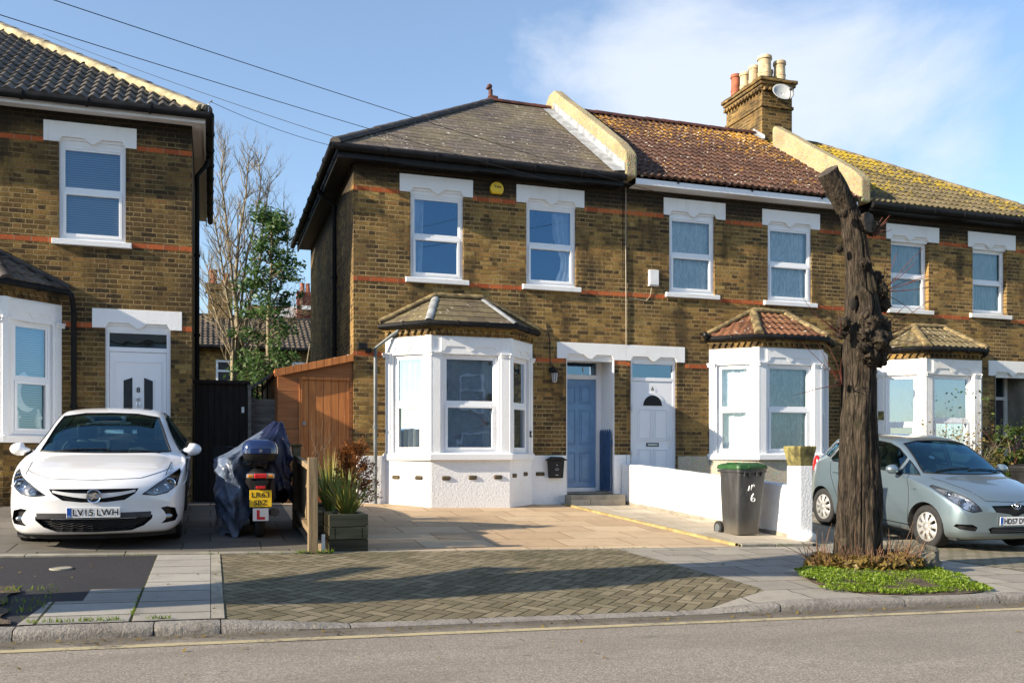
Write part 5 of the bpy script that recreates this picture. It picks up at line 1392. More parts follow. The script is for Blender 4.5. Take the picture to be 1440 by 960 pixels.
class Car:
    """body lofted from stations, cut along the true outlines of lamps, glass and grilles.
    local axes: x across, y from nose (0) to tail, z up"""
    def __init__(s, root, tab, bow, paint):
        s.root, s.paint = root, paint
        ks = list(zip(*tab)); Y = ks[0]
        get = lambda k, y: crom(Y, ks[k], y)
        T = [0, .10, .17, .26, .38, .50, .58, .68, .80, .87, .94, 1.0]
        ys = []
        y = Y[0]
        while y < Y[-1] - 1e-6:
            ys.append(y); y += .006 if y < .12 else (.025 if y < Y[-1] - .3 else .015)
        ys.append(Y[-1])
        N = 64; rows = []
        for y in ys:
            zb, zs, ws, wm, zm, wt, zr, zt = [get(k, y) for k in range(1, 9)]
            P = [(0, zb), (wm * .80, zb), (wm * .945, zb + .05 * min(1, (zm - zb) * 4)), (wm * .985, lerp(zb, zm, .45)), (wm, zm), (ws, zs)]
            P += [(lerp(ws, wt, .30) + .012, lerp(zs, zr, .30)), (lerp(ws, wt, .68) + .010, lerp(zs, zr, .68)), (wt, zr), (wt * .84, lerp(zr, zt, .50)), (wt * .45, lerp(zr, zt, .90)), (0, zt)]
            px, pz = [p[0] for p in P], [p[1] for p in P]; row = []
            for i in range(N + 1):
                t = i / N; x = crom(T, px, t); z = crom(T, pz, t)
                k = crom([b[0] for b in bow], [b[1] for b in bow], y)
                kr = crom([b[0] for b in bow], [b[2] for b in bow], y)
                u = x / .85
                row.append(Vector((x, y + k * u * u + kr * max(0, u) ** 4, z)))
            rows.append(row)
        m = MB(); full = [[Vector((-p.x, p.y, p.z)) for p in r[::-1]][:-1] + r for r in rows]
        m.grid(full)
        for E_ in (full[0], full[-1]):
            C = len(E_) - 1; V_ = 14      # caps: strips from the lower to the upper edge, finely divided
            lo_ = [E_[N - k] for k in range(N // 2, -1, -1)] + [E_[N + k] for k in range(1, N // 2 + 1)]
            hi_ = [E_[k] for k in range(N // 2, -1, -1)] + [E_[C - k] for k in range(0, N // 2)]
            m.grid([[p.lerp(q, v / V_) for p, q in zip(lo_, hi_)] for v in range(V_ + 1)])
        b = m.bm(); bmesh.ops.remove_doubles(b, verts=b.verts, dist=2e-4)
        bmesh.ops.recalc_face_normals(b, faces=b.faces)
        s.b = b; s.tree = BVHTree.FromBMesh(b)
        s.regions = []
    def _cut(s, poly, ax, test):
        """cut the surface along a polygon seen along axis ax ('y' front view: x,z / 'x' side view: y,z)"""
        pr = (lambda v: (v.x, v.z)) if ax == 'y' else ((lambda v: (v.y, v.z)) if ax == 'x' else (lambda v: (v.x, v.y)))
        x0, x1 = min(p[0] for p in poly) - .03, max(p[0] for p in poly) + .03
        z0, z1 = min(p[1] for p in poly) - .03, max(p[1] for p in poly) + .03
        n = len(poly)
        for i in range(n):
            a, c = poly[i], poly[(i + 1) % n]
            da, dc = c[0] - a[0], c[1] - a[1]; L = math.hypot(da, dc)
            if L < 1e-6: continue
            ex0, ex1 = min(a[0], c[0]) - .03, max(a[0], c[0]) + .03; ez0, ez1 = min(a[1], c[1]) - .03, max(a[1], c[1]) + .03
            fs = []
            for f in s.b.faces:
                cc = f.calc_center_median(); q = pr(cc)
                if ex0 < q[0] < ex1 and ez0 < q[1] < ez1 and test(cc): fs.append(f)
            if not fs: continue
            ed = {e for f in fs for e in f.edges}; vs = {v for f in fs for v in f.verts}
            if ax == 'y': co, no = Vector((a[0], 0, a[1])), Vector((dc, 0, -da))
            elif ax == 'x': co, no = Vector((0, a[0], a[1])), Vector((0, dc, -da))
            else: co, no = Vector((a[0], a[1], 0)), Vector((dc, -da, 0))
            bmesh.ops.bisect_plane(s.b, geom=list(vs) + list(ed) + fs, plane_co=co, plane_no=no.normalized(), dist=1e-5)
        return [f for f in s.b.faces if test(f.calc_center_median()) and pip(pr(f.calc_center_median()), poly)]
    def region(s, poly, ax, test, name, mat, push=0.0, parent=None, keep=True, smooth=35, cover=None):
        fs = s._cut(poly, ax, test)
        if not fs: return None
        o = None
        if keep:
            nb = bmesh.new(); mp = {}
            for f in fs:
                for v in f.verts:
                    if v not in mp: mp[v] = nb.verts.new(v.co - v.normal * push)
                try: nb.faces.new([mp[v] for v in f.verts])
                except ValueError: pass
            if push > .004:                       # return edges so the recess has depth
                bd = [e for e in nb.edges if len(e.link_faces) == 1]; inv = {w: v for v, w in mp.items()}; up = {}
                for e in bd:
                    q = []
                    for v in e.verts:
                        if v not in up: up[v] = nb.verts.new(inv[v].co - inv[v].normal * .001)
                        q.append(up[v])
                    try: nb.faces.new([e.verts[0], e.verts[1], q[1], q[0]])
                    except ValueError: pass
            o = from_bm(nb, name, mat, parent or s.root, smooth=smooth)
            if cover:                            # clear lens flush with the bodywork
                cb = bmesh.new(); mc = {}
                for f in fs:
                    for v in f.verts:
                        if v not in mc: mc[v] = cb.verts.new(v.co + v.normal * .001)
                    try: cb.faces.new([mc[v] for v in f.verts])
                    except ValueError: pass
                from_bm(cb, 'lens', cover, o, smooth=smooth)
        bmesh.ops.delete(s.b, geom=fs, context='FACES')
        return o
    def hit(s, x, z, ax='y', side=1):
        if ax == 'y': r = s.tree.ray_cast(Vector((x, -2, z)), Vector((0, 1, 0)))
        elif ax == 'x': r = s.tree.ray_cast(Vector((3 * side, x, z)), Vector((-side, 0, 0)))
        else: r = s.tree.ray_cast(Vector((x, z, 3)), Vector((0, 0, -1)))
        return r[0], r[1]
    def line(s, pts, ax, rad, name, mat, side=1, close=False, lift=.0, parent=None, n=6):
        P = []
        if close: pts = list(pts) + [pts[0]]
        for a, c in zip(pts, pts[1:]):
            L = math.hypot(c[0] - a[0], c[1] - a[1]); k = max(1, int(L / .04))
            for i in range(k):
                co, no = s.hit(lerp(a[0], c[0], i / k), lerp(a[1], c[1], i / k), ax, side)
                if co: P.append(co + no * lift)
        co, no = s.hit(*pts[-1], ax, side)
        if co: P.append(co + no * lift)
        if len(P) < 2: return None
        m = MB(); m.tube(P, rad, n); return m.build(name, mat, parent or s.root, smooth=60)
    def body(s):
        return from_bm(s.b, 'body', s.paint, s.root, smooth=32)

def wheel(root, x, y, r, side, rim_r, spokes, w=.20, mat='alloy', slot=.5, name='wheel'):
    o = Vector((x, y, r)); ax = Vector((side, 0, 0)); m = MB()
    m.lathe(o, ax, [(rim_r, -w), (r * .90, -w), (r, -w * .85), (r, -.03), (r * .985, -.012), (r * .93, .0), (rim_r + .012, .003), (rim_r - .004, -.012), (rim_r - .02, -.05)], 40, False)
    wh = m.build(name, M['tyre'], root, smooth=40)
    k = MB(); k.lathe(o, ax, [(rim_r - .002, -.012), (rim_r - .018, -.008), (rim_r - .026, -.022), (rim_r - .03, -.10)], 40, False)
    k.lathe(o, ax, [(.001, .012), (.022, .012), (.030, .006), (.052, .0), (.060, -.02)], 24, False)
    yv = Vector((0, 1, 0)); zv = Vector((0, 0, 1))
    for i in range(spokes):
        q = 2 * math.pi * i / spokes + .2; d = yv * math.cos(q) + zv * math.sin(q); t = ax.cross(d)
        hw = math.pi / spokes * (1 - slot)
        rows = []
        for (rr, h, ws) in ((.045, .0, .055 * hw / .25), (rim_r * .5, .004, rim_r * .5 * hw), (rim_r * .85, -.004, rim_r * .85 * hw), (rim_r - .02, -.014, rim_r * hw * 1.25)):
            c = o + d * rr + ax * h
            rows.append([c - t * ws - ax * .03, c - t * ws, c - t * ws * .6 + ax * .008, c + t * ws * .6 + ax * .008, c + t * ws, c + t * ws - ax * .03])
        k.grid(rows)
    k.build('rim', M[mat], wh, smooth=45)
    d_ = MB(); d_.lathe(o, ax, [(.001, -.06), (rim_r - .02, -.06)], 24, False); d_.build('brake_disc', M['interior'], wh)
    return wh

def mirror_housing(root, c, side, mat, sx=.11, sy=.075, sz=.065):
    m = MB(); m.blob(c, sx, sy, sz, 20, 12); 
    for v in m.v:                                       # flat glass side towards the rear, pinched foot
        if v.y > c[1] + sy * .45: v.y = c[1] + sy * .45
        if (v.x - c[0]) * side < -sx * .3: v.z = lerp(v.z, c[2] - sz * .35, .45)
    o = m.build('door_mirror', mat, root, smooth=50)
    a = MB(); a.tube([Vector(c) + Vector((-side * sx * .55, 0, -sz * .5)), Vector(c) + Vector((-side * (sx + .06), .03, -sz * .9))], [.035, .04], 10); a.build('mirror_arm', M['plastic_black'], o, smooth=50)
    return o

def plate(root, txt, fr, w=.52, h=.111, base='plate_white', lines=None, band=True):
    m = MB(); m.box(fr, -w / 2, w / 2, -h / 2, h / 2, -.006, .002); o = m.build('number_plate', M[base], root, bevel=.003)
    if band:
        b = MB(); b.box(fr, -w / 2 + .004, -w / 2 + .045, -h / 2 + .006, h / 2 - .006, .0021, .0035); b.build('plate_band', M['plate_blue'], o)
    return o

def seats_and_dash(root, xs, yf, zf, dash_y, dash_z, wid, tail_y, side=1):
    for x in xs:
        for (yy) in (yf, yf + .80):
            m = MB(); fr = Fr((x, 0, 0), (0, 1, 0), (1, 0, 0))
            m.prism(fr, [(yy, zf), (yy + .5, zf - .03), (yy + .53, zf + .12), (yy + .70, zf + .62), (yy + .60, zf + .64), (yy + .44, zf + .16), (yy, zf + .14)], -.23, .23)
            st = m.build('seat', M['seat'], root, bevel=.04, seg=3)
            h = MB(); h.box(Fr((x, yy + .63, zf + .67), (1, 0, 0), (0, -1, 0)), -.12, .12, 0, .19, -.05, .05); h.build('headrest', M['seat'], st, bevel=.035, seg=3)
    d = MB(); fr = Fr((0, 0, 0), (0, 1, 0), (1, 0, 0)); d.prism(fr, [(dash_y - .22, dash_z - .09), (dash_y, dash_z - .06), (dash_y + .25, dash_z - .07), (dash_y + .28, dash_z - .4), (dash_y - .22, dash_z - .4)], -wid, wid)
    d.build('dashboard', M['interior'], root, bevel=.03)
    w = MB(); c = Vector((xs[0] if side > 0 else xs[-1], dash_y + .40, dash_z + .01)); ax = Vector((0, -.9, .45)).normalized(); x = ax.orthogonal().normalized(); yv = ax.cross(x)
    w.tube([c + (x * math.cos(q) + yv * math.sin(q)) * .185 for q in [2 * math.pi * i / 24 for i in range(25)]], .014, 8); w.tube([c - x * .18, c + x * .18], .018, 6); w.tube([c, c - ax * -.25], .03, 8)
    w.build('steering_wheel', M['interior'], root, smooth=50)
    f = MB(); f.box(WORLD, -wid * .98, wid * .98, dash_y, tail_y, zf - .12, zf - .08); f.build('cabin_floor', M['interior'], root)
    mm = MB(); mm.box(Fr((0, dash_y + .38, dash_z + .36), (1, 0, 0), (0, -1, 0)), -.12, .12, -.03, .035, -.02, .02); mm.build('rear_view_mirror', M['interior'], root, bevel=.02)

def car_common(c, arch, wheels, r, wb_front, wb_rear, half_w, spokes, rim, slot):
    for yc in (wb_front, wb_rear):
        ar = r + .045
        poly = [(yc + ar * math.cos(q), r + ar * math.sin(q)) for q in [2 * math.pi * k / 28 for k in range(28)]]
        c.region(poly, 'x', lambda p: abs(p.x) > .42, 'x', None, keep=False)
        for sd in (-1, 1):
            m = MB(); rows = []
            for k in range(25):
                q = math.pi * (-.12 + 1.24 * k / 24); e = Vector((0, math.cos(q), math.sin(q)))
                y0, z0 = yc + (ar - .002) * math.cos(q), r + (ar - .002) * math.sin(q)
                co, no = c.hit(yc + (ar + .004) * math.cos(q), r + (ar + .004) * math.sin(q), 'x', sd)
                xo = abs(co.x) if co else half_w - .02
                rows.append([Vector((sd * (xo - .002), y0, z0)), Vector((sd * (xo - .03), y0 - e.y * .008, z0 - e.z * .008)), Vector((sd * .45, y0, z0))])
            m.grid(rows); m.build('wheel_arch', M['interior'], c.root, smooth=50)
            wheel(c.root, sd * (half_w - .035), yc, r, sd, rim, spokes, slot=slot)

# ---------------------------------------------------------------- the white hatchback
def white_car():
    X, Yn = -1.17, 10.52
    rt = thing('parked_car', 'white hatchback parked nose out on the drive before the house numbered 8', 'car', (X, Yn, zg(X, 11.4)), group=None, local=True)
    rt.rotation_euler = (math.atan2(.298, 5.1), 0, 0); rt.location.z = zg(X, Yn + .9) - .9 * .0584
    #      y    zb   zs   ws    wm   zm    wt   zr    zt
    tab = [(.000, .34, .50, .74, .74, .46, .62, .53, .56),
           (.015, .25, .54, .775, .785, .44, .64, .61, .635),
           (.05, .19, .585, .80, .815, .44, .66, .675, .70),
           (.12, .17, .635, .825, .845, .45, .68, .735, .762),
           (.30, .17, .735, .855, .880, .48, .70, .810, .845),
           (.60, .17, .80, .880, .898, .52, .70, .860, .900),
           (.95, .18, .870, .890, .903, .55, .69, .910, .950),
           (1.12, .18, .900, .888, .905, .56, .69, .935, .975),
           (1.35, .18, .930, .880, .905, .58, .680, 1.065, 1.115),
           (1.70, .18, .955, .874, .905, .60, .625, 1.265, 1.318),
           (2.00, .18, .965, .870, .905, .60, .588, 1.385, 1.432),
           (2.40, .18, .975, .868, .905, .60, .575, 1.440, 1.492),
           (2.90, .18, .985, .866, .905, .61, .575, 1.442, 1.500),
           (3.50, .18, 1.000, .860, .903, .62, .560, 1.410, 1.470),
           (3.90, .20, 1.010, .845, .895, .64, .540, 1.350, 1.415),
           (4.15, .22, .990, .820, .880, .66, .530, 1.180, 1.240),
           (4.30, .26, .930, .790, .850, .66, .540, 1.010, 1.060),
           (4.40, .34, .80, .74, .79, .62, .56, .84, .87), (4.42, .42, .66, .68, .72, .55, .55, .70, .72)]
    bow = [(0, .13, .13), (.3, .11, .09), (.8, .09, .02), (1.1, .13, 0), (2.0, .08, 0), (2.6, 0, 0), (3.9, -.06, 0), (4.42, -.16, -.06)]
    c = Car(rt, tab, bow, M['car_white'])
    front = lambda p: p.y < 1.0; ws_t = lambda p: 1.09 + .11 * (p.x / .85) ** 2 < p.y < 2.35 and p.z > .95
    wp = [(-.712, .992), (-.35, .988), (0, .986), (.35, .988), (.712, .992), (.665, 1.10), (.605, 1.26), (.545, 1.385), (.30, 1.425), (0, 1.432), (-.30, 1.425), (-.545, 1.385), (-.605, 1.26), (-.665, 1.10)]
    c.line(wp, 'y', .013, 'window_seal', M['plastic_black'], close=True)
    c.region(wp, 'y', ws_t, 'windscreen', M['glass_car'])
    rw = [(-.47, 1.10), (.47, 1.10), (.43, 1.36), (-.43, 1.36)]
    c.region(rw, 'y', lambda p: p.y > 3.5, 'rear_window', M['glass_car'])
    for sd in (-1, 1):
        sdt = lambda p, sd=sd: p.x * sd > .45
        for q in ([(1.50, 1.00), (1.95, 1.285), (2.15, 1.37), (2.45, 1.395), (2.50, 1.02)], [(2.58, 1.02), (2.53, 1.395), (3.0, 1.395), (3.40, 1.36), (3.45, 1.04)]):
            c.line(q, 'x', .009, 'window_seal', M['plastic_black'], side=sd, close=True)
            c.region(q, 'x', sdt, 'side_window', M['glass_car'])
        # swept-back headlamp
        hp = [(sd * x, z) for x, z in ((.475, .600), (.60, .585), (.72, .605), (.815, .675), (.845, .80), (.83, .825), (.76, .785), (.64, .715), (.54, .645))]
        c.line(hp, 'y', .006, 'lamp_seal', M['plastic_black'], close=True)
        hl = c.region(hp, 'y', front, 'headlight', M['lamp_dark'], push=.055, cover=M['glass_lamp'])
        if hl:
            for (x, z, r_) in ((.74, .69, .062), (.61, .63, .036)):
                co, no = c.hit(sd * x, z); dk = MB()
                if co: dk.lathe(co + Vector((0, .055, 0)), (0, -1, 0), [(r_, 0), (r_ * 1.05, .025), (r_ * .9, .03), (r_ * .55, .012), (.001, .02)], 20, False).build('lamp_bowl', M['chrome'], hl, smooth=40)
        # fog lamp recess with dark surround
        fp = [(sd * x, z) for x, z in ((.66, .27), (.80, .285), (.825, .33), (.80, .43), (.72, .455), (.655, .445), (.69, .40), (.715, .35), (.70, .31))]
        fg = c.region(fp, 'y', front, 'fog_lamp_recess', M['plastic_black'], push=.045)
        co, no = c.hit(sd * .72, .345)
        if co and fg:
            l = MB(); l.blob(co + Vector((0, .025, 0)), .055, .03, .03, 14, 8); l.build('fog_lamp', M['lamp_in'], fg, smooth=60)
    gp = [(-.44, .665), (.44, .665), (.40, .61), (.30, .545), (.12, .525), (-.12, .525), (-.30, .545), (-.40, .61)]
    gr = c.region(gp, 'y', front, 'grille', M['plastic_black'], push=.04)
    # bright bar across the grille with round badge
    bar = []
    for (zt, zb_, k) in ((.655, .62, 0),):
        pass
    m = MB()
    for (z0, dz) in ((.60, .022),):
        top, bot = [], []
        for i in range(17):
            x = lerp(-.405, .405, i / 16); zc = .612 - .022 * (1 - (x / .405) ** 2) + .028 * abs(x / .405) ** 2
            co, no = c.hit(x, zc); y = co.y if co else .02
            top.append((x, y - .004, zc + .030 * (1 - .6 * abs(x / .405)))); bot.append((x, y - .004, zc - .028 * (1 - .6 * abs(x / .405))))
        m.grid([[Vector((x, y + .035, z)) for x, y, z in top], [Vector(p) for p in top], [Vector(p) for p in bot], [Vector((x, y + .035, z)) for x, y, z in bot]])
    m.build('grille_bar', M['car_white'], gr or rt, smooth=40)
    co, no = c.hit(0, .60); fr = Fr(co + Vector((0, -.008, -.01)), (1, 0, 0), (0, -1, 0))
    m = MB(); m.lathe(fr.o, fr.n, [(.072, -.02), (.076, .004), (.070, .014), (.060, .010), (.058, -.004), (.001, -.004)], 36, False)
    m.prism(fr, [(-.055, .012), (-.02, .022), (.0, .036), (.02, .040), (.038, .028), (.030, .018), (.012, .014), (.024, -.004), (.040, -.018), (.018, -.022), (.006, -.008), (-.006, -.03), (-.03, -.042), (-.022, -.022), (-.008, -.006), (-.03, -.002)], -.004, .016)
    bd = m.build('badge', M['chrome'], rt, smooth=40)
    q = MB(); q.lathe(fr.o, fr.n, [(.058, -.0035), (.001, -.0035)], 30, False); q.build('badge_ground', M['plastic_grey'], bd)
    # lower intake with mesh
    lp = [(-.575, .375), (-.40, .348), (.40, .348), (.575, .375), (.57, .335), (.49, .262), (.36, .212), (0, .202), (-.36, .212), (-.49, .262), (-.57, .335)]
    li = c.region(lp, 'y', front, 'lower_grille', M['plastic_black'], push=.05)
    m = MB()
    for z in (.225, .25, .275, .30, .325):
        P = []
        for i in range(41):
            x = lerp(-.50, .50, i / 40)
            if abs(x) > .5 - (.345 - z) * 1.0: continue
            co, no = c.hit(x, z)
            if co: P.append(co + Vector((0, .02, .006 * (1 if i % 4 < 2 else -1))))
        if len(P) > 2: m.tube(P, .004, 5)
    m.build('grille_mesh', M['interior'], li or rt)
    # bumper strip behind the plate, plate, writing
    m = MB(); P = [[], []]
    for i in range(21):
        x = lerp(-.56, .56, i / 20)
        for k, z in ((0, .412), (1, .352)):
            co, no = c.hit(x, z); P[k].append((co or Vector((x, 0, z))) + Vector((0, -.003, 0)))
    m.grid(P); m.build('bumper_strip', M['plastic_grey'], rt, smooth=50)
    co, no = c.hit(0, .43); fr = Fr((0, co.y - .018, .420), (1, 0, 0), (0, -1, 0))
    pl = plate(rt, '', fr); text_mb('LV15 LWH', Fr(fr.p(.022, 0, .0026), fr.u, fr.n), w=.44, h=.070, bold=.018).build('plate_lettering', M['ink'], pl, recalc=False)
    text_mb('GB', Fr(fr.p(-.236, -.036, .0036), fr.u, fr.n), w=.026, h=.016).build('plate_code', M['plate_white'], pl, recalc=False)
    # shut lines: bonnet, its leading edge, creases, doors
    c.line([(-.71, .835), (-.45, .765), (0, .752), (.45, .765), (.71, .835)], 'y', .0045, 'shut_line', M['plastic_black'], n=5)
    for sd in (-1, 1):
        c.line([(.55, .66), (1.5, .74), (2.6, .80), (3.9, .86)], 'x', .008, 'side_crease', M['car_white'], side=sd, n=8)
        c.line([(sd * .70, .34), (sd * .715, .60), (sd * .735, .95)], 'z', .004, 'shut_line', M['plastic_black'], n=5)
        c.line([(1.42, .30), (1.40, .60), (1.46, .97)], 'x', .004, 'shut_line', M['plastic_black'], side=sd, n=5)
        c.line([(2.54, .26), (2.54, 1.0)], 'x', .004, 'shut_line', M['plastic_black'], side=sd, n=5); c.line([(3.2, .5), (3.45, .9), (3.48, 1.02)], 'x', .004, 'shut_line', M['plastic_black'], side=sd, n=5)
        for yy in (2.36, 3.22):
            co, no = c.hit(yy, .86, 'x', sd)
            if co: h = MB(); h.box(Fr(co + Vector((sd * .02, 0, 0)), (0, 1, 0), (sd, 0, 0)), -.09, .09, -.016, .016, -.02, .012); h.build('door_handle', M['car_white'], rt, bevel=.01)
        mirror_housing(rt, (sd * .955, 1.50, 1.01), sd, M['car_white'], .112, .09, .078)
    for (x0, y0, x1, y1) in ((-.55, 1.24, .05, 1.20), (.02, 1.17, .60, 1.24)):
        m = MB(); P = []
        for i in range(9):
            a, b_ = lerp(x0, x1, i / 8), lerp(y0, y1, i / 8); co, no = c.hit(a, b_, 'z'); P.append(co + Vector((0, 0, .012)))
        m.tube(P, .008, 6); m.build('wiper', M['plastic_black'], rt)
    # dark sill under the bumper
    m = MB(); m.grid([[Vector((x, .13 + .22 * (x / .85) ** 2 + .13 * abs(x / .85) ** 4, z)) for x in [lerp(-.80, .80, i / 20) for i in range(21)]] for z in (.12, .20)]); m.build('bumper_lip', M['plastic_black'], rt, smooth=60)
    car_common(c, None, None, .325, .95, 3.635, .885, 5, .215, .45)
    seats_and_dash(rt, (-.36, .36), 1.98, .42, 1.38, .95, .70, 3.9)
    c.body()
    u = MB(); u.box(WORLD, -.78, .78, .3, 4.2, .16, .20); u.build('underbody', M['interior'], rt)
    return rt

# ---------------------------------------------------------------- the pale blue small hatchback
def blue_car():
    rt = thing('parked_car', 'pale metallic blue small hatchback parked behind the tree trunk, nose towards the street', 'car', (10.12, 9.30, 0), group=None, local=True)
    rt.location.z = zg(10.1, 10.02) - .72 * .0584
    rt.rotation_euler = (math.atan2(.298, 5.1), 0, R(-4.0))
    tab = [(.000, .30, .50, .66, .66, .44, .54, .54, .58),
           (.015, .25, .55, .70, .71, .43, .56, .63, .66),
           (.05, .21, .60, .735, .75, .43, .58, .70, .73),
           (.12, .19, .65, .77, .785, .44, .60, .765, .795),
           (.28, .18, .735, .80, .825, .48, .63, .83, .865),
           (.55, .18, .83, .825, .842, .52, .645, .91, .945),
           (.78, .18, .89, .830, .846, .55, .64, .965, 1.005),
           (.95, .18, .92, .828, .848, .57, .635, 1.04, 1.085),
           (1.25, .18, .955, .822, .848, .58, .605, 1.225, 1.270),
           (1.55, .18, .975, .818, .848, .60, .575, 1.375, 1.420),
           (1.85, .18, .990, .815, .848, .60, .560, 1.450, 1.495),
           (2.30, .18, 1.005, .812, .848, .61, .560, 1.470, 1.525),
           (2.80, .18, 1.025, .805, .845, .62, .550, 1.455, 1.515),
           (3.20, .20, 1.045, .790, .838, .64, .530, 1.410, 1.470),
           (3.45, .22, 1.040, .770, .825, .66, .510, 1.280, 1.335),
           (3.62, .26, .98, .745, .80, .66, .51, 1.09, 1.14),
           (3.73, .34, .84, .70, .75, .62, .53, .89, .93), (3.75, .42, .70, .65, .69, .56, .52, .74, .77)]
    bow = [(0, .11, .13), (.3, .10, .09), (.7, .10, .02), (.9, .14, 0), (1.7, .09, 0), (2.2, 0, 0), (3.2, -.05, 0), (3.75, -.14, -.05)]
    c = Car(rt, tab, bow, M['car_blue'])
    front = lambda p: p.y < .95
    wp = [(-.645, 1.02), (-.32, 1.012), (0, 1.01), (.32, 1.012), (.645, 1.02), (.60, 1.16), (.555, 1.30), (.515, 1.40), (.28, 1.44), (0, 1.448), (-.28, 1.44), (-.515, 1.40), (-.555, 1.30), (-.60, 1.16)]
    c.line(wp, 'y', .012, 'window_seal', M['plastic_black'], close=True)
    c.region(wp, 'y', lambda p: .70 < p.y < 1.9 and p.z > .97, 'windscreen', M['glass_car'])
    rw = [(-.46, 1.12), (.46, 1.12), (.42, 1.42), (-.42, 1.42)]
    c.region(rw, 'y', lambda p: p.y > 2.95, 'rear_window', M['glass_car'])
    for sd in (-1, 1):
        sdt = lambda p, sd=sd: p.x * sd > .42
        for q, nm, mt in (([(1.00, .985), (1.30, 1.18), (1.31, .995)], 'quarter_light', 'glass_car'), ([(1.38, 1.00), (1.37, 1.215), (1.58, 1.335), (1.80, 1.40), (2.10, 1.425), (2.16, 1.035)], 'side_window', 'glass_car'),
                      ([(2.25, 1.04), (2.20, 1.425), (2.60, 1.415), (2.90, 1.385), (3.02, 1.10), (2.95, 1.065)], 'side_window', 'glass_car'), ([(3.08, 1.12), (2.99, 1.375), (3.16, 1.33), (3.25, 1.15)], 'quarter_light', 'glass_car')):
            c.line(q, 'x', .009, 'window_seal', M['plastic_black'], side=sd, close=True)
            c.region(q, 'x', sdt, nm, M[mt])
        hp = [(sd * x, z) for x, z in ((.49, .585), (.60, .565), (.69, .60), (.755, .70), (.785, .80), (.79, .86), (.76, .875), (.70, .83), (.60, .735), (.53, .655))]
        c.line(hp, 'y', .006, 'lamp_seal', M['plastic_black'], close=True)
        hl = c.region(hp, 'y', front, 'headlight', M['lamp_in'], push=.05, cover=M['glass_lamp'])
        if hl:
            for (x, z, r_) in ((.665, .68, .055), (.585, .625, .035), (.725, .78, .032)):
                co, no = c.hit(sd * x, z); dk = MB()
                if co: dk.lathe(co + Vector((0, .05, 0)), (0, -1, 0), [(r_, 0), (r_ * 1.05, .025), (r_ * .9, .03), (r_ * .55, .012), (.001, .02)], 20, False).build('lamp_bowl', M['chrome'], hl, smooth=40)
        fp = [(sd * x, z) for x, z in ((.56, .315), (.72, .335), (.765, .37), (.75, .40), (.60, .405), (.535, .37))]
        c.region(fp, 'y', front, 'fog_lamp_recess', M['plastic_black'], push=.05)
    gp = [(-.36, .655), (-.30, .57), (-.10, .545), (-.04, .515), (.04, .515), (.10, .545), (.30, .57), (.36, .655), (.10, .66), (-.10, .66)]
    c.region(gp, 'y', front, 'grille', M['plastic_black'], push=.03)
    lp = [(-.36, .29), (.36, .29), (.40, .35), (.34, .375), (-.34, .375), (-.40, .35)]
    li = c.region(lp, 'y', front, 'lower_grille', M['plastic_black'], push=.05)
    m = MB()
    for z in (.31, .335, .357):
        P = [c.hit(lerp(-.34, .34, i / 16), z)[0] + Vector((0, .015, 0)) for i in range(17)]; m.tube(P, .006, 6)
    m.build('grille_slats', M['plastic_grey'], li or rt, smooth=50)
    # oval badge of crossed rings
    co, no = c.hit(0, .655); fr = Fr(co + Vector((0, -.014, .0)), (1, 0, 0), (0, -.95, .31), (0, .31, .95)); m = MB()
    def ring(a, b, oz=0, r_=.0065): m.tube([fr.p(a * math.cos(q), b * math.sin(q) + oz, 0) for q in [2 * math.pi * i / 28 for i in range(29)]], r_, 6, False)
    ring(.066, .045, 0, .008); ring(.018, .040, .002); ring(.042, .016, .018)
    m.build('badge', M['chrome'], rt, smooth=60)
    co, no = c.hit(0, .45); fr = Fr((0, co.y - .014, .455), (1, 0, 0), (0, -1, 0)); pl = plate(rt, '', fr)
    text_mb('HD57 DW', Fr(fr.p(-.005, 0, .0026), fr.u, fr.n), w=.385, h=.074, bold=.018).build('plate_lettering', M['ink'], pl, recalc=False)
    text_mb('GB', Fr(fr.p(-.236, -.036, .0036), fr.u, fr.n), w=.026, h=.016).build('plate_code', M['plate_white'], pl, recalc=False)
    c.line([(-.50, .80), (-.42, .715), (0, .70), (.42, .715), (.50, .80)], 'y', .0045, 'shut_line', M['plastic_black'], n=5)
    for sd in (-1, 1):
        c.line([(sd * .50, .24), (sd * .58, .50), (sd * .655, .84)], 'z', .004, 'shut_line', M['plastic_black'], n=5)
        c.line([(1.06, .32), (1.04, .60), (1.06, .80), (1.14, .98)], 'x', .0045, 'shut_line', M['plastic_black'], side=sd, n=5)
        c.line([(2.20, .27), (2.20, 1.03)], 'x', .0045, 'shut_line', M['plastic_black'], side=sd, n=5); c.line([(2.72, .50), (2.95, .85), (3.0, 1.06)], 'x', .0045, 'shut_line', M['plastic_black'], side=sd, n=5)
        c.line([(1.05, .285), (2.6, .285)], 'x', .008, 'sill_line', M['plastic_black'], side=sd, n=5)
        for yy in (2.02, 2.80):
            co, no = c.hit(yy, .90, 'x', sd)
            if co: h = MB(); h.box(Fr(co + Vector((sd * .02, 0, 0)), (0, 1, 0), (sd, 0, 0)), -.085, .085, -.016, .016, -.02, .012); h.build('door_handle', M['car_blue'], rt, bevel=.01)
        co, no = c.hit(.93, .80, 'x', sd)
        if co: h = MB(); h.blob(co, .012, .035, .014, 10, 6); h.build('side_repeater', M['glass_lamp'], rt, smooth=60)
        mirror_housing(rt, (sd * .93, 1.30, 1.05), sd, M['car_blue'], .10, .085, .070)
        co, no = c.hit(3.55, .95, 'x', sd)
        if co: h = MB(); h.blob(co + Vector((-sd * .035, .0, .0)), .06, .09, .17, 12, 10); h.build('tail_light', M['red_lamp'], rt, smooth=60)
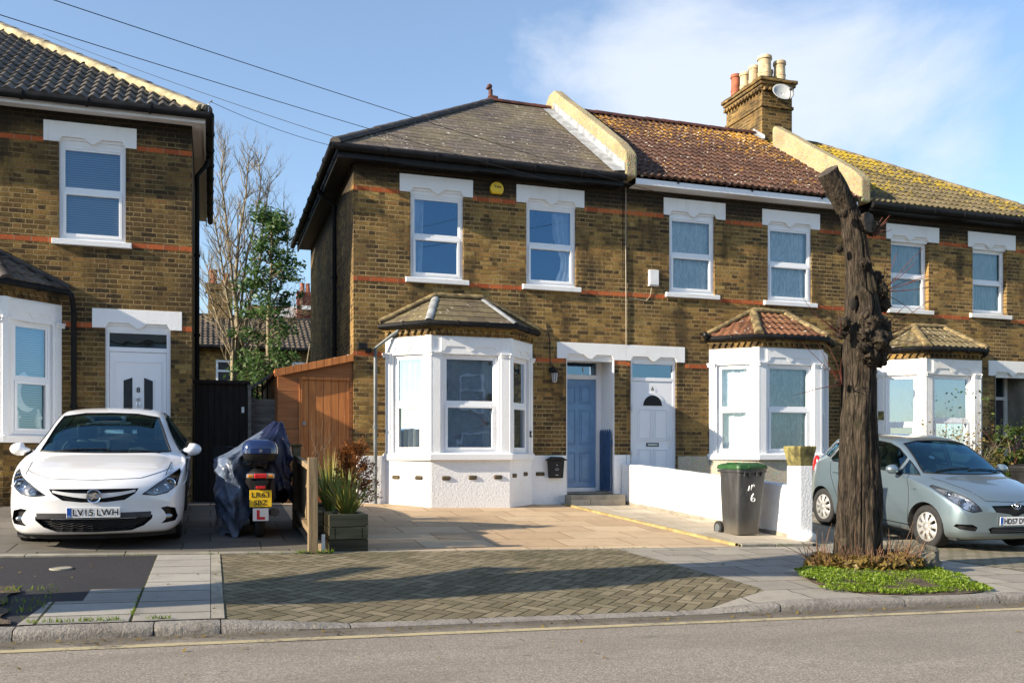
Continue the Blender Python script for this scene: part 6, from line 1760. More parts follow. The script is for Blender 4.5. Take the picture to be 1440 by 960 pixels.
    for (x0, y0, x1, y1) in ((-.50, .93, .05, .93), (.0, .89, .56, .95)):
        m = MB(); P = []
        for i in range(9):
            a, b_ = lerp(x0, x1, i / 8), lerp(y0, y1, i / 8); co, no = c.hit(a, b_, 'z'); P.append(co + Vector((0, 0, .014)))
        m.tube(P, .009, 6); m.build('wiper', M['plastic_black'], rt)
    co, no = c.hit(-.33, 1.22, 'z'); m = MB(); m.lathe(co + Vector((0, .02, -.012)), (0, -.55, .83), [(.001, .0), (.042, .0), (.042, .002)], 20, False); m.build('tax_disc', M['plate_white'], rt)
    car_common(c, None, None, .298, .72, 3.18, .835, 9, .205, .42)
    seats_and_dash(rt, (-.34, .34), 1.62, .46, 1.15, .95, .64, 3.2)
    c.body()
    u = MB(); u.box(WORLD, -.70, .70, .25, 3.55, .17, .20); u.build('underbody', M['interior'], rt)
    return rt
M['lamp_dark'] = simple('smoked lamp bowl', (.07, .075, .085), .3, .3, .15)
M['plastic_grey'] = simple('dark grey trim', (.05, .05, .055), .5)
WC = white_car(); BC = blue_car()

# ---------------------------------------------------------------- scooter with its cover
def scooter():
    X, Y = .57, 11.25; z0 = zg(X, Y)
    rt = thing('motor_scooter', 'dark motor scooter seen from behind with yellow plate and navy top box', 'scooter', (X, Y, z0), local=True)
    V = lambda x, y, z: Vector((x, y, z)); O = Fr((0, 0, 0), (1, 0, 0), (0, -1, 0))
    for (y, r, nm) in ((.32, .29, 'wheel'), (1.60, .29, 'wheel')):
        m = MB(); m.lathe(V(-.06, y, r), (1, 0, 0), [(r - .10, 0), (r - .03, .0), (r - .004, .03), (r, .06), (r - .004, .09), (r - .03, .12), (r - .10, .12)], 32, False)
        w = m.build(nm, M['tyre'], rt, smooth=40); k = MB(); k.lathe(V(-.05, y, r), (1, 0, 0), [(.001, 0), (r - .10, 0), (r - .095, .1), (.001, .1)], 24, False); k.build('rim', M['plastic_black'], w, smooth=30)
    m = MB()
    def sec(y, w, zb, zt): return [V(w * math.cos(q) * (1 if math.sin(q) > 0 else .8), y, (zb + zt) / 2 + (zt - zb) / 2 * math.sin(q)) for q in [2 * math.pi * i / 18 for i in range(18)]]
    rows = [sec(*a) for a in ((.0, .07, .70, .80), (.04, .13, .64, .84), (.2, .17, .52, .87), (.6, .19, .35, .88), (1.0, .17, .25, .80), (1.25, .20, .22, .9), (1.45, .17, .4, 1.0), (1.6, .06, .6, .95))]
    m.grid(rows, True); m.add(rows[0], [list(range(18))]); m.add(rows[-1], [list(range(18))]); m.build('bodywork', M['plastic_black'], rt, smooth=50)
    m = MB(); m.grid([[V(x, y, .90 + .03 * math.cos(x * 9)) for x in (-.16, -.1, 0, .1, .16)] for y in (.08, .5, .9)]); m.build('seat', M['interior'], rt, smooth=60)
    m = MB(); m.tube([V(-.36, 1.28, 1.12), V(-.2, 1.34, 1.10), V(0, 1.36, 1.02), V(.2, 1.34, 1.10), V(.36, 1.28, 1.12)], .016, 8); m.tube([V(0, 1.36, 1.02), V(0, 1.55, .4)], .04, 8); m.build('handlebar', M['plastic_black'], rt, smooth=60)
    m = MB(); m.tube([V(.17, .05, .33), V(.17, .5, .30)], [.055, .045], 14); m.build('exhaust', M['plastic_grey'], rt, smooth=50)
    # tail lamp: red centre, amber wings
    m = MB(); m.box(O, -.165, .165, .735, .80, -.03, .03); tl = m.build('tail_light', M['lamp_in'], rt, bevel=.02)
    q = MB(); q.box(O, -.075, .075, .738, .797, .0, .042); q.build('brake_lamp', M['red_lamp'], tl, bevel=.012)
    for s_ in (-1, 1):
        q = MB(); q.box(O, min(s_ * .08, s_ * .15), max(s_ * .08, s_ * .15), .745, .79, .0, .036); q.build('indicator', M['amber'], tl, bevel=.012)
    m = MB(); m.prism(O, [(-.10, .71), (.10, .71), (.07, .64), (.10, .40), (.09, .28), (-.09, .28), (-.10, .40), (-.07, .64)], .02, .045); m.build('mudguard', M['plastic_black'], rt, bevel=.01)
    m = MB(); m.box(O, -.055, .055, .615, .65, .05, .075); m.build('reflector', M['red_lamp'], rt, bevel=.006)
    fr = Fr((0, -.055, .50), (1, 0, 0), (0, -1, -.12)); pl = plate(rt, '', fr, .255, .20, 'plate_yellow', band=False)
    tx = text_mb('LR63', Fr(fr.p(0, .045, .0026), fr.u, fr.n), w=.205, h=.062, bold=.015); t2 = text_mb('SBZ', Fr(fr.p(0, -.047, .0026), fr.u, fr.n), w=.155, h=.062, bold=.015); tx.add(t2.v, t2.f)
    tx.build('plate_lettering', M['ink'], pl, recalc=False)
    fr = Fr((0, -.05, .31), (1, 0, 0), (0, -1, -.05)); m = MB(); m.box(fr, -.09, .09, -.075, .075, 0, .003); lp = m.build('learner_plate', M['plate_white'], rt)
    m = MB(); m.prism(fr, [(-.045, .055), (-.012, .055), (-.012, -.028), (.05, -.028), (.05, -.06), (-.045, -.06)], .0032, .0045); m.build('learner_letter', M['red_ink'], lp)
    m = MB()
    for sx in (-.1, .1): m.tube([V(sx, .30, .86), V(sx, .05, .94), V(sx, .0, .95)], .012, 6)
    m.build('rack', M['plastic_black'], rt)
    # top box
    b = MB(); rows = []
    for (z, e) in ((.945, .80), (.97, .92), (1.02, .98), (1.035, 1.0)):
        rows.append([V(.205 * e * (abs(math.cos(q)) ** .5) * (1 if math.cos(q) > 0 else -1), .12 + .19 * e * (abs(math.sin(q)) ** .6) * (1 if math.sin(q) > 0 else -1), z) for q in [2 * math.pi * i / 28 for i in range(28)]])
    b.grid(rows, True); b.add(rows[0], [list(range(28))]); tb = b.build('top_box', M['plastic_black'], rt, smooth=40)
    b = MB(); rows = []
    for (z, e) in ((1.037, 1.02), (1.09, 1.02), (1.14, .97), (1.18, .85), (1.20, .65), (1.21, .3)):
        rows.append([V(.205 * e * (abs(math.cos(q)) ** .55) * (1 if math.cos(q) > 0 else -1), .12 + .19 * e * (abs(math.sin(q)) ** .6) * (1 if math.sin(q) > 0 else -1), z) for q in [2 * math.pi * i / 28 for i in range(28)]])
    b.grid(rows, True); b.add(rows[-1], [list(range(28))]); b.build('lid', M['topbox'], tb, smooth=50)
    b = MB(); b.lathe(V(.0, -.072, 1.07), (0, -1, 0), [(.02, 0), (.02, .006), (.001, .007)], 12, False); b.build('lock', M['metal'], tb)
    # cover, pulled off the tail and bunched to one side
    oc = Vector((X, Y + .1, z0)); m = MB(); rows = []; NK = 110
    def nz(v, s_): return noise.noise(v * s_)
    for j in range(46):
        v = j / 45; row = []
        for i in range(NK):
            q = 2 * math.pi * i / NK; cs, sn = math.cos(q), math.sin(q)
            left = max(0.0, min(1.0, .5 - cs * .9)); tail = max(0.0, -sn)
            hem = lerp(.42, .02, left) + .20 * tail * (1 - left) + .05 * math.sin(q * 7)
            top = 1.44; z = lerp(hem, top, v ** 1.05)
            k = max(0.0, (z - .98) / (top - .98)) if z > .98 else 0.0
            xl = lerp(-.51, .20, k ** .85); xr = lerp(.42, .32, k ** 1.6); yk = lerp(1.0, .22, k ** 1.3)
            if z < .6: xl += .06 * (.6 - z)
            cx, rx = (xl + xr) / 2, (xr - xl) / 2
            ex = (abs(cs) ** .8) * (1 if cs > 0 else -1); ey = (abs(sn) ** .8) * (1 if sn > 0 else -1)
            P_ = Vector((cs * 1.0, sn * 1.0, z * .75))
            # sharp gathered folds hang from the handlebars; creases cross them
            fold = 1 - abs(nz(P_ + Vector((z * .9, 0, 0)), 3.1)) * 2.2
            crease = 1 - abs(nz(P_ + Vector((3, z * 2, 1)), 6.5)) * 2.0
            amp = .14 * (1 - .75 * k)
            f_ = .96 + amp * (fold - .35) + .038 * (crease - .4) * (1 - .6 * k)
            yy = .80 + .66 * yk * ey * f_
            if sn < 0 and cs > -.45: yy = max(yy, lerp(.20, .42, min(1, max(0, (cs + .45) * 1.6))) + .05 * (fold - .3))
            row.append(oc + Vector((cx + rx * ex * f_, yy - .12, z + .03 * nz(P_, 5.0))))
        rows.append(row)
    m.grid(rows, True); m.add(rows[-1], [list(range(NK))])
    m.mi = [1 if (sum(((m.v[i] - oc).x - .10 * (m.v[i] - oc).z + .07 * noise.noise(m.v[i] * 4)) for i in f) / len(f)) > -.08 else 0 for f in m.f]
    o = m.build('scooter_cover', [M['cover'], M['cover_navy']], None, smooth=120, origin=oc)
    tag(o, 'crumpled silver and navy cover bunched over the front of the scooter', 'cover')
scooter()
# ================================================================== FRONT GARDENS AND SMALL THINGS
V3 = lambda x, y, z: Vector((x, y, z))
ylx = lambda Y: 6.55 - (Y - 10.4) * .106         # edging of the path, slightly off square
wlx = lambda Y: 7.77 - (Y - 10.95) * .113        # boundary wall

def boundary_wall():
    rt = thing('garden_wall', 'low white painted garden wall between the two front paths, ending at a pillar', 'wall', (7.5, 12.9, zg(7.5, 12.9)))
    m = MB(); rows = []; n = 24
    for i in range(n + 1):
        Y = lerp(10.93, 15.36, i / n); x = wlx(Y); g = zg(x, Y); h = .76 + .012 * noise.noise(Vector((Y * 2, 0, 5))); T = .22
        rows.append([V3(x, Y, g - .1), V3(x, Y, g + .07), V3(x + .004, Y, g + .075), V3(x + .004, Y, g + h - .015), V3(x + .018, Y, g + h), V3(x + T - .015, Y, g + h), V3(x + T, Y, g + h - .015), V3(x + T, Y, g - .1)])
    m.grid(rows); m.add(rows[0], [list(range(8))]); m.add(rows[-1], [list(range(8))]); m.build('wall_panel', M['plinth'], rt, smooth=30)
    m = MB(); rows = []
    for i in range(n + 1):
        Y = lerp(10.95, 15.30, i / n); x = wlx(Y); g = zg(x, Y)
        rows.append([V3(x - .004, Y, g - .05), V3(x - .004, Y, g + .075 + .02 * noise.noise(Vector((Y * 3, 1, 0)))), V3(x + .01, Y, g + .08)])
    m.grid(rows); m.build('wall_footing', M['concrete'], rt)
    x0, x1, y0, y1 = 7.75, 7.955, 10.64, 10.95; g = zg(7.85, 10.8); zt = g + 1.05; fr = Fr((0, y0, 0))
    m = MB(); m.box(fr, x0, x1, g - .1, zt, -(y1 - y0), 0); p = m.build('pillar', M['plinth'], rt, bevel=.012)
    m = MB(); c = V3((x0 + x1) / 2, (y0 + y1) / 2, 0); rows = []
    for (z, e) in ((zt - .002, -.004), (zt + .06, .005), (zt + .20, .03), (zt + .262, .042), (zt + .275, .03)):
        hx, hy = (x1 - x0) / 2 + e, (y1 - y0) / 2 + e; row = []
        for (sx, sy) in ((-1, -1), (1, -1), (1, 1), (-1, 1)):
            row.append(c + V3(sx * hx, sy * hy, z))
        rows.append(row)
    m.grid(rows, True); m.add(rows[-1], [[0, 1, 2, 3]]); m.build('cap', M['capstone'], p, bevel=.015, seg=3)
    m = MB(); m.blob(V3(x0 + .12, y0 - .02, g + .06), .12, .07, .09, 14, 10, .35, 5, 2); m.build('render_patch', M['white_dirty'], p, smooth=50)
boundary_wall()

def mat_bin():
    t = NT('scuffed grey bin plastic'); p = t.obj(); n = t.noise(t.map(p, (1, 1, .25)), 5, 5, .65); n2 = t.noise(t.map(p, (3, 3, .5)), 14, 4, .7); z = t.sep(p)[2]
    c = t.mix(t.step(n, .35, .7), (.026, .027, .029), (.055, .056, .058)); c = t.mix(t.math('MULTIPLY', t.step(n2, .58, .74), .6), c, (.17, .165, .155))
    mud = t.math('MULTIPLY', t.math('SUBTRACT', 1.0, t.step(t.math('ADD', z, t.math('MULTIPLY', n2, .25)), .14, .42)), .55); c = t.mix(mud, c, (.15, .125, .09))
    return t.done(t.bsdf(c, t.math('ADD', .28, t.math('MULTIPLY', n, .35)), 0, t.bump(n2, .12, .006), .5))
M['bin_body'] = mat_bin()
def wheelie_bin(x, y, label, lid, number=None, rz=0, body='bin_body'):
    g = zg(x, y); rt = thing('wheelie_bin', label, 'bin', (x, y, g), rz, local=True)
    def rr(w, d, z, cy=0, r=.05, n=5):
        P = []
        for (sx, sy, a0) in ((1, -1, -90), (1, 1, 0), (-1, 1, 90), (-1, -1, 180)):
            for k in range(n):
                q = R(a0 + 90 * k / (n - 1)); P.append(V3(sx * (w / 2 - r) + r * math.cos(q), cy + sy * (d / 2 - r) + r * math.sin(q), z))
        return P
    m = MB(); rows = [rr(.37, .40, .03, .05), rr(.375, .41, .06, .05), rr(.43, .49, .62, .02), rr(.452, .52, .90, .0), rr(.452, .52, .905, 0), rr(.485, .555, .915, 0), rr(.485, .555, .955, 0)]
    m.grid(rows, True); m.add(rows[0], [list(range(20))]); m.add(rows[-1], [list(range(20))])
    b = m.build('bin_body', M[body], rt, smooth=35)
    m = MB()
    for sx in (-.14, -.06, .06, .14): m.box(Fr((sx, -.278, .90)), -.006, .006, -.04, .02, -.02, .008)
    m.build('rim_rib', M['bin_body'], b)
    m = MB(); L = [rr(.505, .60, .958, .01, .06), rr(.51, .605, .985, .01, .06), rr(.49, .585, 1.015, .01, .07), rr(.40, .50, 1.035, .01, .08), rr(.2, .3, 1.05, .01, .05)]
    m.grid(L, True); m.add(L[-1], [list(range(20))]); m.add(L[0], [list(range(20))]); ld = m.build('lid', M[lid], rt, smooth=40)
    q = MB(); q.box(Fr((0, -.292, .99)), -.10, .10, -.012, .014, -.02, .025); q.box(Fr((0, 0, 1.04)), -.2, .2, -.005, .012, -.1, .12); q.build('lid_grip', M[lid], ld, bevel=.008)
    m = MB(); m.tube([V3(-.20, .33, .93), V3(.20, .33, .93)], .018, 8)
    for sx in (-.18, 0, .18): m.tube([V3(sx, .24, .92), V3(sx, .33, .93)], .016, 6)
    m.build('handle', M['bin_body'], rt, smooth=50)
    for sx in (-1, 1):
        w = MB(); w.lathe(V3(sx * .19, .28, .10), (sx, 0, 0), [(.03, 0), (.098, 0), (.10, .012), (.10, .045), (.09, .055), (.06, .05), (.05, .035), (.001, .035)], 24, False); wh = w.build('wheel', M['tyre'], rt, smooth=35)
        k = MB(); k.lathe(V3(sx * .19, .28, .10), (sx, 0, 0), [(.062, .051), (.058, .058), (.02, .05), (.001, .055)], 18, False); k.build('hub', M['pipe_grey'], wh, smooth=40)
    a = MB(); a.tube([V3(-.19, .28, .10), V3(.19, .28, .10)], .012, 8); a.build('axle', M['metal'], rt)
    if number:
        n_ = V3(0, -1, -.095); fr = Fr((.02, -.229, .60), (1, 0, 0), n_, V3(0, -.095, 1)); f2 = Fr(fr.p(.015, 0, 0), fr.u, fr.n, fr.v)
        t = MB()
        def stroke(P, r_=.009): t.tube([f2.p(a, b_, -.002) for a, b_ in P], r_, 6)
        stroke([(-.085, .055), (-.075, .12), (-.045, .065), (-.032, .135)]); stroke([(-.005 + .014 * math.cos(q), .125 + .014 * math.sin(q)) for q in [R(40 * k) for k in range(10)]], .006)
        stroke([(.0, .01), (-.025, -.03), (-.03, -.075), (-.012, -.098), (.016, -.095), (.028, -.07), (.012, -.048), (-.015, -.058), (-.028, -.075)])
        t.build('painted_number', M['paint_white'], b, smooth=60)
    return rt
b1 = wheelie_bin(7.25, 11.30, 'dark grey wheelie bin with a green lid and hand painted No 6', 'bin_green', True)
b2 = wheelie_bin(14.42, 12.9, 'black wheelie bin with a black lid beside the bushes at the picture edge', 'plastic_black', None, R(8), 'plastic_black')

# ---- small fittings on the walls
def mailbox():
    X, Z = 5.94, .90; rt = thing('mailbox', 'black wall letterbox with pitched lid beside the blue front door', 'mailbox', (X, FACE_Y, Z))
    fr = Fr((X, FACE_Y - .016, Z)); m = MB(); m.prism(fr, [(-.15, .31), (-.125, -.01), (.125, -.01), (.15, .31)], .0, .11); b = m.build('box', M['plastic_black'], rt, bevel=.006)
    m = MB(); m.prism(fr, [(-.185, .305), (-.185, .325), (-.08, .375), (.08, .375), (.185, .325), (.185, .305), (0, .318)], -.0, .15); m.build('lid', M['plastic_black'], rt, bevel=.006)
    m = MB(); m.lathe(fr.p(0, .225, .11), fr.n, [(.012, 0), (.012, .006), (.001, .007)], 12, False); m.build('lock', M['metal'], b)
    m = MB(); m.tube([fr.p(-.035, .155, .112), fr.p(-.02, .135, .113), fr.p(0, .13, .113), fr.p(.02, .135, .113), fr.p(.035, .155, .112)], .005, 6); m.tube([fr.p(-.02, .155, .112), fr.p(0, .17, .112), fr.p(.025, .16, .112)], .005, 6); m.build('posthorn', M['metal'], b)
    m = MB(); m.box(fr, -.028, .028, .04, .052, .11, .113); m.build('name_strip', M['metal'], b)
mailbox()
def lantern():
    X, Z = 5.88, 2.85; rt = thing('wall_lantern', 'small black carriage lantern on the brick wall between bay window and blue door', 'lantern', (X, FACE_Y, Z))
    c = V3(X, FACE_Y - .17, Z - .12); m = MB(); m.lathe(V3(X, FACE_Y, Z), (0, -1, 0), [(.055, 0), (.055, .015), (.02, .03)], 14); m.tube([V3(X, FACE_Y - .02, Z), V3(X, FACE_Y - .1, Z + .06), V3(X, FACE_Y - .17, Z + .03), c + V3(0, 0, .09)], .012, 8); m.build('bracket', M['plastic_black'], rt, smooth=50)
    m = MB(); m.lathe(c, (0, 0, 1), [(.015, .12), (.05, .10), (.085, .06), (.088, .05), (.02, .05)], 8, False); m.build('cap', M['plastic_black'], rt)
    m = MB(); m.lathe(c, (0, 0, 1), [(.068, .05), (.05, -.10), (.02, -.12)], 8); m.build('lamp_glass', M['dish'], rt)
    m = MB()
    for k in range(8):
        q = 2 * math.pi * k / 8; m.tube([c + V3(.072 * math.cos(q), .072 * math.sin(q), .05), c + V3(.052 * math.cos(q), .052 * math.sin(q), -.11)], .006, 5)
    m.build('cage', M['plastic_black'], rt)
lantern()
pc = MB(); pc.tube([V3(5.86, FACE_Y - .008, 2.95), V3(5.85, FACE_Y - .009, 3.4), V3(5.78, FACE_Y - .008, 3.7)], .008, 6)
pc.build('cable', M['wire'], HB)
def fixed(name, label, cat, X, Z, parts):
    rt = thing(name, label, cat, (X, FACE_Y, Z)); fr = Fr((X, FACE_Y, Z))
    for (nm, mt, fn, kw) in parts:
        m = MB(); fn(m, fr); m.build(nm, M[mt], rt, **kw)
    return rt
def alarm_bell():
    X, Z = 4.83, 6.03; rt = thing('alarm_box', 'round yellow burglar alarm box high between the upstairs windows of the end house', 'alarm', (X, FACE_Y, Z))
    fr = Fr((X, FACE_Y, Z)); pts = [(.125 * math.cos(q), .125 * max(-.72, math.sin(q))) for q in [2 * math.pi * k / 36 for k in range(36)]]
    m = MB(); m.prism(fr, pts, 0, .07); m.build('cover', M['yellow_box'], rt, bevel=.02, seg=3)
    text_mb('Yale', Fr(fr.p(.005, .035, .0705), fr.u, fr.n), w=.135, h=.05, bold=.02).build('lettering', M['ink'], rt, recalc=False)
alarm_bell()
fixed('alarm_box', 'white rectangular alarm box on the brick wall above the white front door', 'alarm', 7.93, 4.66,
      [('cover', 'plastic_white', lambda m, f: m.box(f, -.10, .10, -.16, .13, 0, .07), dict(bevel=.012)), ('base', 'plastic_white', lambda m, f: m.box(f, -.105, .105, -.175, -.162, 0, .05), dict(bevel=.004)),
       ('cable', 'cable_pale', lambda m, f: m.tube([f.p(-.03, -.17, .02), f.p(-.06, -.36, .012), f.p(-.14, -.45, .01), f.p(-.5, -.42, .01)], .006, 6), {})])
fixed('floodlight', 'small black security floodlight on the corner brickwork left of the bay', 'floodlight', 2.46, 3.13,
      [('housing', 'plastic_black', lambda m, f: m.box(f, -.11, .05, -.05, .06, .10, .19), dict(bevel=.01)), ('arm', 'plastic_black', lambda m, f: m.tube([f.p(.08, -.04, 0), f.p(.08, -.04, .06), f.p(0, 0, .13)], .02, 8), {}), ('base', 'plastic_black', lambda m, f: m.box(f, .03, .14, -.09, .0, 0, .03), dict(bevel=.006))])
fixed('security_lamp', 'tiny black wall lamp at the left end of the red tiled bay roof', 'lamp', 9.0, 3.60,
      [('housing', 'plastic_black', lambda m, f: m.blob(f.p(0, 0, .10), .055, .06, .07, 14, 8), dict(smooth=50)), ('arm', 'plastic_black', lambda m, f: m.tube([f.p(.06, 0, 0), f.p(0, 0, .08)], .018, 8), {})])
dbx = Fr((5.45, FACE_Y - .07, 1.68), (.707, .707, 0), (.707, -.707, 0))
m = MB(); m.box(dbx, -.03, .03, -.055, .055, -.03, .03); o = m.build('doorbell', M['plastic_grey'], None, bevel=.006, origin=dbx.o); tag(o, 'small grey doorbell on the side of the white bay near the letterbox', 'doorbell')
m = MB(); m.box(dbx, -.016, .016, -.03, .03, .0305, .034); m.build('button', M['plastic_white'], o)
def dish():
    c = V3(12.86, 18.36, 9.86); rt = thing('satellite_dish', 'pale grey satellite dish fixed to the front of the chimney stack', 'satellite dish', tuple(c))
    ax = V3(-.10, -.85, .38).normalized(); x = ax.cross(V3(0, 0, 1)).normalized(); y = x.cross(ax); m = MB(); rows = []
    for k in range(7):
        r_ = .27 * k / 6 + .001; rows.append([c + (x * math.cos(q) * 1.0 + y * math.sin(q) * .88) * r_ + ax * (.07 * (r_ / .27) ** 2) for q in [2 * math.pi * i / 32 for i in range(32)]])
    m.grid(rows, True); o = m.build('reflector', M['dish'], rt, smooth=60); md = o.modifiers.new('s', 'SOLIDIFY'); md.thickness = .008
    m = MB(); m.tube([c - y * .22 - x * .10 + ax * .05, c - y * .20 - x * .10 + ax * .16, c + ax * .24 - y * .10 - x * .08], .010, 8); m.tube([c, c + V3(0, .18, -.06)], .025, 8); m.build('arm', M['plastic_grey'], rt)
    m = MB(); m.lathe(c + ax * .22 - y * .10 - x * .08, ax, [(.02, 0), (.034, .02), (.034, .08), (.001, .085)], 12); m.build('receiver', M['plastic_grey'], rt, smooth=40)
dish()
# picket gate folded back against the porch side
def picket_gate():
    rt = thing('picket_gate', 'dark blue picket gate folded back inside the porch of the blue door', 'gate', (7.08, 15.6, .6))
    fr = Fr((7.112, 15.42, 0), (0, 1, 0), (-1, 0, 0)); m = MB()
    for k in range(5):
        a = .005 + k * .10; m.prism(fr, [(a, .64), (a + .088, .64), (a + .088, 1.72), (a + .044, 1.79), (a, 1.72)], .03, .05)
        
    m.build('picket_panel', M['blue_dark'], rt, bevel=.003)
    m = MB(); m.box(fr, 0, .495, .80, .89, .008, .03); m.box(fr, 0, .495, 1.5, 1.59, .008, .03); m.build('rail', M['blue_dark'], rt)
picket_gate()

_d = Vector((.65, -.65, 0)).normalized(); fpl = Fr(Vector((13.09, FACE_Y, 0)) + _d * .075, _d, (-.707, -.707, 0))
m = MB(); m.box(Fr(fpl.p(0, 2.12, .018), fpl.u, fpl.n), -.055, .055, -.09, .09, 0, .006); o = m.build('wall_plate', M['capstone'], None, bevel=.004, origin=fpl.p(0, 2.12, .018)); tag(o, 'small faded yellow plate on the white bay just right of the tree trunk', 'plate')
# ---- side passage: dark gate, grey fence, timber lean-to
def side_gate():
    rt = thing('side_gate', 'tall dark boarded gate beside the sooty brick house', 'gate', (.17, 16.0, .55)); fr = Fr((0, 16.0, 0)); m = MB()
    g = .52
    m.box(fr, -.25, .60, g, 2.50, -.03, .0); pn = m.build('board_panel', M['gate_dark'], rt)
    m = MB(); m.box(fr, -.27, .64, 2.50, 2.56, -.06, .05); m.build('cap_rail', M['gate_dark'], rt, bevel=.006)
    m = MB(); m.box(fr, .605, .66, g, 2.5, -.06, .03); m.build('post', M['wood_grey'], rt, bevel=.004)
    m = MB(); m.box(fr, .50, .545, 2.02, 2.12, .001, .02); m.build('latch', M['plastic_white'], rt, bevel=.004)
    m = MB(); m.box(fr, .02, .34, 1.18, 1.46, .001, .012); m.build('letter_flap', M['plastic_black'], rt, bevel=.004)
side_gate()
def grey_fence():
    rt = thing('fence_panel', 'weathered grey fence panel squeezed between dark gate and orange lean-to', 'fence', (.86, 16.15, .5)); fr = Fr((0, 16.15, 0)); m = MB()
    for k in range(11):
        z = .55 + k * .155; m.prism(Fr((.67, 16.15, 0), (0, -1, 0), (1, 0, 0)), [(0, z), (.018, z), (.008, z + .165), (0, z + .165)], 0, .48)
    m.build('board_panel', M['wood_grey'], rt)
    m = MB(); m.prism(fr, [(.68, 1.93), (1.02, 1.78), (1.02, 1.94), (.72, 2.02)], .02, .035); m.build('loose_board', M['wood_grey'], rt)
    m = MB(); m.box(fr, .665, .72, .5, 2.30, .0, .06); m.build('post', M['wood_grey'], rt)
    t = thing('trellis_fence', 'dark sloping trellis fence behind the grey fence panel', 'fence', (.9, 17.2, .5)); fr = Fr((0, 17.2, 0)); m = MB()
    for k in range(7): a = .62 + k * .09; m.box(fr, a, a + .03, .5, 2.45 + (a - .62) * .72, -.02, .0)
    m.build('slat_panel', M['gate_dark'], t); m = MB(); m.prism(fr, [(.6, 2.42), (.6, 2.48), (1.25, 2.95), (1.25, 2.89)], .001, .03); m.build('rail', M['wood_grey'], t)
grey_fence()
def lean_to():
    rt = thing('timber_lean_to', 'orange stained timber lean-to shed against the side of the end house', 'shed', (1.68, 15.43, .5)); Y = 15.43; fr = Fr((0, Y, 0)); g = .48
    x0, x1 = 1.06, 2.292; zl, zr = 2.66, 2.96; zt = lambda x: lerp(zl, zr, (x - x0) / (x1 - x0))
    d0, d1, dz = 1.45, 2.235, 2.56; m = MB()
    m.prism(fr, [(x0, g), (d0, g), (d0, zt(d0)), (x0, zt(x0))], -.03, 0); m.prism(fr, [(d0, dz), (x1, dz), (x1, zt(x1)), (d0, zt(d0))], -.03, 0); m.prism(fr, [(d1, g), (x1, g), (x1, dz), (d1, dz)], -.03, .0)
    m.build('front_wall', M['shed_h'], rt)
    m = MB(); P = V3; m.quad(P(x0, Y, g), P(x0, 20, g), P(x0, 20, zl), P(x0, Y, zl)); m.build('side_wall', M['shed_h'], rt)
    m = MB(); m.box(fr, d0 + .004, d1 - .004, g + .03, dz - .004, -.05, -.012); d = m.build('door', M['shed'], rt)
    m = MB(); m.box(fr, d0 - .05, d0 + .003, g, dz + .05, .001, .022); m.box(fr, d0 + .003, d1, dz, dz + .05, .001, .022); m.build('door_frame', M['shed'], rt, bevel=.004)
    m = MB(); m.box(fr, d0 + .012, d0 + .055, 1.80, 1.87, -.012, .012); m.build('latch', M['metal'], d, bevel=.004)
    m = MB(); m.add([P(x0 - .06, Y - .08, zl + .0), P(x1, Y - .08, zr), P(x1, 20, zr), P(x0 - .06, 20, zl), P(x0 - .06, Y - .08, zl + .045), P(x1, Y - .08, zr + .045), P(x1, 20, zr + .045), P(x0 - .06, 20, zl + .045)], [[0, 1, 2, 3], [4, 5, 6, 7], [0, 1, 5, 4], [1, 2, 6, 5], [2, 3, 7, 6], [3, 0, 4, 7]])
    rf = m.build('roof', M['shed'], rt)
    m = MB(); m.prism(fr, [(x0 - .06, zl - .07), (x1, zr - .07), (x1, zr + .05), (x0 - .06, zl + .05)], .0805, .10); m.build('barge_board', M['shed'], rf, bevel=.004)
    for i in range(6):
        a = lerp(x0 + .05, x1 - .08, i / 5); m = MB(); m.lathe(P(a, Y - .06, zt(a) + .04), (0, 0, 1), [(.026, 0), (.026, .012), (.001, .018)], 10, False); m.build('roof_washer', M['plastic_white'], rf)
lean_to()
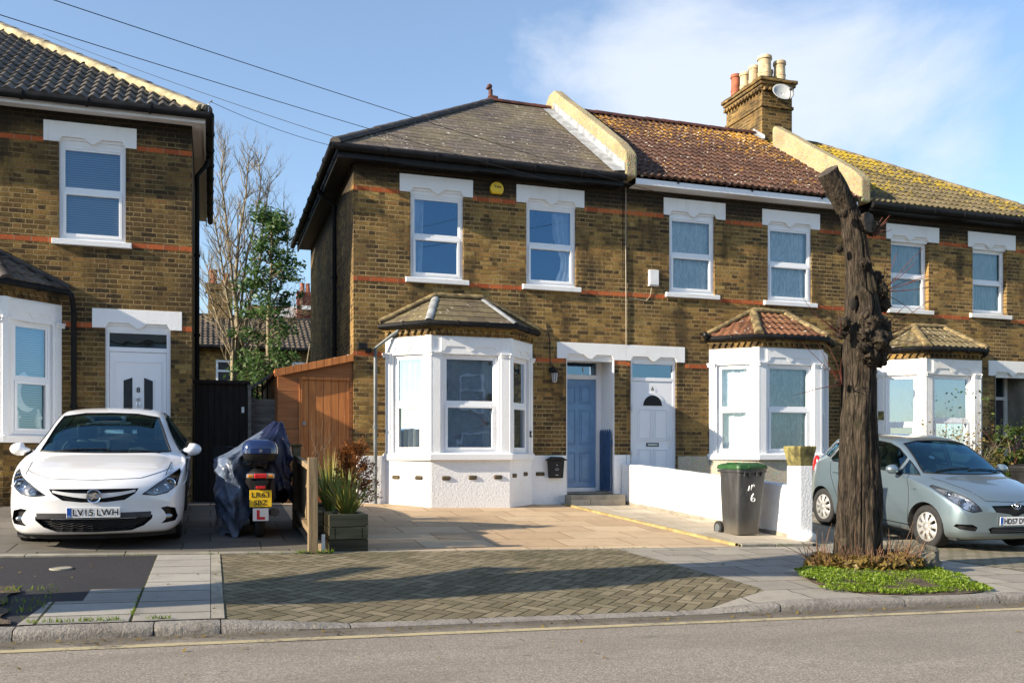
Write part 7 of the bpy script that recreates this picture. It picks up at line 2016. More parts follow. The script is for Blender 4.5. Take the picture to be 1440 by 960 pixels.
def low_fence():
    rt = thing('low_fence', 'low weathered timber fence running back beside the scooter', 'fence', (1.08, 10.25, zg(1.08, 10.25)))
    for (Y, h, w) in ((10.25, 1.06, .052), (12.35, 1.08, .052)):
        x = 1.08 + (Y - 10.25) * .004; g = zg(x, Y); m = MB(); m.box(Fr((x, Y, g)), -w, w, -.05, h, -w, w); p = m.build('post', M['wood_post'], rt, bevel=.006)
        if Y > 11: m = MB(); m.box(Fr((x, Y, g + h)), -w - .02, w + .02, 0, .03, -w - .02, w + .02); m.build('post_cap', M['capstone'], p, bevel=.008)
    m = MB()
    for (h0, h1, t) in ((.90, .965, .03), (.18, .245, .03)):
        a, b = (1.08, 10.30), (1.088, 12.30); za, zb = zg(*a), zg(*b)
        m.add([V3(a[0] - t, a[1], za + h0), V3(a[0] + t, a[1], za + h0), V3(b[0] + t, b[1], zb + h0), V3(b[0] - t, b[1], zb + h0), V3(a[0] - t, a[1], za + h1), V3(a[0] + t, a[1], za + h1), V3(b[0] + t, b[1], zb + h1), V3(b[0] - t, b[1], zb + h1)],
              [[0, 1, 2, 3], [4, 5, 6, 7], [0, 1, 5, 4], [1, 2, 6, 5], [2, 3, 7, 6], [3, 0, 4, 7]])
    m.build('rail', M['wood_post'], rt, bevel=.004)
    m = MB()
    for k in range(16):
        Y = 10.36 + k * .125; g = zg(1.08, Y); m.box(Fr((1.115, Y, g), (0, 1, 0), (1, 0, 0)), 0, .112, .06, .88 + .01 * rnd.random(), 0, .014)
    m.build('board_panel', M['wood_post'], rt)
    m = MB(); g = zg(1.2, 10.3); m.box(Fr((1.20, 10.30, g)), -.02, .02, -.02, .20, -.012, .012); o = m.build('marker_stake', M['white_dirty'], None, bevel=.003, origin=V3(1.2, 10.3, g)); tag(o, 'short pale stake between the fence post and the sleeper planter', 'stake')
low_fence()
def planter(x0, x1, y0, y1, h, label, rows=3):
    g = min(zg(x0, y0), zg(x1, y0)); rt = thing('planter', label, 'planter', ((x0 + x1) / 2, (y0 + y1) / 2, g)); hh = h / rows; fr = Fr((0, y0, 0)); cy = (y1 - y0)
    for k in range(rows):
        z0, z1 = g - (.04 if k == 0 else 0) + k * hh, g + (k + 1) * hh - .006; m = MB(); e = .055 if k % 2 else 0
        m.box(fr, x0 + e, x1 - e, z0, z1, -.08, 0); m.box(fr, x0 + e, x1 - e, z0, z1, -cy, -cy + .08)
        m.box(fr, x0, x0 + .08, z0, z1, -cy + (0 if e else .081), -(0 if e else .081)); m.box(fr, x1 - .08, x1, z0, z1, -cy + (0 if e else .081), -(0 if e else .081))
        m.build('sleeper', M['wood_mid' if k > 0 else 'wood_dark'], rt, bevel=.008)
    m = MB(); m.grid([[V3(lerp(x0 + .07, x1 - .07, i / 6), lerp(y0 + .07, y1 - .07, j / 6), g + h - .06 + .03 * noise.noise(Vector((i * .7, j * .7, x0)))) for i in range(7)] for j in range(7)]); m.build('soil', M['soil'], rt, smooth=60)
    return g + h - .05
zp1 = planter(1.27, 1.71, 10.33, 10.86, .43, 'small square planter of stacked dark sleepers at the front of the drive')
zp2 = planter(1.24, 1.74, 11.2, 13.3, .36, 'long sleeper planter along the low timber fence, behind the square one', 2)

# manhole in the asphalt
m = MB(); mx, my = -.52, 9.3; pp = at(87, 793, 9.4); mx = pp.x; my = 9.35
m.lathe((mx, my, zg(mx, my) - .02), (0, 0, 1), [(.10, .0), (.10, .030), (.088, .034), (.084, .031), (.06, .032), (.001, .033)], 28, False)
tag(m.build('access_cover', M['concrete'], None, smooth=40, origin=V3(mx, my, zg(mx, my))), 'small round pale access cover set in the dark asphalt pavement', 'cover')
# ---- overhead cables
def sag(a, b, s, n=18): return [a + (b - a) * (i / n) - V3(0, 0, s * 4 * (i / n) * (1 - i / n)) for i in range(n + 1)]
GR = 'overhead telephone cables'
def at_z(px, py, Y): return at(px, py, Y)
for (a, b, s_, r_, lab) in ((at(95, 0, 9.0) + (at(95, 0, 9.0) - at(640, 172, 15.3)) * .25, at(955, 279, 15.36), .06, .0042, 'topmost overhead cable crossing the sky towards the middle house'),
                 (at(0, 10, 9.0) + (at(0, 10, 9.0) - at(560, 171, 15.3)) * .25, at(805, 262, 15.36), .06, .0042, 'second highest overhead cable, running to the end house above its alarm'),
                 (at(60, 48, 24), at(480, 196, 15.1), .05, .005, 'third overhead cable, emerging over the ridge of the sooty house'),
                 (V3(.0, 15.02, 6.86), at(474, 207, 15.15), .06, .0042, 'lowest overhead cable from the small bracket on the gutter corner')):
    m = MB(); m.tube(sag(a, b, s_), r_, 5); o = m.build('overhead_cable', M['wire'], None, origin=a); tag(o, lab, 'cable', GR)
# ================================================================== TREES AND PLANTS
def street_tree(loc_fn, profile, label, burls, seed, stubs=(), hole=None, group=None):
    """pollarded trunk: rings along a wandering axis, ridged bark, burrs and cut stubs"""
    rt = thing('street_tree', label, 'tree', loc_fn(profile[0][0], profile[0][1])[0], group=group)
    P = [loc_fn(*q[:2]) for q in profile]; zs = [p[0].z for p in P]
    xs, ys_, rs = [p[0].x for p in P], [p[0].y for p in P], [q[2] for q in profile]
    m = MB(); rows = []; n = 190; K = 96
    for i in range(n + 1):
        z = lerp(zs[0], zs[-1], i / n); cx, cy, r = crom(zs, xs, z), crom(zs, ys_, z), crom(zs, rs, z); row = []
        for k in range(K):
            q = 2 * math.pi * k / K; d = Vector((math.cos(q), math.sin(q), 0))
            rid = noise.noise(Vector((d.x * 5.5 + seed, d.y * 5.5, z * .55))) * .075 + noise.noise(Vector((d.x * 13, d.y * 13 + seed, z * 1.2))) * .035
            fur = -abs(noise.noise(Vector((d.x * 11 + 5, d.y * 11, z * .8 + seed)))) * .15 + noise.noise(Vector((d.x * 24, d.y * 24, z * 5))) * .025
            lump = noise.noise(Vector((d.x * 1.6 + seed, d.y * 1.6, z * 1.7))) * .17 + noise.noise(Vector((d.x * 4, d.y * 4, z * 6 + seed))) * .05
            rr = r * (1 + rid + fur + lump)
            p = Vector((cx, cy, z)) + d * rr
            for (bp, br, bh) in burls:
                dd = (p - bp); t = dd.length / br
                if t < 1: p = p + (dd.normalized() * .35 + d * .65) * bh * (1 - t * t) ** 1.5 * (.7 + 1.0 * noise.noise(p * 11) + .5 * noise.noise(p * 27))
            if hole:
                hp, hr = hole; e = p - hp; ex = Vector((e.x, e.z * .85))
                if e.y < .12 and abs(e.x) < .5:
                    t = math.hypot(e.x, e.z * .8) / hr
                    if t < 1.0: p.y += .16 * (1 - t ** 4) 
                    elif t < 1.9: p.y -= .055 * math.sin((t - 1) / .9 * math.pi)
            row.append(p)
        rows.append(row)
    m.grid(rows, True); m.add(rows[-1] + [sum(rows[-1], Vector()) / K + Vector((0, 0, .015))], [[k, (k + 1) % K, K] for k in range(K)])
    tr = m.build('trunk', M['bark'], rt, smooth=75)
    if hole:
        hp, hr = hole; h = MB(); h.blob(hp + Vector((0.015, .155, 0)), hr * .7, .03, hr * .9, 16, 10); h.build('knot_hole', M['hollow'], tr, smooth=60)
    for (p0, p1, r0, r1) in stubs:
        s = MB(); rows = []
        for i in range(15):
            t = i / 14; c = p0.lerp(p1, t); r = lerp(r0, r1, t); ax = (p1 - p0).normalized(); x = ax.orthogonal().normalized(); y = ax.cross(x)
            rows.append([c + (x * math.cos(q) + y * math.sin(q)) * r * (1 + .18 * noise.noise(Vector((math.cos(q) * 3, math.sin(q) * 3, t * 3 + seed))) + .07 * noise.noise(Vector((math.cos(q) * 9, math.sin(q) * 9, t * 4)))) for q in [2 * math.pi * k / 36 for k in range(36)]])
        s.grid(rows, True); sb = s.build('limb_stub', M['bark'], tr, smooth=70)
        e = MB(); e.add(rows[-1] + [p1 + (p1 - p0).normalized() * .012], [[k, (k + 1) % 36, 36] for k in range(36)]); e.build('cut_face', M['cut'], tr)
    return rt, tr
TY = 8.32
tz = lambda px, py: at(px, py, TY)
tzd = lambda px, py, dy: at(px, py, TY + dy)
SC_ = lambda px: f_px / (TY / ray(px, 640).y)       # pixels per metre along the depth axis
def tl(px, py): return (tz(px, py), None)
prof = [(1206, 816, 48), (1207, 800, 41), (1207, 785, 37), (1207, 765, 35), (1207, 740, 34), (1207, 700, 33), (1208, 650, 31), (1208, 620, 29), (1208, 600, 27.5), (1209, 560, 26), (1210, 525, 24.5), (1211, 495, 27), (1212, 465, 27), (1212, 435, 26), (1210, 405, 23.5), (1207, 370, 21), (1203, 340, 20), (1199, 315, 19), (1191, 292, 17.5), (1183, 272, 16), (1175, 256, 15.5), (1168, 244, 14.5)]
prof = [(a, b, c * (.88 if b > 560 else (.86 if b > 430 else .82)) / SC_(a)) for a, b, c in prof]
bl = [(tzd(1234, 470, -.12), .30, .13), (tzd(1228, 490, -.20), .24, .11), (tzd(1186, 455, -.1), .16, .09), (tzd(1190, 405, -.1), .16, .06), (tzd(1238, 400, -.06), .22, .10), (tz(1220, 310), .16, .06), (tzd(1184, 535, -.05), .11, .06),
      (tz(1186, 330), .12, .05), (tzd(1216, 372, -.15), .14, .07), (tzd(1176, 258, -.12), .12, .06), (tz(1158, 265), .1, .05), (tzd(1195, 500, -.2), .14, .05), (tz(1244, 440), .2, .09), (tzd(1187, 298, -.1), .12, .05)]
hole = (tzd(1213, 424, -.20), .085)
ST, STR = street_tree(tl, prof, 'pollarded street tree, bare knobbly trunk with a knot hole, before the pale blue car', bl, 1.3,
            [(tz(1205, 318), tzd(1223, 313, -.14), .10, .115), (tz(1190, 292), tzd(1163, 241, -.05), .115, .11)], hole)
# burr clusters as separate rough growths on the trunk
bm_ = MB()
for (px, py, r_, dy) in ((1230, 478, .15, -.16), (1222, 500, .13, -.20), (1240, 462, .13, -.08), (1236, 505, .11, -.12), (1226, 455, .12, -.18), (1216, 470, .09, -.22), (1242, 490, .10, -.06), (1186, 455, .10, -.10), (1184, 470, .07, -.10), (1213, 488, .07, -.25), (1236, 408, .12, -.08), (1241, 428, .11, -.05), (1232, 390, .09, -.08), (1180, 350, .05, -.05), (1178, 536, .045, -.05), (1226, 320, .10, -.08), (1215, 370, .06, -.18), (1186, 300, .06, -.15)):
    r_ *= .84; bm_.blob(tzd(px, py, dy), r_, r_ * .8, r_ * .9, 22, 16, .6, 3.6, px * .37)
bo = bm_.build('burrs', M['bark'], STR, smooth=70); bo['kind'] = 'stuff'
# thin red shoots from the burrs
tw = MB(); r2 = random.Random(5)
for i in range(46):
    px, py = r2.choice([(1236, 470), (1240, 410), (1182, 470), (1184, 540), (1226, 330), (1230, 490)]); c = tzd(px, py, -.1); sd = 1 if px > 1210 else -1
    d = V3(sd * r2.uniform(.3, 1), r2.uniform(-.6, .3), r2.uniform(-.25, .8)).normalized(); L = r2.uniform(.25, .75) if py != 330 else r2.uniform(.12, .3); pts = []; p = c.copy()
    for k in range(6): pts.append(p.copy()); d = (d + V3(0, 0, .12 * r2.uniform(-1, 1.2)) + V3(r2.uniform(-.12, .12), r2.uniform(-.1, .1), 0)).normalized(); p = p + d * L / 5
    tw.tube(pts, [.0055, .005, .0042, .0035, .003, .002], 4)
o = tw.build('shoots', M['bark_red'], ST); o['kind'] = 'stuff'
# a second street tree of the row stands up the road, outside the picture; its trunk throws the long shadow
def tl2(x, z): return (V3(-5.9 + x, 6.95 , zg(-5.9, 7.4) + z), None)
street_tree(tl2, [(0, -.05, .52), (.0, .2, .46), (.0, .8, .42), (.02, 1.6, .42), (.04, 2.6, .46), (.0, 3.4, .50), (-.02, 4.2, .44), (-.06, 5.0, .36), (-.1, 5.6, .30)],
            'second pollarded street tree further up the same pavement', [(V3(-5.6, 6.9, 3.6), .35, .14), (V3(-6.2, 6.9, 4.2), .3, .12)], 7.7,
            [(V3(-5.9, 6.95, 4.6), V3(-5.6, 7.6, 5.7), .20, .16), (V3(-5.95, 6.95, 4.3), V3(-6.1, 6.3, 5.3), .18, .15), (V3(-5.9, 7.0, 3.2), V3(-5.8, 7.75, 3.9), .17, .14), (V3(-5.9, 7.0, 2.6), V3(-6.0, 8.1, 3.4), .12, .09)])

def blade(m, base, d0, L, w, droop, fold=.25, n=7, twist=0.0):
    d = Vector(d0).normalized(); p = Vector(base); side = d.cross(V3(0, 0, 1))
    side = side.normalized() if side.length > 1e-3 else V3(1, 0, 0)
    a = []
    for i in range(n + 1):
        t = i / n; ww = w * (1 - t) ** .7 * (.55 + .45 * min(1, t * 6)); up = side.cross(d).normalized()
        a.append([p - side * ww + up * ww * fold, p.copy(), p + side * ww + up * ww * fold])
        d = (d + V3(0, 0, -droop * (t + .15) / n * 3)).normalized(); p = p + d * L / n
    m.grid(a)
def strap_plant(loc, n, L0, L1, w, label, mats, spread=.7, seed=1, pot=None):
    rt = thing('strap_plant', label, 'plant', tuple(loc)); q = random.Random(seed)
    for j, mt in enumerate(mats):
        m = MB()
        for i in range(n // len(mats)):
            a = q.uniform(0, 2 * math.pi); s_ = q.uniform(.08, spread); d = V3(math.cos(a) * s_, math.sin(a) * s_, 1); L = q.uniform(L0, L1)
            blade(m, Vector(loc) + V3(math.cos(a) * .05 * q.random(), math.sin(a) * .05 * q.random(), -.02), d, L, w * q.uniform(.7, 1.2), q.uniform(.05, .40) * s_ * 1.6)
        m.build('leaves', M[mt], rt, smooth=60)['kind'] = 'stuff'
    return rt
strap_plant((1.50, 10.58, zp1), 70, .34, .62, .022, 'green strap leaved plant growing from the square sleeper planter', ['leaf_strap', 'leaf_strap_yellow'], .85, 3)
strap_plant((1.46, 11.75, zp2), 56, .40, .70, .022, 'yellowish strap leaved plant behind the fence post, in the long planter', ['leaf_strap_yellow', 'leaf_strap'], .62, 8)
strap_plant((1.62, 13.05, zp2 + .05), 50, .5, .85, .021, 'strap leaved plant behind the rust coloured conifer', ['leaf_strap_yellow', 'leaf_strap'], .75, 11)
def leaf_cloud(m, centers, n, size, q, flat=.6, long_=1.8):
    for _ in range(n):
        c, rx, ry, rz = q.choice(centers)
        while True:
            u = V3(q.uniform(-1, 1), q.uniform(-1, 1), q.uniform(-1, 1))
            if .25 < u.length < 1: break
        p = Vector(c) + V3(u.x * rx, u.y * ry, u.z * rz); s_ = size * q.uniform(.6, 1.3)
        d = V3(q.uniform(-1, 1), q.uniform(-1, 1), q.uniform(-.7, .5)).normalized(); e = d.cross(V3(q.uniform(-1, 1), q.uniform(-1, 1), q.uniform(-1, 1))).normalized()
        m.add([p - d * s_ * long_ * .5, p + e * s_ * .45 - d * s_ * .1, p + d * s_ * long_ * .5, p - e * s_ * .45 - d * s_ * .1], [[0, 1, 2, 3]])
def conifer(loc, label):
    rt = thing('dwarf_conifer', label, 'shrub', tuple(loc)); q = random.Random(4); m = MB(); L = Vector(loc)
    m.tube([L, L + V3(0, 0, .7)], [.02, .008], 6); m.build('stem', M['bark_thin'], rt); m = MB()
    for i in range(240):
        a = q.uniform(0, 6.28); h = q.uniform(.08, .86); r_ = .36 * (1 - .5 * (h / .8) ** 2) * q.uniform(.4, 1); tip = L + V3(math.cos(a) * r_, math.sin(a) * r_, h + .06); base = L + V3(0, 0, h - .06)
        for k in range(16):
            t = q.uniform(.35, 1.1); p = base.lerp(tip, t) + V3(q.gauss(0, .018), q.gauss(0, .018), q.gauss(0, .018)); d = ((tip - base).normalized() + V3(q.gauss(0, .5), q.gauss(0, .5), q.gauss(.2, .5))).normalized(); e = d.orthogonal().normalized(); s_ = q.uniform(.018, .036)
            m.add([p - e * s_ * .35, p + d * s_ * 1.6, p + e * s_ * .35], [[0, 1, 2]])
    m.build('foliage', M['leaf_rust'], rt)['kind'] = 'stuff'
conifer((1.80, 12.0, zp2 + .02), 'bushy rust coloured dwarf conifer in the long planter')
def branchlet(m, p, d, L, r, q, depth, kids, spread, up=.12, seg=5, taper=.55, tips=None, wig=.16):
    pts, rad = [], []
    for i in range(seg + 1):
        pts.append(p.copy()); rad.append(lerp(r, r * taper, i / seg))
        if i < seg:
            d = (d + V3(q.gauss(0, wig), q.gauss(0, wig), q.gauss(0, wig * .6) + up)).normalized(); p = p + d * (L / seg)
    m.tube(pts, rad, 6 if r > .03 else (4 if r > .008 else 3), cap=False)
    if tips is not None and depth <= 1: tips += pts[2:]
    if depth <= 0: return
    for k in range(kids):
        t = q.uniform(.3, 1.0); i = min(seg - 1, int(t * seg)); b = pts[i].lerp(pts[i + 1], t * seg - i); dd = (pts[i + 1] - pts[i]).normalized()
        ax = dd.orthogonal().normalized(); ax.rotate(Matrix.Rotation(q.uniform(0, 6.28), 3, dd)); nd = (dd + ax * spread * q.uniform(.6, 1.3)).normalized()
        branchlet(m, b, nd, L * q.uniform(.45, .75), rad[i] * q.uniform(.45, .7), q, depth - 1, kids, spread, up, seg, taper, tips, wig)
def bare_plant(name, loc, label, cat, stems, H, r, depth, kids, spread, lean, seed, mat='bark_thin', up=.12, leaf=None, nleaf=0, lsize=.05, group=None, top=None):
    rt = thing(name, label, cat, tuple(loc), group=group); q = random.Random(seed); m = MB(); tips = []
    for i in range(stems):
        a = 6.283 * i / stems + q.uniform(-.4, .4); d = V3(math.cos(a) * lean, math.sin(a) * lean, 1).normalized()
        branchlet(m, Vector(loc) + V3(math.cos(a) * .06, math.sin(a) * .06, -.05), d, H * q.uniform(.75, 1.1), r * q.uniform(.7, 1.1), q, depth, kids, spread, up, 6, .5, tips)
    if top:                                     # grown to a known height
        zm = max(v.z for v in m.v); k = (top - loc[2]) / (zm - loc[2]); L_ = Vector(loc)
        m.v = [Vector((L_.x + (v.x - L_.x) * min(1, k * 1.1), L_.y + (v.y - L_.y) * min(1, k * 1.1), L_.z + (v.z - L_.z) * k)) for v in m.v]
    m.build('branches', M[mat], rt)['kind'] = 'stuff'
    if leaf:
        m = MB(); cs = [(t, lsize * 2.2, lsize * 2.2, lsize * 2.2) for t in tips]; leaf_cloud(m, cs, nleaf, lsize, q); m.build('foliage', M[leaf], rt)['kind'] = 'stuff'
    return rt
g_ = lambda x, y: V3(x, y, zg(x, y))
bare_plant('dry_shrub', (1.28, 12.5, zp2), 'leafless pale twiggy shrub against the orange lean-to', 'shrub', 5, .75, .009, 2, 4, .6, .25, 21, 'bark_thin')
# beyond the gate
def tall_bare_tree():
    q = random.Random(12); base = V3(.55, 25.5, .4); rt = thing('bare_tree', 'tall leafless many stemmed tree behind the dark gate', 'tree', tuple(base)); m = MB(); tw = MB()
    for (pts, r_) in (([(333, 470), (331, 400), (337, 330), (346, 265), (352, 212)], .085), ([(328, 480), (318, 410), (309, 350), (301, 300)], .06), ([(334, 460), (326, 390), (318, 310), (312, 240), (317, 205)], .065), ([(342, 480), (352, 420), (366, 365), (372, 300), (380, 250)], .07),
                      ([(344, 500), (368, 455), (392, 410), (404, 350), (400, 300)], .05), ([(326, 500), (308, 455), (296, 410), (290, 370)], .045), ([(338, 450), (345, 380), (357, 320), (366, 255), (362, 222)], .05), ([(346, 505), (375, 480), (405, 455), (425, 430)], .04)):
        Y = 25.5 + q.uniform(-.8, .8); P = [base + V3(q.uniform(-.12, .12), q.uniform(-.1, .1), -.1)] + [at(x, y, lerp(25.5, Y, (k + 1) / len(pts))) for k, (x, y) in enumerate(pts)]
        zs_ = [k / (len(P) - 1) for k in range(len(P))]; C_ = []
        for k in range(25):
            t = k / 24; C_.append(V3(crom(zs_, [p.x for p in P], t) + .03 * noise.noise(Vector((t * 6, r_ * 90, 0))), crom(zs_, [p.y for p in P], t), crom(zs_, [p.z for p in P], t)))
        m.tube(C_, [lerp(r_, .010, (k / 24) ** .8) for k in range(25)], 7)
        for k in range(5, 25):
            for _ in range(2 if k > 10 else 1):
                d = (C_[k] - C_[k - 1]).normalized(); ax = d.orthogonal().normalized(); ax.rotate(Matrix.Rotation(q.uniform(0, 6.28), 3, d)); L = lerp(1.25, .55, k / 24) * q.uniform(.5, 1.1)
                branchlet(tw, C_[k], (d + ax * q.uniform(.5, 1.0)).normalized(), L, lerp(r_ * .4, .010, k / 24), q, 2, 4, .55, .10, 5, .45, None, .17)
    m.build('trunk', M['bark_thin'], rt, smooth=60); tw.build('twigs', M['bark_thin'], rt)['kind'] = 'stuff'
tall_bare_tree()
bare_plant('bare_tree', (3.3, 31.0, .4), 'distant leafless tree with thin twigs behind the evergreen', 'tree', 3, 4.6, .05, 3, 4, .6, .18, 9, 'bark_thin', .08, top=8.3)
def evergreen(loc, label, H, seed):
    rt = thing('evergreen_tree', label, 'tree', tuple(loc)); q = random.Random(seed); L = Vector(loc); m = MB()
    tp = [L + V3(.05 * math.sin(i * .9), .04 * math.cos(i), H * i / 10) for i in range(11)]; m.tube(tp, [.09 - .0075 * i for i in range(11)], 8); cs = []
    for i in range(95):
        h = q.uniform(.26, .99) ; a = q.uniform(0, 6.28); w = (1.08 * math.sin(min(1, (h - .12) / .45) * 1.57) * (1 - max(0, (h - .52) / .62))) * q.uniform(.45, 1.1); b = L + V3(0, 0, H * h); tip = b + V3(math.cos(a) * w, math.sin(a) * w, .18 * q.uniform(-.6, 1.2))
        m.tube([b - V3(0, 0, .15), b.lerp(tip, .5), tip], [.022, .014, .005], 4); r_ = q.uniform(.14, .30); cs.append((tip, r_ * 1.25, r_ * 1.25, r_ * .8)); cs.append((b.lerp(tip, .6), r_ * 1.1, r_ * 1.1, r_ * .8))
    m.build('trunk', M['bark_thin'], rt); m = MB(); leaf_cloud(m, cs, 6500, .062, q, long_=2.2); m.build('crown', M['leaf_dark'], rt)['kind'] = 'stuff'
evergreen((1.45, 24.0, .45), 'tall slim glossy evergreen tree behind the orange lean-to', 7.2, 3)
def bush(loc, label, rx, rz, n, size, leaf, seed, group=None):
    rt = thing('bush', label, 'bush', tuple(loc), group=group); q = random.Random(seed); L = Vector(loc); m = MB(); cs = []
    for i in range(26):
        a = q.uniform(0, 6.28); w = rx * math.sqrt(q.random()); h = rz * q.uniform(.35, 1.0) * (1 - .35 * (w / rx) ** 2); tip = L + V3(math.cos(a) * w, math.sin(a) * w * .8, h); m.tube([L + V3(math.cos(a) * .08, math.sin(a) * .08, 0), L.lerp(tip, .6) + V3(0, 0, .1), tip], [.014, .009, .004], 4); r_ = q.uniform(.10, .22) * rx; cs.append((tip, r_, r_, r_ * .8))
        if i % 2: cs.append((L.lerp(tip, .7), r_, r_, r_))
    m.build('stems', M['bark_thin'], rt); m = MB(); leaf_cloud(m, cs, n, size, q); m.build('foliage', M[leaf], rt)['kind'] = 'stuff'
bush((.85, 22.0, .45), 'low green bush behind the dark gate, left of the evergreen trunk', 1.0, 1.75, 2600, .075, 'leaf_bush', 5)
bush((1.75, 21.0, .45), 'low dark bush behind the orange lean-to roof', .75, 2.2, 1800, .075, 'leaf_dark', 6)
# right-hand front garden
bush((14.9, 14.0, zg(14.9, 14)), 'leafy green bush behind the black bin at the picture edge', .85, 1.45, 3800, .070, 'leaf_bush', 12)
bush((15.9, 14.4, zg(15.9, 14)), 'taller straggly bush with thin leaves beside the recessed door', .85, 2.0, 2200, .06, 'leaf_bush', 14)
bare_plant('garden_shrub', g_(14.1, 14.25), 'yellowish twiggy shrub before the right hand bay window', 'shrub', 9, 1.15, .012, 2, 5, .55, .36, 33, 'bark_thin', .06, 'leaf_dry', 800, .045, top=2.65)
bare_plant('garden_shrub', g_(15.3, 14.5), 'brown bare rose bush in front of the right hand porch', 'shrub', 7, 1.6, .012, 2, 4, .6, .35, 37, 'bark_red', .0, 'leaf_bush', 500, .045, top=2.5)
# ---- green patch at the tree foot
def ground_hit(px, py):
    r = ray(px, py); t = 4.0
    while t < 40 and EYE + r.z * t > zg(r.x * t, r.y * t): t += .01
    return (r.x * t, r.y * t)
M['bark_sucker'] = simple('brown sucker bark', (.17, .085, .040), .75, var=.35)
def tree_pit():
    q = random.Random(9)
    edge = smooth_poly([ground_hit(*p) for p in ((1116, 806), (1140, 822), (1190, 834), (1250, 838), (1310, 838), (1410, 834), (1345, 815), (1290, 797), (1250, 783), (1170, 783), (1140, 795))], 2)
    inner = smooth_poly([ground_hit(*p) for p in ((1135, 806), (1160, 820), (1215, 826), (1270, 826), (1305, 815), (1290, 797), (1250, 785), (1170, 785))], 2)
    cx, cy = 6.7, 7.7
    m = MB(); rows = []
    for k in range(7):
        f_ = k / 6
        rows.append([V3(lerp(cx, x, f_ * .96), lerp(cy, y, f_ * .96), zg(lerp(cx, x, f_ * .96), max(6.86, lerp(cy, y, f_ * .96))) + .008 + .07 * (1 - f_ ** 2) + .012 * noise.noise(Vector((x * 3, y * 3, k)))) for x, y in edge])
    m.grid(rows, True); tag(m.build('soil_patch', M['soil'], None, smooth=60), kind='structure')
    m = MB(); n = 0
    for k in range(90000):
        x, y = q.uniform(4.6, 8.6), q.uniform(6.86, 8.9)
        wx, wy = .16 * noise.noise(Vector((x * 3, y * 3, 8))) + .07 * noise.noise(Vector((x * 11, y * 11, 2))), .13 * noise.noise(Vector((x * 3, y * 3, 18)))
        if not pip((x + wx, y + wy), edge) or y < 6.87: continue
        e_ = noise.noise(Vector((x * 2.3, y * 2.3, 4))) + .5 * noise.noise(Vector((x * 7, y * 7, 1)))
        if pip((x, y), inner) and y > 7.6 and x < 7.1 and q.random() < .55: continue
        if e_ < -.50 or (e_ < -.15 and q.random() < .5) or (x < 5.5 and y < 7.35 and q.random() < .85): continue
        d0 = math.hypot((x - cx) / 1.6, (y - cy) / .9); p = V3(x, y, zg(x, y) + .012 + .06 * max(0, 1 - d0 ** 2)); d = V3(q.gauss(0, .7), q.gauss(0, .7), q.uniform(.3, 1.0)).normalized(); e = d.cross(V3(q.gauss(0, 1), q.gauss(0, 1), .3)).normalized(); L = q.uniform(.008, .030) * (1 + .9 * e_); w = L * q.uniform(.2, .45)
        m.add([p - e * w * .3, p + d * L * .6 + e * w, p + d * L, p + d * L * .6 - e * w], [[0, 1, 2, 3]]); n += 1
        if n > 24000: break
    tag(m.build('weeds', M['grass'], None), kind='stuff')
    m = MB()
    for i in range(300):                                   # reddish suckers and dead stems round the trunk
        a = q.uniform(-3.6, .5); r_ = q.uniform(.34, .62); p = V3(6.86 + math.cos(a) * r_, 8.32 + math.sin(a) * r_ * .8, zg(6.86, 8.2) + .03); d = V3(math.cos(a) * q.uniform(-.1, .9), math.sin(a) * q.uniform(-.1, .7), 1).normalized(); L = q.uniform(.10, .34) * (1.7 if q.random() < .12 else 1); pts = []
        for k in range(5): pts.append(p.copy()); d = (d + V3(q.gauss(0, .16), q.gauss(0, .16), q.gauss(0, .08))).normalized(); p = p + d * L / 4
        m.tube(pts, [.0055, .005, .004, .003, .002], 4, False)
    tag(m.build('sucker_shoots', M['bark_sucker'], None), kind='stuff')
    m = MB(); cs = [(V3(6.86 + .46 * math.cos(a), 8.3 + .38 * math.sin(a), zg(6.8, 8) + .10), .22, .20, .10) for a in [R(-200 + 12 * k) for k in range(19)]]; leaf_cloud(m, cs, 3400, .05, q); tag(m.build('dead_leaves', M['leaf_dry'], None), kind='stuff')
    m = MB(); c = V3(7.50, 8.10, zg(7.5, 8.1) + .10); m.blob(c, .22, .17, .19, 22, 14, .35, 2.2, 3.3); o = m.build('boulder', M['stone_rock'], None, smooth=40, origin=c - V3(0, 0, .12)); tag(o, 'mossy boulder lying at the foot of the street tree', 'boulder')
tree_pit()
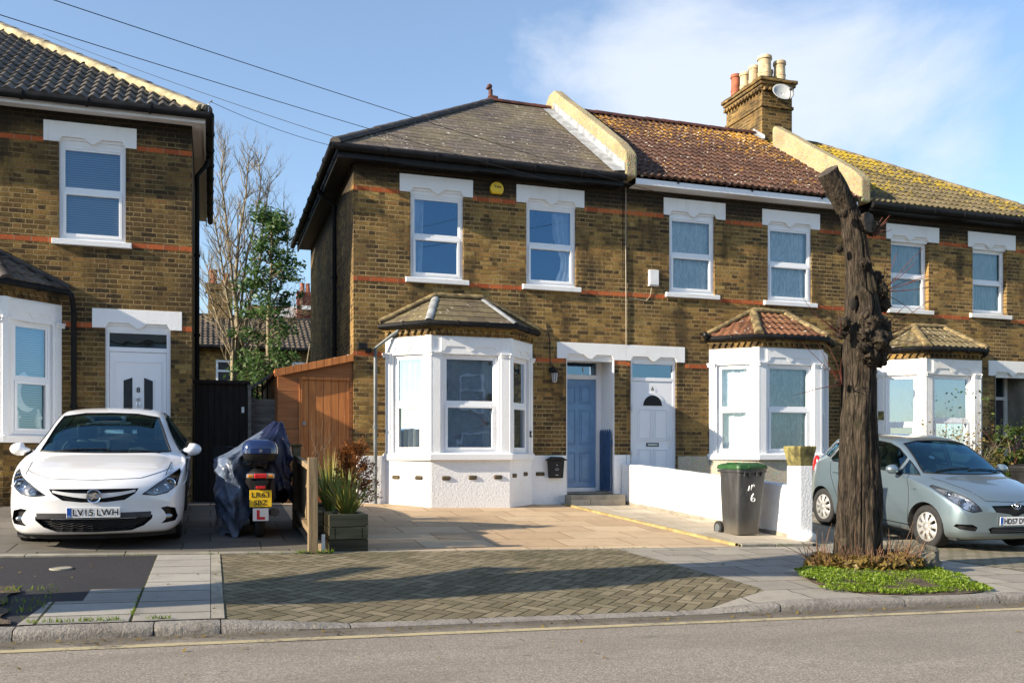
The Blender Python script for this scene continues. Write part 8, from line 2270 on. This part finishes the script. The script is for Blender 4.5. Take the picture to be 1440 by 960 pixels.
# litter of leaves, grit and joint weeds
q = random.Random(77); m = MB()
for i in range(520):
    x, y = q.uniform(-2, 9), 6.62 + abs(q.gauss(0, .10)) * -1 if q.random() < .6 else q.uniform(5.2, 10.2)
    z = (zroad(x, y) if y < 6.7 else zg(x, y)) + .010; a = q.uniform(0, 6.28); L = q.uniform(.008, .028); d = V3(math.cos(a), math.sin(a), q.uniform(-.2, .5)) * L; e = V3(-math.sin(a), math.cos(a), q.uniform(-.3, .3)) * L * .5
    p = V3(x, y, z); m.add([p - d, p + e, p + d, p - e], [[0, 1, 2, 3]])
tag(m.build('leaf_litter', M['leaf_dry'], None), kind='stuff')
m = MB()
for (x0, y0, x1, y1, n, s_) in ((-3.4, 7.0, -1.15, 8.3, 900, .05), (-1.2, 6.87, .0, 6.92, 260, .035), (-.53, 6.9, -.54, 8.1, 120, .03), (.9, 10.16, 1.3, 10.22, 120, .05), (3.8, 10.24, 5.2, 10.28, 120, .03), (7.2, 10.28, 8.0, 10.36, 130, .04), (-1.1, 10.14, 1.0, 10.19, 120, .03), (8.2, 7.05, 8.9, 8.2, 80, .035)):
    for i in range(n):
        x, y = q.uniform(x0, x1), q.uniform(y0, y1); z = zg(x, y) + .012
        if noise.noise(Vector((x * 4, y * 4, 1))) < -.05: continue
        d = V3(q.gauss(0, .5), q.gauss(0, .5), 1).normalized(); e = d.orthogonal().normalized(); L = s_ * q.uniform(.5, 1.2); p = V3(x, y, z); m.add([p - e * L * .12, p + d * L, p + e * L * .12], [[0, 1, 2]])
tag(m.build('joint_weeds', M['grass'], None), kind='stuff')

# ================================================================== HOUSES BEHIND
def far_houses():
    rt = thing('rear_terrace', 'low brick houses with tiled roof seen through the gap behind the trees', 'house', (3, 36, .3))
    m = MB(); m.box(WORLD, -6, 14, 36, 42, -.5, 5.45); m.build('wall', M['brick_far'], rt)
    roof_face(rt, 'roof', M['tile_far'], (-6.2, 35.7, 5.4), (1, 0, 0), (0, 1, 0), 20.4, 3.6, R(26), .32, .03, .03, .2)
    m = MB(); m.box(WORLD, -6.2, 14.2, 38.8, 39.2, 6.9, 7.05); m.build('ridge', M['ridge_dark'], rt)
    gutter_run(rt, [(-6.2, 35.62, 5.36), (14.2, 35.62, 5.36)], .08)
    for (x0, x1, z0, z1) in ((3.0, 4.2, 3.7, 4.9), (-2.6, -1.6, 3.6, 4.9), (.2, 1.2, 3.6, 4.9)):
        fr = Fr((0, 35.99, 0)); m = MB(); 
        for q_ in ((x0, x0 + .08, z0, z1), (x1 - .08, x1, z0, z1), (x0 + .08, x1 - .08, z1 - .08, z1), (x0 + .08, x1 - .08, z0, z0 + .08), (x0 + .08, x1 - .08, (z0 + z1) / 2 + .2, (z0 + z1) / 2 + .28)): m.box(fr, *q_, -.02, .05)
        w = m.build('window', M['upvc'], rt); m = MB(); m.box(fr, x0 + .08, x1 - .08, z0 + .08, z1 - .08, .0, .02); m.build('pane', M['room'], w)
    c = at(309, 440, 39.0); m = MB(); m.box(WORLD, c.x - .45, c.x + .5, 38.6, 39.6, 5.5, 8.0); m.box(WORLD, c.x - .55, c.x + .6, 38.5, 39.7, 8.0, 8.25); ch = m.build('chimney_stack', M['brick_far'], rt)
    for dx, h, mt in ((-.25, .62, 'terracotta'), (.25, .5, 'terracotta')):
        m = MB(); m.lathe((c.x + dx, 39.0, 8.25), (0, 0, 1), [(.17, 0), (.14, h * .4), (.15, h - .1), (.18, h - .08), (.16, h), (.1, h)], 14, False); m.build('chimney_pot', M[mt], ch, smooth=40)
    rt = thing('distant_house', 'distant red brick house with white gable and chimney beyond the evergreen', 'house', (7, 62, .3)); a = at(385, 470, 62); b = at(436, 425, 62)
    M['far_red'] = simple('far red brick', (.22, .055, .04), .9); fr = Fr((0, 62, 0))
    m = MB(); m.box(fr, a.x - 1.5, b.x + 4, -.5, 11.2, -6, 0); m.build('wall', M['far_red'], rt)
    m = MB(); w = b.x - a.x; m.prism(fr, [(a.x - .6, 9.3), (a.x + w * .72, 9.3), (a.x + w * .72, 11.3), (a.x + w * .2, 11.0), (a.x - .6, 9.7)], .02, .12); m.build('gable', M['white'], rt)
    m = MB(); m.box(fr, a.x + w * .62, a.x + w * .74, 8, 12.2, .0, .5); m.box(fr, b.x - .7, b.x + 3, 11.2, 12.2, -2, .3); ch = m.build('chimney_stack', M['far_red'], rt)
    for k in range(3): m = MB(); m.lathe((b.x - .5 + .35 * k, 62, 12.2), (0, 0, 1), [(.16, 0), (.13, .5), (.16, .6)], 12); m.build('chimney_pot', M['terracotta'], ch)
    m = MB(); m.box(fr, b.x - 1.0, b.x + 3, 11.0, 11.25, .31, .5); m.build('cornice', M['white'], rt)
far_houses()
M['render_pale'] = mat_pebble('pale house render', (.52, .54, .55), 30)
def opposite_house(x0, x1, label, brick):
    rt = thing('terraced_house', label, 'house', ((x0 + x1) / 2, -9, 0), group='houses across the street'); fr = Fr((0, -9, 0), (1, 0, 0), (0, 1, 0)); b = -.021 * (x0 + x1) / 2
    m = MB(); m.box(fr, x0, x1, b - .5, b + 5.9, -8, 0); m.build('wall', M[brick], rt)
    m = MB(); m.prism(Fr((x0, 0, 0), (0, 1, 0), (-1, 0, 0)), [(-8.7, b + 5.9), (-13, b + 8.7), (-17.3, b + 5.9)], -(x1 - x0), 0); m.build('roof', M['tile_far'], rt)
    for (a, w, z0, z1) in ((.7, 1.0, 3.6, 5.1), (3.0, 1.0, 3.6, 5.1), (.6, 1.7, .9, 2.6)):
        m = MB(); 
        for q_ in ((0, .08, z0, z1), (w - .08, w, z0, z1), (.08, w - .08, z1 - .08, z1), (.08, w - .08, z0, z0 + .08), (.08, w - .08, (z0 + z1) / 2 - .03, (z0 + z1) / 2 + .03)): m.box(fr, x0 + a + q_[0], x0 + a + q_[1], b + q_[2], b + q_[3], -.02, .05)
        f = m.build('window', M['upvc'], rt); m = MB(); m.box(fr, x0 + a + .08, x0 + a + w - .08, b + z0 + .08, b + z1 - .08, .0, .02); m.build('pane', M['room_pale'], f)
    m = MB(); m.box(fr, x0 + 3.2, x0 + 4.1, b + .0, b + 2.2, -.02, .04); m.build('front_door', M['blue_dark'], rt)
for i in range(5): opposite_house(-11 + i * 5.2, -5.85 + i * 5.2, 'pale rendered terraced house across the street, behind the viewer', 'render_pale')
bpy.context.view_layer.update()
